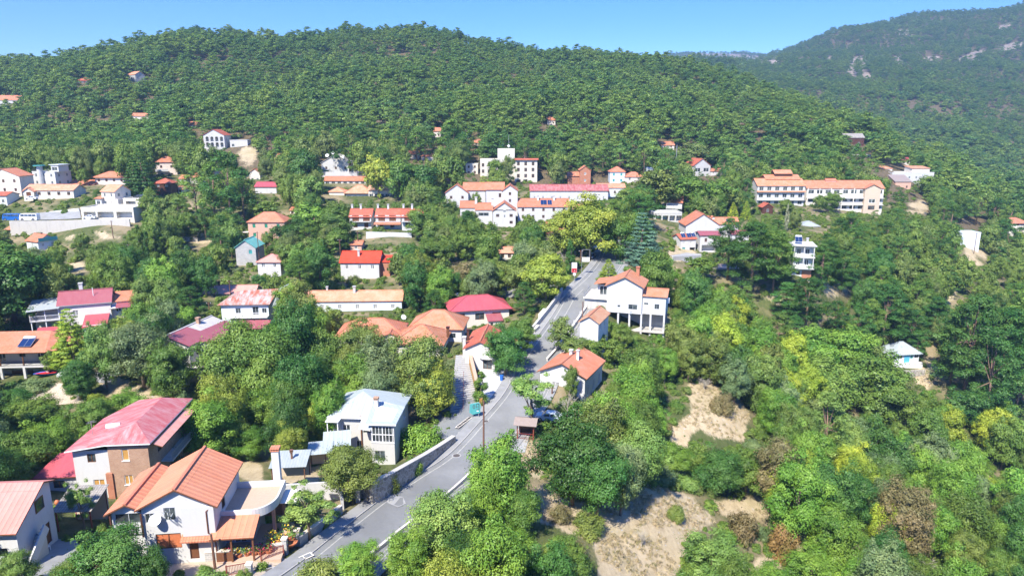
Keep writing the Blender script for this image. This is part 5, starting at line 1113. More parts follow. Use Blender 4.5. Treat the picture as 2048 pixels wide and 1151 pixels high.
mb = MB(); bb = b1-b0; tt = t1-b0; mb.bar((bb.x+.3,bb.y,.9),(tt.x+.3,tt.y,up+1.0),.5,'lightwood',1.6); mb.bar((bb.x+.3,bb.y,1.75),(tt.x+.3,tt.y,up+1.85),.6,'peachwall' if 'peachwall' in M else 'terrace',.12); mb.build('side_wall', root)
mb = MB(); k0 = Vector((bb.x*.45,bb.y*.45,0)); k1 = Vector((tt.x*.8,tt.y*.8,0))
for i in range(9):
    q = Vector((0,0,0)).lerp(k1-k0, i/12)+k0; mb.bar((q.x,q.y,.3+up*i/12),(q.x,q.y,1.3+up*i/12),.05,'redmetal')
mb.build('handrail', root)
# drains and covers
def ring(name, label, px, py, w, l, mat, yaw=.7, frame='patch', cat='cover'):
    p = ground(px, py); d, z = road_z(np.array([p.x]), np.array([p.y])); z = float(z[0])+.012
    mb = MB(); n = 14
    if l is None:
        mb.poly([(w*1.35*math.cos(2*math.pi*i/n), w*1.35*math.sin(2*math.pi*i/n), 0) for i in range(n)], frame); mb.poly([(w*math.cos(2*math.pi*i/n), w*math.sin(2*math.pi*i/n), .006) for i in range(n)], mat)
    else:
        mb.poly([(-l/2-.12,-w/2-.12,0),(l/2+.12,-w/2-.12,0),(l/2+.12,w/2+.12,0),(-l/2-.12,w/2+.12,0)], frame); k = max(1, int(l/.55))
        for i in range(k):
            a = -l/2+l*i/k; mb.poly([(a+.04,-w/2,.006),(a+l/k-.04,-w/2,.006),(a+l/k-.04,w/2,.006),(a+.04,w/2,.006)], mat)
    o = mb.build(name, loc=(p.x,p.y,z)); o.rotation_euler = (0,0,yaw); tag(o, label, cat)
ring('manhole_cover','dark round manhole cover in the street near the long drain',938,860,.42,None,'iron')
ring('manhole_cover','pale ringed manhole cover in the middle of the street beside the pole',972,843,.36,None,'iron')
ring('manhole_cover','round manhole cover at the kerb bend next to the drain end',923,866,.4,None,'iron')
ring('manhole_cover','round manhole cover in the street above the parapet',913,912,.5,None,'iron')

ring('drain_grate','long black slotted drain grate at the foot of the stairway',938,838,.42,7.5,'dark',1.13,'palewall','grate')
ring('drain_grate','rectangular drain grate in the road near the lower gate',608,1116,.55,1.6,'metal',.75,'palewall','grate')
ring('drain_grate','small dark square grate at the mouth of the dirt yard',538,1142,.6,.7,'iron',.5,'patch','grate')
# red gates and railings
def railing(name, label, cat, a, b, h, mat, gap=.13, h2=None, posts=True, lift=0):
    p, q = (ground(*a) if not isinstance(a, Vector) else a), (ground(*b) if not isinstance(b, Vector) else b)
    root = empty(name, p); tag(root, label, cat); d = q-p; mb = MB(); L_ = d.length; n = int(L_/gap)
    for i in range(n+1):
        r = d*(i/n); mb.bar(r+Vector((0,0,.08+lift)), r+Vector((0,0,h+lift)), .03, mat)
    mb.bar(Vector((0,0,.1+lift)), d+Vector((0,0,.1+lift)), .05, mat); mb.bar(Vector((0,0,h+lift)), d+Vector((0,0,h+lift)), .06, mat); mb.build('bars', root)
    for r in (Vector((0,0,0)), d):
        mb = MB(); mb.bar(r+Vector((0,0,-.3+lift)), r+Vector((0,0,h+.1+lift)), .1, mat); mb.build('post', root)
railing('sliding_gate','long red metal gate standing open before the low stone wall','gate',(523,1124),(568,1114),1.3,'redmetal')
railing('sliding_gate','red metal gate leaf at the lower edge beside the wooden pole','gate',(454,1151),(498,1143),1.0,'redmetal')
railing('garden_gate','small red double gate between two stone posts','gate',(578,1101),(593,1089),1.2,'redmetal',.3)

for i, (px, py, h, lb) in enumerate(((571,1107,1.7,'stone gate post with pale cap left of the small red gate'),(596,1089,1.7,'stone gate post with pale cap right of the small red gate'),(500,1150,1.2,'short pale gate post at the end of the lower red gate'),(717,1003,1.5,'pale stone gate post in the tree shade beside the street wall'))):
    p = ground(px, py); root = empty('gate_post', p); tag(root, lb, 'gate post'); mb = MB(); mb.box(-.24,.24,-.24,.24,-.5,h,'greystone'); mb.build('pillar', root); mb = MB(); mb.box(-.3,.3,-.3,.3,h,h+.12,'palewall'); mb.build('cap', root)
# ================================================================== poles, lamps, signs
def pole(label, px, yt, D, lean=0, cross=True, lamp=False, r=.13, name='utility_pole', mat='pole', cat='pole'):
    top = P(px, yt, D); zb = tz(top.x, top.y); h = top.z-zb; root = empty(name, (top.x, top.y, zb)); tag(root, label, cat)
    mb = MB(); mb.tube([(0,0,-1),(lean,0,h)], [r*1.15, r*.8], mat, 8); mb.build('shaft', root)
    if cross:
        mb = MB(); mb.bar((lean-.5,0,h-.3),(lean+.5,0,h-.3),.09,mat)
        for x in (-.45,0,.45): mb.tube([(lean+x,0,h-.26),(lean+x,0,h-.1)], .05, 'whitepaint', 6)
        mb.build('crossarm', root)
    if lamp:
        mb = MB(); mb.tube([(lean,0,h*.62),(1.0,-.1,h*.66)], .04, 'metal', 6); mb.dome((1.45,-.1,h*.64), .42, 'whitepaint', 10, 3, .35, True); mb.build('lamp_head', root, True)
    return root

pole('tall dark wooden pole rising beside the curve of the street below the stairway',966,800,96,.1,False)
pole('wooden pole standing in the dirt yard in front of the white house porch',423,1067,64.5,-.05,False)
pole('wooden pole between the street tree and the white gable house',1104,772,116,.05)
pole('wooden street lamp pole in front of the dense green tree left of the street',1024,668,124,0,False,True)
pole('wooden pole behind the crimson hip roof',905,566,163,0)
pole('dark pole on the retaining wall beside the upper street',1166,603,143,0,False)
pole('tall wooden pole at the left kerb where the upper street enters the shade',1162,500,176,0)
pole('pale wooden pole in front of the cypress left of the upper street',1135,508,176,0)
pole('wooden pole in the orchard left of the white and maroon roof',330,588,168,0)
pole('wooden pole just right of the white and maroon roof',417,604,158,0)
pole('wooden pole in front of the faded pink long roof, left one of two',426,567,172,0)
pole('wooden pole in front of the faded pink long roof, right one of two',458,560,172,0)
pole('wooden pole on the dry ground below the parking garage',222,441,226,0)
pole('wooden pole among the poplars on the left',257,488,212,0)
pole('wooden pole beside the teal gabled stone house',514,463,205,0)
pole('wooden pole right of the brown leaved tree above the scarlet roof',679,478,196,0)
pole('slim dark pole at the left of the terraced houses wall',715,462,214,0)
pole('dark pole in front of the white warehouse on the right hillside',1954,465,284,0)
pole('tall white lattice mast among trees left of the high white gable house',1354,290,370,0,False,False,.2,'radio_mast','metal','mast')
pole('white pole near the dish house under the pines',637,338,325,0,True,False,.13,'utility_pole','whitepaint')
# sign of the playground/bus: hexagonal green board hung on the stair wall end
t = empty('green_sign', ground(951,836)); tag(t, 'tilted turquoise sign board with dark numerals 09 at the stairway foot', 'sign')
def plate(mb, pts, d, mat): mb.poly([(x, -d, z) for x, z in pts], mat)
mb = MB(); z0 = 1.0; out = [(-.95,z0),(-.45,z0-.35),(.75,z0-.05),(.85,z0+1.3),(.55,z0+1.75),(-.85,z0+1.45)]
mb.poly([(x,-.06,z) for x, z in out], 'signteal' if 'signteal' in M else 'teal'); mb.poly([(x,.0,z) for x, z in reversed(out)], 'teal')
for a, b in zip(out, out[1:]+out[:1]): mb.poly([(a[0],-.06,a[1]),(a[0],0,a[1]),(b[0],0,b[1]),(b[0],-.06,b[1])], 'whitepaint')
mb.build('board', t)
mb = MB()
for k in range(14):   # the figure 0, then the bracketed 9
    a, b = 2*math.pi*k/14, 2*math.pi*(k+1)/14; c = (-.22, z0+.95)
    f = lambda t_, q: (c[0]+.2*q*math.cos(t_), -.07, c[1]+.34*q*math.sin(t_)); mb.poly([f(a,1),f(b,1),f(b,.6),f(a,.6)], 'glass')
mb.box(-.30,-.14,-.075,-.07,z0+.93,z0+.99,'glass')
mb.box(.12,.20,-.075,-.07,z0+.75,z0+1.45,'glass'); mb.box(.52,.62,-.075,-.07,z0+.5,z0+1.5,'glass'); mb.box(.12,.6,-.075,-.07,z0+.45,z0+.56,'glass'); mb.box(.12,.6,-.075,-.07,z0+.95,z0+1.03,'glass'); mb.box(.15,.6,-.075,-.07,z0+1.38,z0+1.48,'glass'); mb.box(.2,.5,-.075,-.07,z0+.2,z0+.36,'whitepaint')
mb.build('numerals', t); mb = MB(); mb.bar((-.4,.06,-1.2),(-.4,.06,2.4),.09,'metal'); mb.bar((.5,.06,-1.2),(.5,.06,2.2),.09,'metal'); mb.build('legs', t)
t = empty('street_sign', ground(1148,566)); tag(t, 'tall white and red sign board at the left kerb of the upper street', 'sign')
mb = MB(); mb.box(-.62,.62,-.06,.06,2.6,5.0,'whitepaint'); mb.box(-.58,.58,-.075,-.06,2.65,3.65,'redbox'); mb.box(-.12,.12,-.075,-.06,4.2,4.6,'greypaint'); mb.box(-.04,.3,-.085,-.075,3.0,3.1,'whitepaint'); mb.box(-.35,-.1,-.085,-.075,3.0,3.3,'glass'); mb.box(.2,.45,-.085,-.075,2.95,3.3,'glass'); mb.build('board', t)
mb = MB(); mb.tube([(.1,0,-1),(.1,0,2.6)], .08, 'metal', 8); mb.build('pole', t); mb = MB(); mb.tube([(.05,-.1,2.2),(.05,-.02,2.2)], .36, 'whitepaint', 14); mb.build('round_plate', t)
t = empty('notice_frame', ground(1171,552)); tag(t, 'thin metal frame with hanging pale board beside the tall kerb pole', 'sign')
mb = MB(); mb.bar((-1,0,6.6),(.9,0,6.6),.08,'metal'); mb.bar((.9,0,4.6),(.9,0,6.6),.08,'metal'); mb.box(-.9,.9,-.05,.05,3.6,4.7,'canvas'); mb.bar((-1,0,0),(-1,0,6.6),.08,'metal'); mb.build('frame', t)
# ================================================================== vehicles
def car(label, p, yaw, paint, kind='car', group=None):
    L_, Wd, H = {'car': (4.1,1.7,1.42), 'van': (4.6,1.8,1.85), 'bus': (6.0,2.2,2.5), 'pickup': (4.9,1.75,1.7)}[kind]
    root = empty({'car':'parked_car','van':'parked_van','bus':'parked_bus','pickup':'pickup_truck'}[kind], p, yaw); tag(root, label, {'car':'car','van':'van','bus':'bus','pickup':'pickup'}[kind], group)
    prof = {'car': [(0,.25),(0,.72),(.12,.82),(1.0,.92),(1.65,1.38),(3.0,1.42),(3.75,1.0),(4.05,.92),(4.1,.3)], 'van': [(0,.3),(0,.9),(.7,1.05),(1.3,1.75),(1.6,1.85),(4.4,1.8),(4.6,1.0),(4.6,.3)],
            'bus': [(0,.35),(0,1.1),(.35,2.35),(.6,2.5),(5.85,2.5),(6.0,2.2),(6.0,.35)], 'pickup': [(0,.35),(0,.85),(1.1,1.0),(1.7,1.65),(2.7,1.7),(2.95,1.05),(4.85,1.0),(4.9,.4)]}[kind]
    mb = MB(); w = Wd/2
    def hw(z): return w if z < H*.62 else w-(z-H*.62)/(H*.38)*.16*Wd/1.7
    n = len(prof)
    for i in range(n):
        a, b = prof[i], prof[(i+1) % n]; mb.poly([(a[0],-hw(a[1]),a[1]),(b[0],-hw(b[1]),b[1]),(b[0],hw(b[1]),b[1]),(a[0],hw(a[1]),a[1])], paint)
    mb.poly([(a[0],-hw(a[1]),a[1]) for a in reversed(prof)], paint); mb.poly([(a[0],hw(a[1]),a[1]) for a in prof], paint); mb.build('body', root)
    g = MB(); z0, z1 = H*.66, H*.92
    xr = {'car': (1.35,3.35), 'van': (1.2,4.2), 'bus': (.45,5.8), 'pickup': (1.6,2.75)}[kind]
    for sgn in (-1, 1):
        k = {'car':2,'van':3,'bus':4,'pickup':1}[kind]
        for i in range(k):
            a = xr[0]+(xr[1]-xr[0])*i/k+.06; b = xr[0]+(xr[1]-xr[0])*(i+1)/k-.06; sh = .25 if i == 0 and kind != 'bus' else 0
            g.poly([(a,sgn*(hw(z0)+.012),z0),(b,sgn*(hw(z0)+.012),z0),(b-(.2 if i == k-1 and kind == 'car' else 0),sgn*(hw(z1)+.012),z1),(a+sh,sgn*(hw(z1)+.012),z1)], 'glass')
    fr = {'car': ((1.04,.94),(1.60,1.35)), 'van': ((.75,1.1),(1.27,1.7)), 'bus': ((-.02,1.25),(.3,2.25)), 'pickup': ((1.13,1.04),(1.66,1.6))}[kind]
    g.poly([(fr[0][0]-.02,-hw(fr[0][1])+.1,fr[0][1]+.02),(fr[0][0]-.02,hw(fr[0][1])-.1,fr[0][1]+.02),(fr[1][0]-.02,hw(fr[1][1])-.1,fr[1][1]+.02),(fr[1][0]-.02,-hw(fr[1][1])+.1,fr[1][1]+.02)], 'glass')
    if kind == 'car': g.poly([(3.08,hw(1.38)-.1,1.39),(3.08,-hw(1.38)+.1,1.39),(3.7,-hw(1.02)+.1,1.05),(3.7,hw(1.02)-.1,1.05)], 'glass')
    g.build('windows', root)
    for x in ((.8, L_-.85) if kind != 'bus' else (1.0, L_-1.3)):
        for y in (-w+.08, w-.08):
            t_ = MB(); r = .32 if kind != 'bus' else .48; t_.tube([(x,y-.1,r),(x,y+.1,r)], r, 'tyre', 14); wh = t_.build('wheel', root)
            t_ = MB(); s_ = 1 if y > 0 else -1; t_.tube([(x,y+s_*.1,r),(x,y+s_*.115,r)], r*.55, 'metal', 10); t_.build('rim', wh)
    for y in (-w*.7, w*.7):
        t_ = MB(); t_.box(-.03,.04,y-.18,y+.18,.58 if kind != 'bus' else .8,.72 if kind != 'bus' else 1.0,'whitepaint'); t_.build('headlight', root)
    return root
def gz(px, py, lift=.12): p = ground(px, py); return Vector((p.x, p.y, p.z+lift))
car('silver blue car parked beside the small round tree and the pillared house terrace', gz(1212,562,.2), R(5), 'carsilver')
car('white van half hidden by the vines above the blue roofed house', gz(632,832), R(8), 'carwhite', 'van')
car('white pickup truck parked at the right end of the arcade house', gz(118,752,-.2), R(10), 'carwhite', 'pickup')
p = P(9,441,246); car('blue coach parked on the terrace by the left edge', Vector((p.x,p.y,p.z)), R(2), 'carblue', 'bus')
p = P(43,441,244); car('white coach parked nose first beside the blue coach', Vector((p.x,p.y,p.z)), R(2), 'carwhite', 'bus')
p = P(52,399,262); car('white car in front of the bungalow with the red window', Vector((p.x,p.y,p.z)), R(4), 'carwhite')
p = P(270,399,252); car('black car parked on the roof of the garage block', P(268,396.5,252), R(4), 'cardark')
p = P(168,437,238); car('white car parked in the left bay of the open garage', P(166,438,239), R(10), 'carwhite')
G2 = 'cars parked in the shade above the crimson roof'
car('dark blue car under the trees above the crimson roof, the nearer one', gz(915,592), R(20), 'carblue', group=G2)
car('silver car under the trees above the crimson roof, to the right of the blue one', gz(948,586), R(15), 'carsilver', group=G2)
car('white car behind the yellow green plane trees near the upper street', gz(1066,584), R(20), 'carwhite', group=G2)
car('dark car in the deep shade at the top of the upper street', gz(1180,520), R(70), 'cardark')
car('white car in the shade of the big plane tree at the street top', gz(1187,500), R(60), 'carwhite')
car('silver car parked below the bus shelter roof beside the dark oak', gz(1072,838), R(-15), 'carsilver')
# ================================================================== small yard things
t = empty('small_boat', gz(92,752,.0), R(14)); tag(t, 'small red and blue boat lying beside the arcade of the long house', 'boat')
mb = MB()
sec = [(-2,.1,.5),(-1.2,.65,.2),(0,.8,.1),(1.2,.7,.12),(1.9,.6,.2)]
for a, b in zip(sec[:-1], sec[1:]):
    for s_ in (-1, 1):
        mb.poly([(a[0],0,a[2]),(b[0],0,b[2]),(b[0],s_*b[1],.75),(a[0],s_*a[1],.75)], 'bluebox')
mb.poly([(1.9,0,.2),(1.9,-.6,.75),(1.9,.6,.75)], 'bluebox'); mb.build('hull', t); mb = MB(); mb.poly([(-1.9,0,.7),(0,-.72,.7),(1.85,-.55,.7),(1.85,.55,.7),(0,.72,.7)], 'redbox'); mb.build('cover', t)
def shed(label, eave, h, yaw, w, d, rise, rmat, pmat='wood', back=True, pipe=False):
    s = House('open_shed', label, 'shed', eave, h, R(yaw), w, d, 'L'); s.posts([(.1,.1),(w-.1,.1),(.1,d-.1),(w-.1,d-.1)], -.5, h, .12, pmat)
    s.roofpoly([[(-.2,-.2,h),(w+.2,-.2,h),(w+.2,d+.2,h+rise),(-.2,d+.2,h+rise)]], rmat, th=.06)
    if back: s.slabpart('back_wall', 0, w, d-.15, d, -.5, h+rise-.1, 'tan')
    if pipe: s.chimney(w*.55, d*.5, h, h+1.1, .22, 'pole', 'pole')
    return s
shed('open shed with pale grey sheet roof and rusty stovepipe behind the white chimney', (541,934,83), 2.3, 6, 4.0, 3.2, .5, 'greysheet', pipe=True); clear([(538,936),(550,912),(612,908),(600,930),(600,962),(560,964)], 83)
s = shed('small lean-to with blue grey sheet roof left of the blue roofed house, lower one', (617,908,93), 2.2, 12, 3.0, 2.6, .5, 'bluesheet'); clear([(617,908),(630,890),(655,884),(650,903)], 93)
s = shed('lean-to roof of blue grey sheet against the left wall of the blue roofed house', (648,893,95), 2.6, 12, 3.4, 3.0, .8, 'bluesheet'); clear([(648,893),(662,874),(680,872),(680,888)], 95)
p = gz(556,972,.1); t = MB(); n = 14; prof = [(0,0,.2),(.5,0,.5),(.85,0,.62),(1.2,0,.5),(1.45,0,.25)]
t.tube([(q[0]-.7,0,.6) for q in prof], [q[2] for q in prof], 'terracotta', n); o = t.build('storage_jar', smooth=True, loc=p); tag(o, 'huge round terracotta jar lying in front of the open grey roofed shed', 'jar')
shed('weathered pavilion with mossy tiled roof between pink house and brick house', (108,1022,72), 2.6, 4, 3.6, 3.6, .9, 'greyslate', 'redmetal'); clear([(108,1024),(112,1003),(146,1002),(152,1020),(148,1050),(112,1052)], 72)
s = shed('long grey sheet roof of a shed left of the dark vine pergola', (336,560,182), 2.2, 24, 7.5, 2.0, .5, 'greysheet')
s = shed('small grey canopy roof left of the orchard lane under the trees', (268,590,158), 2.2, 6, 3.4, 2.4, .5, 'greysheet')
# flower pots on the porch wall
def pot(label, p, r, h, leafmat, flower, group='flower pots along the porch of the white house'):
    root = empty('flower_pot', p); tag(root, label, 'flower pot', group); mb = MB(); mb.tube([(0,0,0),(0,0,.3)], [r*.55, r*.75], 'terracotta', 10); mb.build('pot', root)
    rn = random.Random(hash(label) % 9999 if False else int(p.x*100) % 9999); mb = MB()
    for i in range(90):
        a = rn.random()*6.28; u = rn.random(); e = rn.random()*1.5; c = Vector((math.cos(a)*math.cos(e)*r*1.3*u**.4, math.sin(a)*math.cos(e)*r*1.3*u**.4, .35+h*math.sin(e)*u**.4+h*.3)); q = .10
        d1 = Vector((rn.uniform(-1,1),rn.uniform(-1,1),rn.uniform(-.5,1))).normalized()*q; d2 = Vector((rn.uniform(-1,1),rn.uniform(-1,1),rn.uniform(-.2,1))).normalized()*q
        mb.poly([c-d1, c-d2, c+d1, c+d2], flower if rn.random() < .38 else leafmat)
    mb.build('foliage', root)
plain('leafgreen', (.07,.15,.025)); plain('redflower', (.60,.04,.03)); plain('signteal', (.10,.50,.42))
for i, (u, v, r, h, fl, lb) in enumerate(((7.2,.1,.35,.5,'redflower','red flowered pot, leftmost on the porch'),(7.8,.0,.38,.6,'pinkflower','pink flowered pot, second on the porch from the left'),(8.5,-.1,.35,.5,'yellowflower','low yellow flowered pot right beside the dark porch post'),
      (9.2,.1,.35,.45,'yellowflower','yellow flowered pot, first to the right of the porch roof'),(9.9,.1,.36,.5,'pinkflower','pink flowered pot between two yellow ones on the terrace edge'),(10.5,.2,.4,.6,'pinkflower','pale pink flowered pot near the stone gate post'),
      (11.2,.3,.4,.6,'redflower','rose red flowered pot closest to the stone gate post'),(11.1,1.8,.55,.9,'yellowflower','large pot with bright yellow flowers on the patio'),(12.0,1.6,.5,.7,'yellowflower','broad low yellow flowered pot beside the gate'),(12.7,2.6,.6,1.1,'yellowflower','tallest yellow flowering bush in a pot behind the others'))):
    p = HW.world(u, v, .13); pot(lb, p, r*1.25, h, 'leafgreen', fl)
p = HW.world(13.0, 1.7, .0); pot('round clipped green shrub in a large terracotta pot by the patio', p, .95, 1.2, 'leafgreen', 'leafgreen')
def chair(label, p, yaw):
    root = empty('plastic_chair', p, yaw); tag(root, label, 'chair', 'white plastic chairs in the yard of the pink roofed house')
    mb = MB(); mb.box(-.25,.25,-.25,.25,.40,.45,'whitepaint'); mb.build('seat', root); mb = MB(); mb.box(-.25,.25,.23,.28,.45,.9,'whitepaint'); mb.build('backrest', root)
    for x in (-.22,.22):
        for y in (-.22,.22): mb = MB(); mb.bar((x,y,0),(x,y,.4),.05,'whitepaint'); mb.build('leg', root)
chair('white plastic chair nearest the wall of the pink roofed house', gz(72,1112,.1), .4); chair('white plastic chair in the middle of three', gz(84,1108,.1), -.5); chair('white plastic chair farthest from the pink roofed house', gz(94,1102,.1), 1.2)
root = empty('waste_bin', gz(1003,762,.15)); tag(root, 'bright blue bin at the right edge of the white forecourt', 'bin')
mb = MB(); mb.tube([(0,0,0),(0,0,.9)], [.28,.34], 'bluebox', 12); mb.build('body', root); mb = MB(); mb.tube([(0,0,.9),(0,0,.98)], .36, 'bluebox', 12); mb.build('lid', root)
root = empty('pumpkins_crate', gz(115,1010,.0)); tag(root, 'small heap of orange gas bottles beside the white annex wall', 'bottles')
for i in range(4):
    mb = MB(); mb.dome((i*.5,.1*(i%2),.4), .28, 'orange' if False else 'terracotta', 8, 4, 1.2, True); mb.build('bottle', root, True)
# ================================================================== foliage
def foliage_mat(name, fixed=None):
    m, nt, N, L = _nt(name)
    oi = node(nt, 'ShaderNodeObjectInfo'); at = node(nt, 'ShaderNodeAttribute', attribute_name='tone'); t = node(nt, 'ShaderNodeSeparateColor', {0: at.outputs['Color']})
    base = oi.outputs['Color']
    if fixed:
        g = node(nt, 'ShaderNodeMapping', {'Vector': oi.outputs['Location'], 'Scale': (.02,.02,.02)}).outputs[0]
        n1 = node(nt, 'ShaderNodeTexNoise', {'Vector': g, 'Scale': 1.0, 'Detail': 3}).outputs[0]
        base = mixc(nt, ramp(nt, n1, .38, .62), fixed[0], fixed[1]); base = mixc(nt, ramp(nt, oi.outputs['Random'], .55, 1.0), base, fixed[2])
    v = node(nt, 'ShaderNodeMath', {0: t.outputs[0], 1: .55, 2: .62}, operation='MULTIPLY_ADD')
    v = node(nt, 'ShaderNodeMath', {0: t.outputs[1], 1: .35, 2: v.outputs[0]}, operation='MULTIPLY_ADD')
    r = node(nt, 'ShaderNodeMath', {0: oi.outputs['Random'], 1: .3, 2: v.outputs[0]}, operation='MULTIPLY_ADD')
    v = node(nt, 'ShaderNodeMath', {0: r.outputs[0], 1: .12}, operation='SUBTRACT')
    h = node(nt, 'ShaderNodeMath', {0: t.outputs[0], 1: -.035, 2: .513}, operation='MULTIPLY_ADD')
    hs = node(nt, 'ShaderNodeHueSaturation', {'Color': base, 'Hue': h.outputs[0], 'Value': v.outputs[0], 'Saturation': 1.0}).outputs[0]
    d = node(nt, 'ShaderNodeBsdfDiffuse', {'Color': hs}); tc = mixc(nt, .35, hs, (.30,.36,.04)); tr = node(nt, 'ShaderNodeBsdfTranslucent', {'Color': tc})
    mx = node(nt, 'ShaderNodeMixShader', {0: .21}); L.new(d.outputs[0], mx.inputs[1]); L.new(tr.outputs[0], mx.inputs[2])
    gl = node(nt, 'ShaderNodeBsdfGlossy', {'Roughness': .45, 'Color': (.9,.95,.8,1)}); m2 = node(nt, 'ShaderNodeMixShader', {0: .02}); L.new(mx.outputs[0], m2.inputs[1]); L.new(gl.outputs[0], m2.inputs[2])
    o = node(nt, 'ShaderNodeOutputMaterial'); L.new(m2.outputs[0], o.inputs[0]); M[name] = m
foliage_mat('foliage'); foliage_mat('forest', ((.100,.198,.036),(.162,.250,.046),(.055,.130,.036)))
plain('bark', (.20,.15,.11), .95, .4, 6); plain('pinebark', (.22,.14,.10), .95, .4, 6); plain('palebark', (.42,.38,.31), .9, .3, 6)
def rdir(r, n, up=0.0):
    v = r.normal(size=(n,3)); v /= np.linalg.norm(v, axis=1)[:,None]
    if up: v[:,2] += up; v /= np.linalg.norm(v, axis=1)[:,None]
    return v
def leaves_mesh(name, c, nrm, s, tone, mat='foliage', aspect=.62, r=None):
    n = len(c); u = np.cross(nrm, rdir(r, n)); u /= np.linalg.norm(u, axis=1)[:,None]+1e-9; w_ = np.cross(nrm, u)
    s = s[:,None]; v = np.stack([c-u*s, c-w_*s*aspect+nrm*s*.12, c+u*s, c+w_*s*aspect+nrm*s*.12], 1).reshape(-1,3)
    me = bpy.data.meshes.new(name); me.vertices.add(4*n); me.vertices.foreach_set('co', v.ravel()); me.loops.add(4*n); me.loops.foreach_set('vertex_index', np.arange(4*n))
    me.polygons.add(n); me.polygons.foreach_set('loop_start', np.arange(0,4*n,4)); me.polygons.foreach_set('loop_total', np.full(n,4)); me.update(calc_edges=True)
    a = me.color_attributes.new('tone', 'BYTE_COLOR', 'POINT'); col = np.ones((4*n,4)); col[:,0] = np.repeat(tone, 4); col[:,1] = np.repeat(r.random(n), 4); a.data.foreach_set('color', col.ravel())
    me.materials.append(M[mat]); return me
def clumps(r, cen, rad, nl, ls, flat=1.0, up=.35, out_c=None, shell=.5, jit=.55):
    """leaves gathered round the centres; each faces roughly outward from its clump"""
    C, Nn, S, T = [], [], [], []
    for i, (c, q) in enumerate(zip(cen, rad)):
        k = max(6, int(nl*(q/np.mean(rad))**2*r.uniform(.7,1.3))); d = rdir(r, k); rr = r.random(k)**shell
        p = d*rr[:,None]*q; p[:,2] *= flat; keep = (d[:,2] > -.55) | (r.random(k) < .4); p = p[keep]; d = d[keep]
        # ragged rim
        far_ = r.random(len(p)) < .10; p[far_] *= 1.35; p *= (1+.22*np.sin(7*d[:,[0]]+5*d[:,[1]]+i))
        C.append(p+c); n_ = d+rdir(r, len(d))*jit; n_[:,2] += up
        if out_c is not None: o = (p+c-out_c); n_ += .35*o/(np.linalg.norm(o, axis=1)[:,None]+1e-6)
        n_ /= np.linalg.norm(n_, axis=1)[:,None]; Nn.append(n_); S.append(ls*r.uniform(.6,1.35,len(d))); T.append(np.full(len(d), r.random()))
    return np.concatenate(C), np.concatenate(Nn), np.concatenate(S), np.concatenate(T)
def branchy(name, r, H, r0, ends, mat, z0=.3, n=6):
    mb = MB(); mb.tube([(0,0,-1.2),(r.uniform(-.1,.1),r.uniform(-.1,.1),H*.35),(r.uniform(-.25,.25),r.uniform(-.25,.25),H*.72)], [r0,r0*.75,r0*.35], mat, n)
    for e in ends:
        s0 = r.uniform(z0,.6)*H; mid = np.array([e[0]*.5,e[1]*.5,(s0+e[2])/2+.1*H*r.uniform(-.3,.5)]); mb.tube([(0,0,s0), tuple(mid), tuple(e)], [r0*.42,r0*.26,r0*.1], mat, 5, False)
    me = bpy.data.meshes.new(name); me.from_pydata(mb.v, [], mb.f); me.materials.append(M[mat]); me.polygons.foreach_set('use_smooth', [True]*len(me.polygons)); me.update(); return me
# every generator returns (crown mesh, trunk mesh or None) for a reference tree of radius 1 m, height 1 m scaled later by (r, r, h)
def g_broad(seed, nc, nl, ls, airy=False, R0=3.2, H0=7.5):
    r = np.random.default_rng(seed); cz = H0*(.60 if airy else .52); d = rdir(r, nc, .12); lob = 1+.22*np.sin(3*np.arctan2(d[:,1],d[:,0])+r.uniform(0,6))+.12*np.sin(5*d[:,2]+r.uniform(0,6))
    q = (r.uniform(.40,1.25,nc)**.6)*.76*lob; cen = d*q[:,None]*np.array([R0,R0,H0*(.40 if airy else .47)]); cen[:,2] += cz
    rad = r.uniform(.12,.42,nc)*R0*(.62 if airy else 1)*np.where(q > .85, .7, 1)
    c, n_, s, t = clumps(r, cen, rad, nl, ls, .72, .35, np.array([0,0,cz]))
    ends = cen[r.choice(nc, 8 if airy else 6)]
    return leaves_mesh('crown', c, n_, s, t, r=r), branchy('trunk', r, H0, .2, ends, 'bark', .2)
def g_pine(seed, nc, nl, ls, R0=3.2, H0=13.0, rs=1.0, jit=.7):
    r = np.random.default_rng(seed); cen, rad = [], []; base = r.uniform(.14,.34)
    for i in range(nc):
        f = r.random()**.8; z = H0*(base+(1-base)*f*.96); env = math.sin(math.pi*min(1, .22+.70*f))**.8*(1-.25*f); rr = R0*env*math.sqrt(r.uniform(.12,1)); a = r.uniform(0, 6.283)
        cen.append((rr*math.cos(a), rr*math.sin(a), z+.05*rr)); rad.append(r.uniform(.20,.36)*rs*R0*(1.08-.4*f))
    cen.append((0,0,H0*.965)); rad.append(R0*.2); cen = np.array(cen); rad = np.array(rad)
    c, n_, s, t = clumps(r, cen, rad, nl, ls, .66, .6, None, .55, jit)
    return leaves_mesh('crown', c, n_, s, t, aspect=.38, r=r), branchy('trunk', r, H0, .19, cen[r.choice(nc, 9)], 'pinebark', .4)
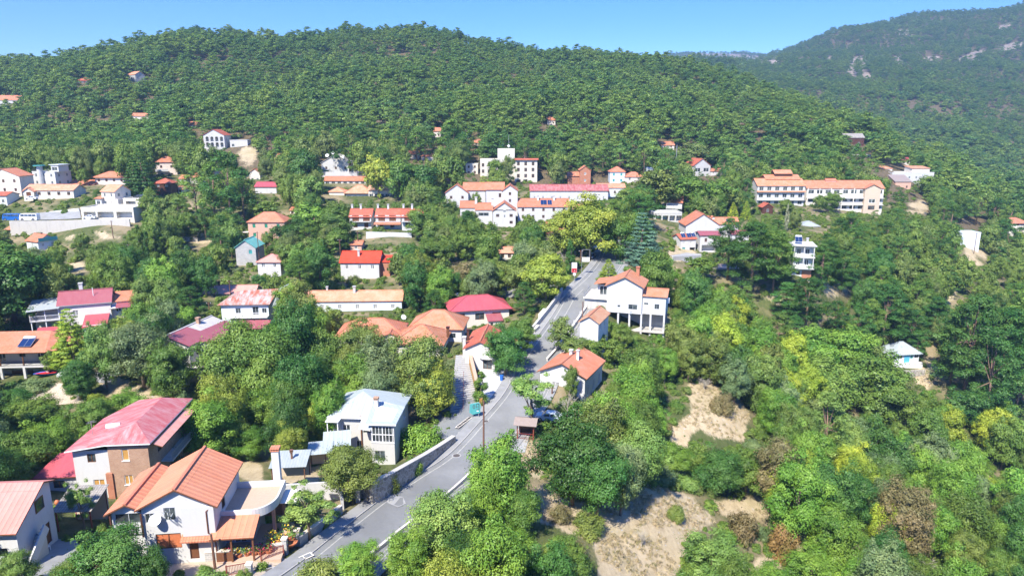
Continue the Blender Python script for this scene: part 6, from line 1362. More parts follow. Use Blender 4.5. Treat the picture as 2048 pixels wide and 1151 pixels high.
def g_fir(seed, nl, ls, R0=3.0, H0=12.0, droop=.25, lev=15):
    r = np.random.default_rng(seed); cen, rad = [], []
    for k in range(lev):
        f = k/lev; z = H0*(.10+.86*f); rr = R0*(1-f)**.85+.15; m_ = max(3, int(11*(1-f)+3)); a0 = r.uniform(0,6)
        for j in range(m_):
            a = a0+6.283*j/m_+r.uniform(-.2,.2); q = rr*r.uniform(.55,.95); cen.append((q*math.cos(a), q*math.sin(a), z-droop*q*.5)); rad.append(.20*R0*(1-.6*f)+.12)
    cen = np.array(cen); rad = np.array(rad); c, n_, s, t = clumps(r, cen, rad, nl, ls, .5, .4, np.array([0,0,H0*.4]), .5, .6)
    return leaves_mesh('crown', c, n_, s, t, aspect=.4, r=r), branchy('trunk', r, H0, .2, cen[:2], 'bark', .4)
def g_col(seed, nl, ls, R0=1.2, H0=9.0):
    r = np.random.default_rng(seed); cen, rad = [], []
    for k in range(34):
        f = (k+.5)/34; rr = R0*math.sin(math.pi*min(1,.12+.86*f))**.6*.5; a = r.uniform(0,6.28); cen.append((rr*math.cos(a), rr*math.sin(a), H0*(.06+.9*f))); rad.append(R0*.55*(1-.55*f))
    cen = np.array(cen); c, n_, s, t = clumps(r, cen, np.array(rad), nl, ls, 1.5, .2, None, .5, .5)
    return leaves_mesh('crown', c, n_, s, t, aspect=.5, r=r), branchy('trunk', r, H0, .14, cen[:1], 'bark', .4)
def g_shrub(seed, nc, nl, ls, R0=1.7, H0=2.2):
    r = np.random.default_rng(seed); d = rdir(r, nc, .5); d[:,2] = np.abs(d[:,2]); q = r.uniform(.3,.85,nc); cen = d*q[:,None]*np.array([R0,R0,H0*.85]); cen[:,2] += .15; rad = r.uniform(.24,.42,nc)*R0
    c, n_, s, t = clumps(r, cen, rad, nl, ls, .85, .45, np.array([0,0,H0*.3])); return leaves_mesh('leaves', c, n_, s, t, r=r), None
def g_dead(seed, H0=6.0, R0=2.6):
    r = np.random.default_rng(seed); mb = MB(); mb.tube([(0,0,-1),(.1,0,H0*.4),(.2,.1,H0*.7)], [.14,.1,.05], 'palebark', 6)
    for i in range(34):
        a = r.uniform(0,6.28); z0 = H0*r.uniform(.2,.6); L_ = R0*r.uniform(.5,1); p1 = Vector((math.cos(a)*L_*.5, math.sin(a)*L_*.5, z0+H0*.2)); p2 = Vector((math.cos(a)*L_, math.sin(a)*L_, z0+H0*r.uniform(.2,.45)))
        mb.tube([(0,0,z0), p1, p2], [.05,.035,.012], 'palebark', 4, False)
        for j in range(4): e = p1.lerp(p2, r.random()); mb.tube([e, e+Vector(r.uniform(-.6,.6,3))+Vector((0,0,.3))], [.02,.008], 'palebark', 3, False)
    me = bpy.data.meshes.new('branches'); me.from_pydata(mb.v, [], mb.f); me.materials.append(M['palebark']); me.update(); return me, None
REF = {'broad': (3.2,7.5), 'airy': (3.2,7.5), 'pine': (3.2,13.0), 'fir': (3.0,12.0), 'column': (1.2,9.0), 'shrub': (1.7,2.2), 'dead': (2.6,6.0)}
LIB = {}
for lod, (nc, nl, ls) in enumerate(((95,380,.085),(75,280,.11),(55,110,.19),(32,44,.38))):
    LIB['broad',lod] = [g_broad(10+i+lod*50, nc, nl, ls) for i in range((7,7,5,4)[lod])]
    LIB['pine',lod] = [g_pine(310+i+lod*50, int(nc*1.1) if lod < 2 else (36,19)[lod-2], int(nl*.8) if lod < 2 else (130,74)[lod-2], ls*(1.15 if lod < 2 else .95), rs=(1,1,1.2,1.5)[lod], jit=(.7,.6,.5,.38)[lod]) for i in range((3,6,6,6)[lod])]
    LIB['shrub',lod] = [g_shrub(510+i+lod*50, int(nc*.42), int(nl*.7), ls*.85) for i in range((6,5,4,3)[lod])]
for lod, (nl, ls) in enumerate(((260,.10),(200,.125),(75,.20),(28,.38))):
    LIB['fir',lod] = [g_fir(710+i, nl, ls) for i in range(2)]; LIB['column',lod] = [g_col(810+i, nl*2, ls*.8) for i in range(2)]; LIB['airy',lod] = [g_broad(610+i, 46, nl, ls*.95, True) for i in range(2)]
    LIB['dead',lod] = [g_dead(910+i) for i in range(2)]
def lod_of(D): return 0 if D < 125 else 1 if D < 230 else 2 if D < 370 else 3
TINT = {k_: (v_[0]*.9, v_[1]*1.0, v_[2]*.72) for k_, v_ in {'bright green': (.102,.182,.034), 'green': (.085,.140,.034), 'dark green': (.036,.085,.024), 'deep green': (.045,.105,.030), 'olive green': (.105,.135,.040), 'yellow green': (.20,.245,.036), 'grey green': (.115,.150,.080),
        'blue green': (.085,.135,.125), 'rust brown': (.200,.120,.055), 'dull brown': (.155,.120,.070), 'light green': (.122,.185,.055), 'golden green': (.175,.205,.040), 'grey': (.3,.27,.22)}.items()}
KINDNAME = {'broad': ('broadleaf_tree','broadleaf tree','tree'), 'airy': ('airy_tree','loose airy tree','tree'), 'pine': ('pine_tree','pine','pine tree'), 'fir': ('fir_tree','pointed fir','fir tree'), 'column': ('columnar_tree','slim columnar tree','tree'), 'shrub': ('shrub','shrub','shrub'), 'dead': ('bare_shrub','leafless bare shrub','shrub')}
TREES = []      # (x, y, z, r, h, kind, tint, D, px, py, label)
def add_tree(kind, cx, yt, yb, wpx, tint, label=None, D=None):
    if D is None: p = ground(cx, yb); D = proj(p)[2]
    else: p = P(cx, yb, D); p.z = float(fast_height([p.x],[p.y])[0])
    h = max(P(cx, yt, D).z - p.z, 1.0); TREES.append((p.x, p.y, p.z, wpx*D/F/2, h, kind, tint, D, cx, (yt+yb)/2, label))
MAN = [
 ('broad',702,868,1004,118,'olive green'),('airy',618,962,1080,118,'light green'),('broad',232,1035,1180,150,'deep green'),('broad',300,1085,1185,90,'dark green'),('airy',170,948,1065,60,'light green'),('broad',35,1092,1190,85,'light green'),
 ('broad',150,1100,1190,80,'green'),('broad',1000,852,1050,140,'bright green'),('broad',960,905,1080,90,'bright green'),('broad',1045,960,1075,80,'green'),('broad',1145,810,1010,165,'dark green'),('broad',1195,850,1040,120,'deep green'),('broad',1240,860,1030,95,'grey green'),('broad',1190,792,880,110,'grey green'),
 ('broad',885,955,1130,140,'light green'),('broad',820,1040,1160,100,'bright green'),('shrub',640,1105,1175,110,'olive green'),('broad',720,1070,1165,95,'bright green'),('broad',950,1040,1170,120,'green'),('broad',1030,1060,1175,110,'bright green'),('broad',1130,1075,1185,120,'green'),('dead',955,950,1060,70,'grey'),
 ('broad',845,655,835,128,'olive green'),('broad',870,720,838,95,'golden green'),('shrub',846,836,892,88,'bright green'),('shrub',800,850,905,40,'green'),('broad',480,622,812,150,'green'),('broad',597,585,805,120,'deep green'),('broad',545,640,830,130,'green'),('broad',655,640,800,110,'green'),('broad',520,770,870,90,'bright green'),
 ('broad',415,775,925,130,'bright green'),('broad',735,632,775,115,'olive green'),('broad',762,695,775,66,'deep green'),('fir',150,598,735,82,'yellow green'),('broad',218,640,745,74,'grey green'),('broad',288,622,778,120,'grey green'),('broad',345,672,800,92,'green'),('broad',162,706,800,72,'dark green'),
 ('broad',30,478,650,190,'dark green'),('broad',-30,500,680,140,'dark green'),('broad',1010,640,752,84,'deep green'),('broad',1045,628,708,66,'green'),('column',962,735,806,36,'green'),('airy',1062,732,856,100,'light green'),('broad',1121,628,702,58,'green'),('broad',1150,665,722,64,'bright green'),('broad',1190,655,700,46,'green'),
 ('broad',1092,498,605,96,'golden green'),('broad',1040,505,600,84,'olive green'),('broad',940,520,592,90,'dull brown'),('broad',990,510,585,84,'olive green'),('fir',1216,512,562,40,'yellow green'),('broad',1180,384,520,108,'golden green'),('broad',1130,410,515,90,'golden green'),('broad',1215,420,505,70,'olive green'),
 ('column',1140,474,548,22,'deep green'),('fir',1282,412,532,92,'blue green'),('pine',1276,372,455,92,'deep green'),('fir',290,280,402,54,'dark green'),('pine',462,300,455,84,'deep green'),('pine',432,322,450,70,'green'),('pine',490,330,450,60,'deep green'),('broad',625,350,425,60,'light green'),('broad',582,342,420,46,'olive green'),
 ('broad',630,398,482,76,'bright green'),('broad',672,402,486,66,'green'),('broad',590,432,512,84,'dark green'),('broad',676,452,508,52,'rust brown'),('broad',757,300,398,60,'golden green'),('broad',800,308,400,60,'green'),('broad',848,318,400,70,'deep green'),('broad',905,300,400,60,'green'),
 ('fir',968,347,402,48,'yellow green'),('broad',896,462,525,54,'yellow green'),('broad',930,456,522,48,'yellow green'),('fir',1465,400,440,24,'yellow green'),('fir',1491,396,440,22,'yellow green'),('pine',1965,640,862,100,'deep green'),('pine',2025,650,850,100,'deep green'),('broad',1925,765,850,84,'deep green'),('broad',1990,785,880,100,'green'),('broad',1345,872,952,70,'bright green'),('broad',1432,888,985,104,'deep green'),('broad',1490,885,985,96,'green'),('shrub',1395,880,935,56,'green'),('column',284,445,524,26,'green'),('column',313,447,524,26,'green'),('column',298,458,524,20,'deep green'),('fir',516,375,445,46,'green'),('fir',272,300,400,46,'dark green'),
 ('pine',1500,438,592,110,'deep green'),('pine',1455,430,560,80,'deep green'),('pine',1545,455,590,80,'green'),('broad',1400,505,560,72,'grey green'),('pine',1610,548,665,90,'dark green'),('pine',1570,560,640,70,'deep green'),('pine',1765,560,692,90,'deep green'),('pine',1735,590,700,60,'green'),('pine',1925,575,800,130,'deep green'),
 ('pine',1990,600,830,130,'deep green'),('pine',2040,560,800,120,'green'),('pine',1900,600,770,80,'green'),('pine',1645,768,945,92,'light green'),('pine',1600,800,930,70,'light green'),('broad',1690,640,760,120,'bright green'),('broad',1620,650,760,110,'bright green'),('broad',1730,690,830,140,'green'),('broad',1640,700,830,120,'green'),('broad',1770,740,860,110,'green'),
 ('shrub',1445,774,824,52,'dull brown'),('shrub',1565,1035,1120,66,'rust brown'),('shrub',1480,1010,1075,70,'dull brown'),('broad',1640,900,1075,120,'deep green'),('broad',1660,985,1160,110,'bright green'),('broad',1420,1050,1180,130,'light green'),('dead',345,870,955,60,'grey'),('shrub',352,880,955,50,'dull brown'),
 ('broad',1850,345,395,42,'green'),('pine',1885,380,440,44,'deep green'),('broad',1665,380,425,38,'bright green'),('broad',1640,385,425,36,'bright green'),('broad',1570,395,430,34,'bright green'),('broad',1980,440,495,56,'dark green'),('broad',1385,285,330,80,'light green'),('broad',1440,290,335,60,'light green'),
 ('broad',1310,330,420,90,'olive green'),('broad',1370,340,425,80,'green'),('broad',1425,350,430,80,'green'),('broad',1450,365,430,70,'olive green'),('broad',1255,370,420,60,'olive green'),('column',1572,405,462,10,'grey'),('broad',1620,1085,1190,120,'bright green'),('broad',1540,1120,1200,100,'bright green'),
 ('broad',1232,425,520,76,'green'),('shrub',826,902,948,40,'green'),('shrub',776,925,985,46,'olive green'),('pine',1330,295,420,60,'deep green'),('pine',395,330,440,70,'green'),('pine',700,255,345,70,'deep green'),('pine',570,270,355,64,'green'),('broad',1015,305,372,36,'olive green'),('broad',530,395,450,60,'deep green'),('broad',870,470,540,80,'green'),('broad',820,480,560,80,'deep green'),('pine',740,400,500,50,'deep green') if False else ('broad',845,410,480,64,'green'),('dead',1283,1052,1092,36,'grey'),('shrub',1175,1015,1062,76,'olive green'),('dead',1212,772,846,60,'grey'),('dead',1135,775,850,46,'grey'),('shrub',1350,1000,1040,40,'olive green'),('shrub',1120,1000,1040,50,'dull brown'),('broad',1224,664,735,58,'green'),('broad',1182,668,725,52,'bright green'),('broad',1141,722,800,34,'green'),('broad',1240,640,700,50,'light green'),('broad',105,690,745,40,'grey green'),('shrub',70,752,782,80,'grey green'),('broad',250,775,850,90,'bright green'),('broad',190,790,880,90,'green'),('broad',70,790,870,110,'green'),('broad',30,765,840,90,'deep green'),('broad',100,830,925,100,'bright green'),('broad',50,850,960,120,'green'),('broad',25,900,990,90,'deep green'),('broad',460,830,915,90,'green'),('broad',500,850,920,70,'bright green'),
]
for q in MAN:
    add_tree(*q)
    if q[0] in ('fir','column') or q[5] in ('yellow green','golden green','rust brown'):
        cy, ry, rx = q[2]*.6+q[3]*.4, (q[3]-q[2])*.36, q[4]*.4
        clear([(q[1]+rx*math.cos(t_*.7854), cy+ry*math.sin(t_*.7854)) for t_ in range(8)], TREES[-1][7])
# what stays open to view: the street and the bare slopes
clear([(575,1140),(700,1040),(892,919),(925,880),(985,810),(1010,768),(1030,740),(1050,702),(1100,640),(1175,549),(1190,524),(1212,524),(1214,545),(1195,560),(1150,640),(1108,680),(1085,708),(1068,725),(1050,760),(1030,800),(1038,830),(1000,862),(975,868),(950,910),(932,962),(870,985),(812,1040),(700,1095),(640,1118)], 999)
clear([(950,735),(1012,735),(1020,765),(985,795),(952,800)], 999); clear([(905,745),(938,740),(962,815),(935,850),(885,860),(905,820)], 999)
clear([(505,1040),(600,1040),(600,1100),(420,1125),(420,1075)], 70); clear([(745,955),(905,870),(905,900),(790,990),(750,1005)], 999); clear([(560,968),(680,968),(680,1000),(560,1000)], 90); clear([(110,1075),(150,1075),(130,1130),(70,1140)], 80)
clear([(66,418),(160,416),(160,436),(20,438)], 250); clear([(24,441),(262,441),(262,458),(24,458)], 238); clear([(735,465),(823,465),(823,483),(735,483)], 226)
for a_, b_, c_, d_, D_ in ((960,800,974,872,104),(1098,770,1110,800,115),(1159,505,1164,556,175),(1140,536,1157,562,172),(54,772,138,808,999),(185,738,222,765,999),(640,345,735,353,322),(940,785,965,815,105)): clear([(a_,b_),(c_,b_),(c_,d_),(a_,d_)], D_)
for pl in BARE: clear(pl, 420)
KA = [(np.array(pl), d, min(p[0] for p in pl), max(p[0] for p in pl), min(p[1] for p in pl), max(p[1] for p in pl)) for pl, d in KEEP]
rng = np.random.default_rng(11)
def blocked(px, ytop, ybase, rpx, D, pts=None):
    """does the crown cover anything that must stay visible?"""
    cy = ytop*.55+ybase*.45; ry = (ybase-ytop)*.5
    P_ = [(px, cy), (px-rpx*.75, cy), (px+rpx*.75, cy), (px, ytop+2), (px-rpx*.5, ytop+ry*.4), (px+rpx*.5, ytop+ry*.4), (px, cy+ry*.5), (px-rpx*.5,cy+ry*.4),(px+rpx*.5,cy+ry*.4)]
    P_ += [(px+rpx*a_, cy+ry*b_) for a_, b_ in ((-.97,0),(.97,0),(-.8,-.5),(.8,-.5),(-.35,-.9),(.35,-.9),(0,-.45),(-.45,0),(.45,0))]
    xs = np.array([q[0] for q in P_]); ys = np.array([q[1] for q in P_])
    for pl, d, x0, x1, y0, y1 in KA:
        if d < D-1 or px+rpx < x0 or px-rpx > x1 or ybase < y0 or ytop > y1: continue
        if inpoly(xs, ys, pl).any(): return True
    return False
fx = np.array([[f[0], f[1], math.cos(f[2]), math.sin(f[2]), f[3], f[4]] for f in FOOT])
def in_house(x, y, m_=.8):
    dx = x-fx[:,0]; dy = y-fx[:,1]; u = dx*fx[:,2]+dy*fx[:,3]; v = -dx*fx[:,3]+dy*fx[:,2]
    return bool(((u > -m_) & (u < fx[:,4]+m_) & (v > -m_-.6) & (v < fx[:,5]+m_)).any())
man_xy = np.array([[t[0], t[1], t[3]] for t in TREES])
def candidates(y0, y1, sp, umax=.84, umin=-.84, jit=.42):
    out = []; Y = y0
    while Y < y1:
        s = sp(Y); n = int((umax-umin)*Y/s)
        x = (np.arange(n)+.5)*s+umin*Y+rng.uniform(-jit,jit,n)*s; y = Y+rng.uniform(-jit,jit,n)*s; out.append(np.stack([x,y],-1)); Y += s
    return np.concatenate(out)
def visible(x, y, z, zt):
    ok = np.ones(len(x), bool)
    for f in np.linspace(.15, .97, 40):
        X, Y = x*f, y*f; g = (Y > 30); h = np.where(g, fast_height(X, np.maximum(Y,30)), -99); ok &= ~((CAMZ+(zt-CAMZ)*f) < h-1)
    return ok
cand = candidates(42, 380, lambda Y: 3.5+Y*.0062, 1.05, -1.05)
cz_ = fast_height(cand[:,0], cand[:,1]); rd = np.full(len(cand), 99.0); sel = np.nonzero(cand[:,1] < 240)[0]; rd[sel] = road_z(cand[sel,0], cand[sel,1])[0]
Dc = cand[:,1]*CT-(cz_-CAMZ)*ST; pxc = CX+F*cand[:,0]/Dc; pyc = CY-F*(cand[:,1]*ST+(cz_-CAMZ)*CT)/Dc
vis = visible(cand[:,0], cand[:,1], cz_, cz_+8)
def choose(px, py, D, u):
    hill = np.interp(px, [0,300,700,1100,1500,1750,2048], [335,318,300,310,300,300,300])
    if D > 300 and py < hill+25 or D > 352: return 'pine'
    if px > 1440 and py < 760 and D > 150:
        return 'pine' if u < .42 else 'broad' if u < .74 else 'shrub'
    if px > 1080 and D < 205: return 'broad' if u < .50 else 'shrub' if u < .975 else 'dead'
    if px > 1600: return 'broad' if u < .6 else 'pine' if u < .75 else 'shrub'
    return ('broad' if u < .72 else 'shrub' if u < .88 else 'pine') if D > 205 else ('broad' if u < .68 else 'shrub' if u < .98 else 'pine')
for i in range(len(cand)):
    x, y = cand[i]; D = Dc[i]; px, py = pxc[i], pyc[i]
    if not vis[i] or rd[i] < RW/2+2.2 or px < -420 or px > 2470 or py > 1330: continue
    if in_house(x, y): continue
    u = rng.random(); kind = choose(px, py, D, u); v = rng.random()
    if kind == 'broad': r_, h = (2.6+2.6*v, 5.5+6.5*v) if D > 205 else (2.0+2.7*v, 3.8+5.4*v)
    if kind == 'broad' and D > 205 and rng.random() < .2: continue
    elif kind == 'shrub' or kind == 'dead': r_, h = 1.0+1.3*v, 1.2+1.7*v
    else: r_, h = (3.3+2.4*v, 11+8*v) if D > 290 else (2.4+1.8*v, 7.5+6.5*v)
    if kind == 'pine' and D > 300 and rng.random() < .42: continue
    if kind == 'dead': r_, h = 1.6, 2.6
    if ((man_xy[:,0]-x)**2+(man_xy[:,1]-y)**2 < (.8*man_xy[:,2]+.35*r_)**2).any(): continue
    ok = False
    for k in range(3):
        if not blocked(px, py-h*F/D*.97, py, r_*F/D, D): ok = True; break
        if kind in ('pine','broad') and k == 0: kind = 'shrub'; r_, h = 1.5, 2.0
        else: r_ *= .62; h *= .62
    if not ok: continue
    w_ = rng.random()
    if kind == 'pine': tint = ('deep green','green','deep green','light green','dark green')[int(w_*4.99)]
    elif px > 1080 and D < 230: tint = ('green','bright green','green','light green','olive green','bright green','deep green','bright green','grey green','yellow green','dull brown')[min(10, int(w_*10.2))]
    else: tint = ('green','deep green','olive green','green','bright green','dark green','light green','bright green','grey green','golden green','dull brown')[min(10, int(w_*10.12))]
    if kind == 'dead': tint = 'grey'
    TREES.append((x, y, cz_[i]-.15, r_, h, kind, tint, D, px, py-h*F/D/2, None))
# ---- landmarks used to say which tree is which
LM = [('white house with the roof terrace',(400,1010,66)),('red roofed brick house',(250,890,82)),('pink roofed corner house',(50,1030,64)),('blue roofed house',(745,830,99)),('arcade house',(50,710,128)),('violet roofed house',(140,610,146)),('maroon and white roof',(370,660,122)),
 ('cream hip roofed complex',(860,640,138)),('crimson hip roof',(945,615,150)),('parasol house',(960,700,124)),('white gable house by the bend',(1150,740,117)),('pillared house',(1270,600,145)),('hut with patchy tiles',(1195,640,130)),('rusty roofed house',(500,590,150)),('long orange roof',(700,590,163)),('faded pink long roof',(455,578,175)),
 ('bus shelter',(1056,850,109)),('blue hut',(1815,700,186)),('stone street wall',(820,960,88)),('lower parapet',(850,1030,85)),('dry grass slope',(1280,1050,84)),('round shrub on the dry bank',(1445,800,130)),('parking garage',(210,425,240)),('villa with arches',(430,280,390)),('dish house',(670,330,330)),('terraced houses',(770,435,235)),
 ('scarlet roof',(720,515,187)),('teal gabled stone house',(490,495,205)),('cream hotel',(1050,340,345)),('apartment houses',(980,415,265)),('long white crimson roofed house',(1130,385,300)),('high white gable house',(1400,330,390)),('green shuttered house',(1350,410,270)),('white inn',(1410,460,235)),('solar roofed white house',(1375,490,222)),
 ('white hotel',(1560,380,307)),('long hotel wing',(1690,390,312)),('small brick house under the hotels',(1620,455,265)),('white modern house',(1610,520,190)),('white warehouse',(1942,478,290)),('long white parapet building',(1830,350,392)),('shed on the bare bank',(1962,438,330)),('three storey pink house',(325,335,320)),('bungalow with red window',(95,385,265)),
 ('stairway',(925,780,118)),('orange kiosk with teal gable',(78,480,228)),('dry terraces',(370,460,235)),('right edge of the valley',(2040,900,170)),('deepest part of the valley',(1800,900,150)),('lower right corner',(1950,1120,108)),('lower edge right of the street',(900,1140,66)),('rusty bank below the pines',(1675,585,205)),('teal walled house',(513,415,255)),('small pink hip roof',(538,520,190)),
 ('fan of wooded ridge above the hotel',(1050,200,520)),('timber pavilion on the hill',(168,160,560)),('grey gable house on the hill',(272,150,590)),('left end of the hill',(20,250,480)),('middle of the wooded hill',(650,220,480)),('right shoulder of the wooded hill',(1400,240,480)),('foot of the right hillside',(1700,300,480))]
LMW = [(n_, P(*q), q[0], q[1]) for n_, q in LM]
def place_tree(t, i):
    x, y, z, r_, h, kind, tint, D, px, py, label = t
    lib = LIB[kind, lod_of(D)]; cm, tm = lib[i % len(lib)]; R0, H0 = REF[kind]; nm, kn, cat = KINDNAME[kind]
    a = rng.uniform(0, 6.28); s = (r_/R0*1.04, r_/R0*1.04*rng.uniform(.92,1.08), h/H0)
    c = TINT[tint]; k = 1.4*rng.uniform(.88,1.12); col = (c[0]*k*rng.uniform(.92,1.1), c[1]*k, c[2]*k, 1)
    if tm is None:
        o = bpy.data.objects.new(nm, cm); COL.objects.link(o); o.location = (x,y,z); o.rotation_euler = (0,0,a); o.scale = s; o.color = col; root = o
    else:
        root = bpy.data.objects.new(nm, None); COL.objects.link(root); root.location = (x,y,z); root.rotation_euler = (0,0,a); root.scale = s
        for mm, n2 in ((cm,'crown'),(tm,'trunk')): o = bpy.data.objects.new(n2, mm); COL.objects.link(o); o.parent = root; o.color = col
    p = Vector((x,y,z)); n_, lp, lx, ly = min(LMW, key=lambda l: (l[1].x-x)**2+(l[1].y-y)**2)
    dx, dy = px-lx, (py-ly)*1.8
    rel = ('right of' if dx > 0 else 'left of') if abs(dx) > abs(dy) else ('below' if dy > 0 else 'above and behind')
    return root, kn, cat, tint, rel, n_, (lp-p).length, r_*F/D
TINTED = {'dead': 'pale'}
KCAP = {'broad': 290, 'shrub': 290, 'pine': 290, 'fir': 50, 'column': 50, 'airy': 50, 'dead': 30}
TREES.sort(key=lambda t: -(t[3]*t[4])/t[7]**2)
cnt = {}; rest = []; placed = []
for i, t in enumerate(TREES):
    k = t[5]; rp = t[3]*F/t[7]*.6
    if not (-rp < t[8] < 2048+rp and t[9]-t[4]*F/t[7]*.4 < 1151) or cnt.get(k, 0) >= KCAP[k]: rest.append(t); continue
    cnt[k] = cnt.get(k, 0)+1
    placed.append(place_tree(t, i))
from collections import defaultdict
GR = defaultdict(list)
for q in placed: GR[(q[4], q[5], q[1], q[3])].append(q)
def fillord(n_): return ['','second ','third ','fourth ','fifth ','sixth ','seventh ','eighth ','ninth ','tenth ','eleventh ','twelfth '][n_] if n_ < 12 else f'{n_+1}th '
GN = {'broadleaf tree': 'broadleaf trees round the village', 'pine': 'pines on the hillsides', 'shrub': 'shrubs on the slopes'}
for (rel, n_, kn, tint), lst in GR.items():
    lst.sort(key=lambda q: q[6]); 
    for j, q in enumerate(lst):
        tn = 'pale' if tint == 'grey' else tint
        pre = '' if len(lst) == 1 else fillord(j)+'nearest '
        q[0]['label'] = f'{pre}{tn} {kn} {rel} the {n_}'; q[0]['category'] = q[2]
        if kn in GN: q[0]['group'] = GN[kn]
# ---- what nobody would count: the far forest, the rest of the wood and the undergrowth
def scatter(name, kindlib, pts, label, mat=None):
    """pts: x, y, z, yaw, sx, sz, variant -> instances on one object of kind stuff"""
    pts = np.array(pts); me = bpy.data.meshes.new(name); me.vertices.add(len(pts)); me.vertices.foreach_set('co', pts[:,:3].astype(np.float32).ravel())
    for nm, col in (('yaw',3),('sx',4),('sz',5)):
        a = me.attributes.new(nm, 'FLOAT', 'POINT'); a.data.foreach_set('value', pts[:,col].astype(np.float32))
    a = me.attributes.new('variant', 'INT', 'POINT'); a.data.foreach_set('value', pts[:,6].astype(np.int32))
    o = bpy.data.objects.new(name, me); COL.objects.link(o); tag(o, label, kind='stuff')
    ng = bpy.data.node_groups.new(name, 'GeometryNodeTree'); ng.interface.new_socket('Geometry', in_out='INPUT', socket_type='NodeSocketGeometry'); ng.interface.new_socket('Geometry', in_out='OUTPUT', socket_type='NodeSocketGeometry')
    N = ng.nodes; L = ng.links; gi = N.new('NodeGroupInput'); go = N.new('NodeGroupOutput'); m2p = N.new('GeometryNodeMeshToPoints'); L.new(gi.outputs[0], m2p.inputs[0])
    iop = N.new('GeometryNodeInstanceOnPoints'); L.new(m2p.outputs[0], iop.inputs['Points']); g2 = N.new('GeometryNodeJoinGeometry')
    for cm, tm in reversed(kindlib):
        m_ = cm
        if mat: m_ = cm.copy(); m_.materials.clear(); m_.materials.append(M[mat])
        ob = bpy.data.objects.new('plant_form', m_); oi = N.new('GeometryNodeObjectInfo'); oi.inputs[0].default_value = ob; oi.inputs['As Instance'].default_value = True; L.new(oi.outputs['Geometry'], g2.inputs[0])
    L.new(g2.outputs[0], iop.inputs['Instance']); iop.inputs['Pick Instance'].default_value = True
    def at(n_, t='FLOAT'): q = N.new('GeometryNodeInputNamedAttribute'); q.data_type = t; q.inputs[0].default_value = n_; return q.outputs[0]
    L.new(at('variant','INT'), iop.inputs['Instance Index']); cr = N.new('ShaderNodeCombineXYZ'); L.new(at('yaw'), cr.inputs[2]); e2r = N.new('FunctionNodeEulerToRotation'); L.new(cr.outputs[0], e2r.inputs[0]); L.new(e2r.outputs[0], iop.inputs['Rotation'])
    cs = N.new('ShaderNodeCombineXYZ'); sx = at('sx'); L.new(sx, cs.inputs[0]); L.new(sx, cs.inputs[1]); L.new(at('sz'), cs.inputs[2]); L.new(cs.outputs[0], iop.inputs['Scale']); L.new(iop.outputs[0], go.inputs[0])
    md = o.modifiers.new('scatter', 'NODES'); md.node_group = ng; return o
for kind, nm, lb, mt in (('broad','woodland','mixed green broadleaf woodland filling the gardens and slopes','woodleaf'),('shrub','undergrowth','dense green and olive undergrowth between the trees','woodleaf'),('pine','pine_wood','pines standing among the village trees','forest')):
    if mt not in M: foliage_mat(mt, ((.10,.185,.030),(.15,.225,.040),(.12,.16,.045)))
    rs = [t for t in rest if t[5] == kind]; R0, H0 = REF[kind]
    extra = []
    if kind == 'shrub':      # low cover everywhere that is not bare, road or house
        cc = candidates(42, 330, lambda Y: 1.25+Y*.0095, 1.0, -1.0, jit=.5); zz = fast_height(cc[:,0], cc[:,1]); rr = np.full(len(cc), 99.0); sl_ = np.nonzero(cc[:,1] < 240)[0]; rr[sl_] = road_z(cc[sl_,0], cc[sl_,1])[0]
        D_ = cc[:,1]*CT-(zz-CAMZ)*ST; qx = CX+F*cc[:,0]/D_; qy = CY-F*(cc[:,1]*ST+(zz-CAMZ)*CT)/D_; ok = (rr > RW/2+1.9) & visible(cc[:,0], cc[:,1], zz, zz+1) & (qy < 1290) & (qx > -350) & (qx < 2400)
        nb = vnoise(cc[:,0], cc[:,1], 9, 5)+.5*vnoise(cc[:,0], cc[:,1], 3, 6)
        for pl in BARE: ok &= ~(inpoly(qx, qy, pl) & (rng.random(len(cc)) < .965))
        for i in np.nonzero(ok & ((nb > .38) | (qx > 1080)))[0]:
            if in_house(cc[i,0], cc[i,1], .2) : continue
            s_ = rng.uniform(.22,.62)*(1.3 if qx[i] > 1080 else 1)
            if blocked(qx[i], qy[i]-s_*2.2*F/D_[i], qy[i]-2, s_*1.2*F/D_[i], D_[i]):
                if rng.random() < .45: continue
                s_ *= .42
            extra.append((cc[i,0], cc[i,1], zz[i]-.1, rng.uniform(0,6.28), s_, s_*rng.uniform(.7,1.2), 0))
    lib = LIB[kind, 2 if kind != 'pine' else 2] + (LIB[kind, 1][:3] if kind != 'pine' else [])
    pts = [(t[0], t[1], t[2], rng.uniform(0,6.28), t[3]/R0, t[4]/H0, rng.integers(0, len(lib))) for t in rs] + [e[:6]+(rng.integers(0, len(lib)),) for e in extra]
    if pts: scatter(nm, lib, pts, lb, mt)
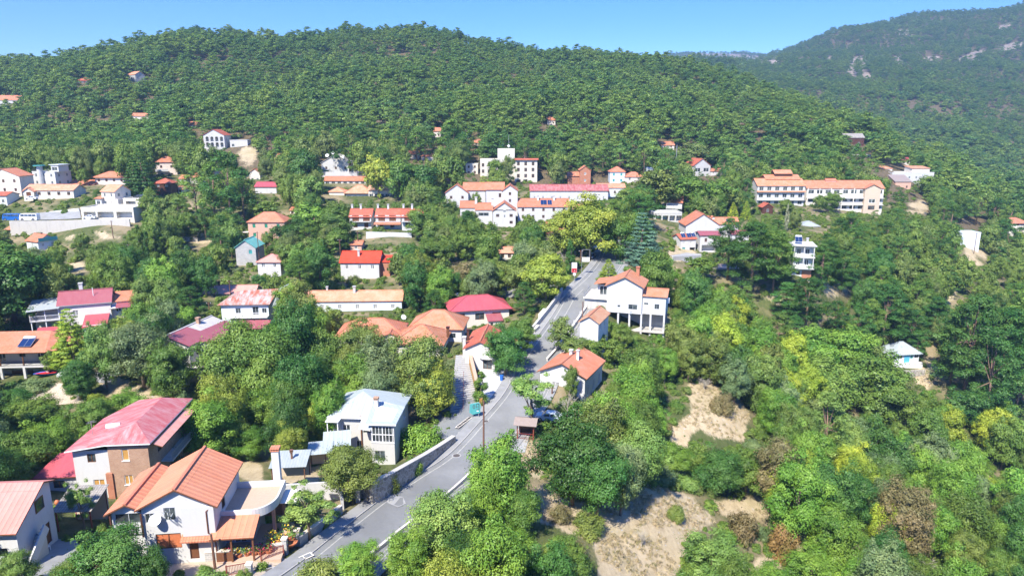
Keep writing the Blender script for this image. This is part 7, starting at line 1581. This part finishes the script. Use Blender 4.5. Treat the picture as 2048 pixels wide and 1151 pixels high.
# the far forest
cc = np.concatenate([candidates(372, 960, lambda Y: 6.7+Y*.0026, 1.0, -1.0, jit=.5), candidates(640, 2450, lambda Y: 8.2+Y*.0027, 1.0, .12), candidates(2450, 5000, lambda Y: 24, .5, .02)])
zz = fast_height(cc[:,0], cc[:,1]); D_ = cc[:,1]*CT-(zz-CAMZ)*ST; qx = CX+F*cc[:,0]/D_; qy = CY-F*(cc[:,1]*ST+(zz-CAMZ)*CT)/D_
ok = visible(cc[:,0], cc[:,1], zz, zz+14) & (qx > -350) & (qx < 2400)
for pl in ROCK: ok &= ~(inpoly(qx, qy, pl) & (rng.random(len(cc)) < .82) & (D_ > 600))
ok &= rng.random(len(cc)) > .03
ok &= ~((vnoise(cc[:,0], cc[:,1], 45, 9) > .82) & (rng.random(len(cc)) < .6))
ok &= ~((cc[:,1] > 640) & (cc[:,1] < 960) & (cc[:,0]/cc[:,1] > .12) & (rng.random(len(cc)) < .35))
far_pts = []; gv = vnoise(cc[:,0], cc[:,1], 70, 31); g2v = vnoise(cc[:,0], cc[:,1], 38, 32)
for i in np.nonzero(ok)[0]:
    D = D_[i]; v = rng.random(); r_ = 3.0+3.6*v**1.5+min(D, 2000)*.0008; h = 10+9*v*rng.random()+min(D,2000)*.0008
    if D < 620 and (in_house(cc[i,0], cc[i,1], 1.5) or blocked(qx[i], qy[i]-h*F/D, qy[i]+1, r_*F/D*.9, D)):
        if in_house(cc[i,0], cc[i,1], 1.0): continue
        r_ *= .5; h *= .42
        if blocked(qx[i], qy[i]-h*F/D, qy[i]+1, r_*F/D*.7, D): continue
    vr = rng.integers(0, 5); hh = h/13.0
    if gv[i] > .70 and rng.random() < .6: vr = 5+rng.integers(0, 2); hh = h*.72/7.5
    k_ = .8+.55*g2v[i]; far_pts.append((cc[i,0], cc[i,1], zz[i]-.5, rng.uniform(0,6.28), k_*r_/3.2, k_*hh, vr))
# shorter bare trunk far off: crowns only are seen
scatter('pine_forest', LIB['pine',3][:5]+LIB['broad',3][:2], far_pts, 'unbroken pine forest covering the hill and the mountains behind', 'forest')
# dry grass tufts and stones on the open banks
def g_tuft(seed, n=26):
    r = np.random.default_rng(seed); a = r.uniform(0,6.28,n); q = r.uniform(0,.35,n); c = np.stack([q*np.cos(a), q*np.sin(a), r.uniform(.08,.3,n)],-1); n_ = np.stack([np.cos(a),np.sin(a),r.uniform(-.2,.5,n)],-1); n_ /= np.linalg.norm(n_,axis=1)[:,None]
    return leaves_mesh('tuft', c, n_, r.uniform(.1,.22,n), r.random(n), mat='drygrass', aspect=.18, r=r), None
foliage_mat('drygrass', ((.50,.41,.26),(.42,.35,.2),(.22,.21,.09)))
cc = candidates(55, 200, lambda Y: .38+Y*.0034, .7, -.2, jit=.5); zz = fast_height(cc[:,0], cc[:,1]); D_ = cc[:,1]*CT-(zz-CAMZ)*ST; qx = CX+F*cc[:,0]/D_; qy = CY-F*(cc[:,1]*ST+(zz-CAMZ)*CT)/D_
ok = np.zeros(len(cc), bool)
wx = (vnoise(cc[:,0], cc[:,1], 6, 21)-.5)*45; wy = (vnoise(cc[:,0], cc[:,1], 6, 22)-.5)*28
for pl in BARE: ok |= inpoly(qx+wx, qy+wy, pl)
ok &= vnoise(cc[:,0], cc[:,1], 4, 8)+.5*vnoise(cc[:,0],cc[:,1],1.3,4) > .72
scatter('dry_grass', [g_tuft(i) for i in range(3)], [(cc[i,0], cc[i,1], zz[i]-.02, rng.uniform(0,6.28), rng.uniform(.6,1.6), rng.uniform(.5,1.3), rng.integers(0,3)) for i in np.nonzero(ok)[0]], 'dry straw coloured grass tufts on the open banks')
print('TREES', len(TREES), cnt, 'rest', len(rest), 'far', len(far_pts))
# ================================================================== camera, sun, sky, air
cam = bpy.data.cameras.new('camera'); co = bpy.data.objects.new('camera', cam); COL.objects.link(co)
cam.sensor_width = 36; cam.lens = 36*F/2048; cam.clip_start = .5; cam.clip_end = 30000
co.location = (0,0,CAMZ); co.rotation_euler = (math.pi/2-TH, 0, 0); scene.camera = co
SUN_EL, SUN_AZ = 50.0, -154.0          # azimuth of the sun from +Y, clockwise: behind and to the left
az = R(SUN_AZ); el = R(SUN_EL)
sd = Vector((math.sin(az)*math.cos(el), math.cos(az)*math.cos(el), math.sin(el)))
sl = bpy.data.lights.new('sun', 'SUN'); sl.energy = 4.5; sl.angle = R(.5); sl.color = (1,.945,.83)
so = bpy.data.objects.new('sun', sl); COL.objects.link(so); so.rotation_euler = sd.to_track_quat('Z','Y').to_euler(); so.location = (-60,-40,140)
w = bpy.data.worlds.new('World'); scene.world = w; w.use_nodes = True; nt = w.node_tree; nt.nodes.clear()
sky = nt.nodes.new('ShaderNodeTexSky'); sky.sky_type = 'NISHITA'; sky.sun_disc = False; sky.sun_elevation = el; sky.sun_rotation = az
sky.altitude = 1000; sky.air_density = 1.0; sky.dust_density = .4; sky.ozone_density = 4.0
bg = nt.nodes.new('ShaderNodeBackground'); bg.inputs[1].default_value = .15; out = nt.nodes.new('ShaderNodeOutputWorld')
hs = nt.nodes.new('ShaderNodeHueSaturation'); hs.inputs['Hue'].default_value = .522; hs.inputs['Saturation'].default_value = 1.5; hs.inputs['Value'].default_value = .90; nt.links.new(sky.outputs[0], hs.inputs['Color']); nt.links.new(hs.outputs[0], bg.inputs[0]); nt.links.new(bg.outputs[0], out.inputs[0])
vs_ = scene.view_settings; vs_.view_transform = 'Standard'; vs_.look = 'None'; vs_.gamma = 1; vs_.exposure = 1.32
scene.render.engine = 'CYCLES'; c = scene.cycles
c.max_bounces = 6; c.diffuse_bounces = 4; c.glossy_bounces = 2; c.transmission_bounces = 2; c.transparent_max_bounces = 4; c.volume_bounces = 0
c.use_adaptive_sampling = True; c.adaptive_threshold = .02; c.use_denoising = True
try: c.denoiser = 'OPENIMAGEDENOISE'; c.denoising_prefilter = 'ACCURATE'
except Exception: pass
c.caustics_reflective = False; c.caustics_refractive = False
# ---- the air: pale even haze in one closed box round everything
mb = MB(); mb.box(-9700, 9700, -400, 6600, float(Zg.min())-60, 2600, 'white'); hz = mb.build('haze'); tag(hz, kind='stuff', label='thin blue summer haze filling the valley air'); hz.data.materials.clear()
m = bpy.data.materials.new('air'); m.use_nodes = True; n_ = m.node_tree; n_.nodes.clear(); v = n_.nodes.new('ShaderNodeVolumePrincipled'); v.inputs['Color'].default_value = (.38,.64,1,1); v.inputs['Density'].default_value = .00015; v.inputs['Anisotropy'].default_value = 0.0
o = n_.nodes.new('ShaderNodeOutputMaterial'); n_.links.new(v.outputs[0], o.inputs['Volume']); hz.data.materials.append(m)
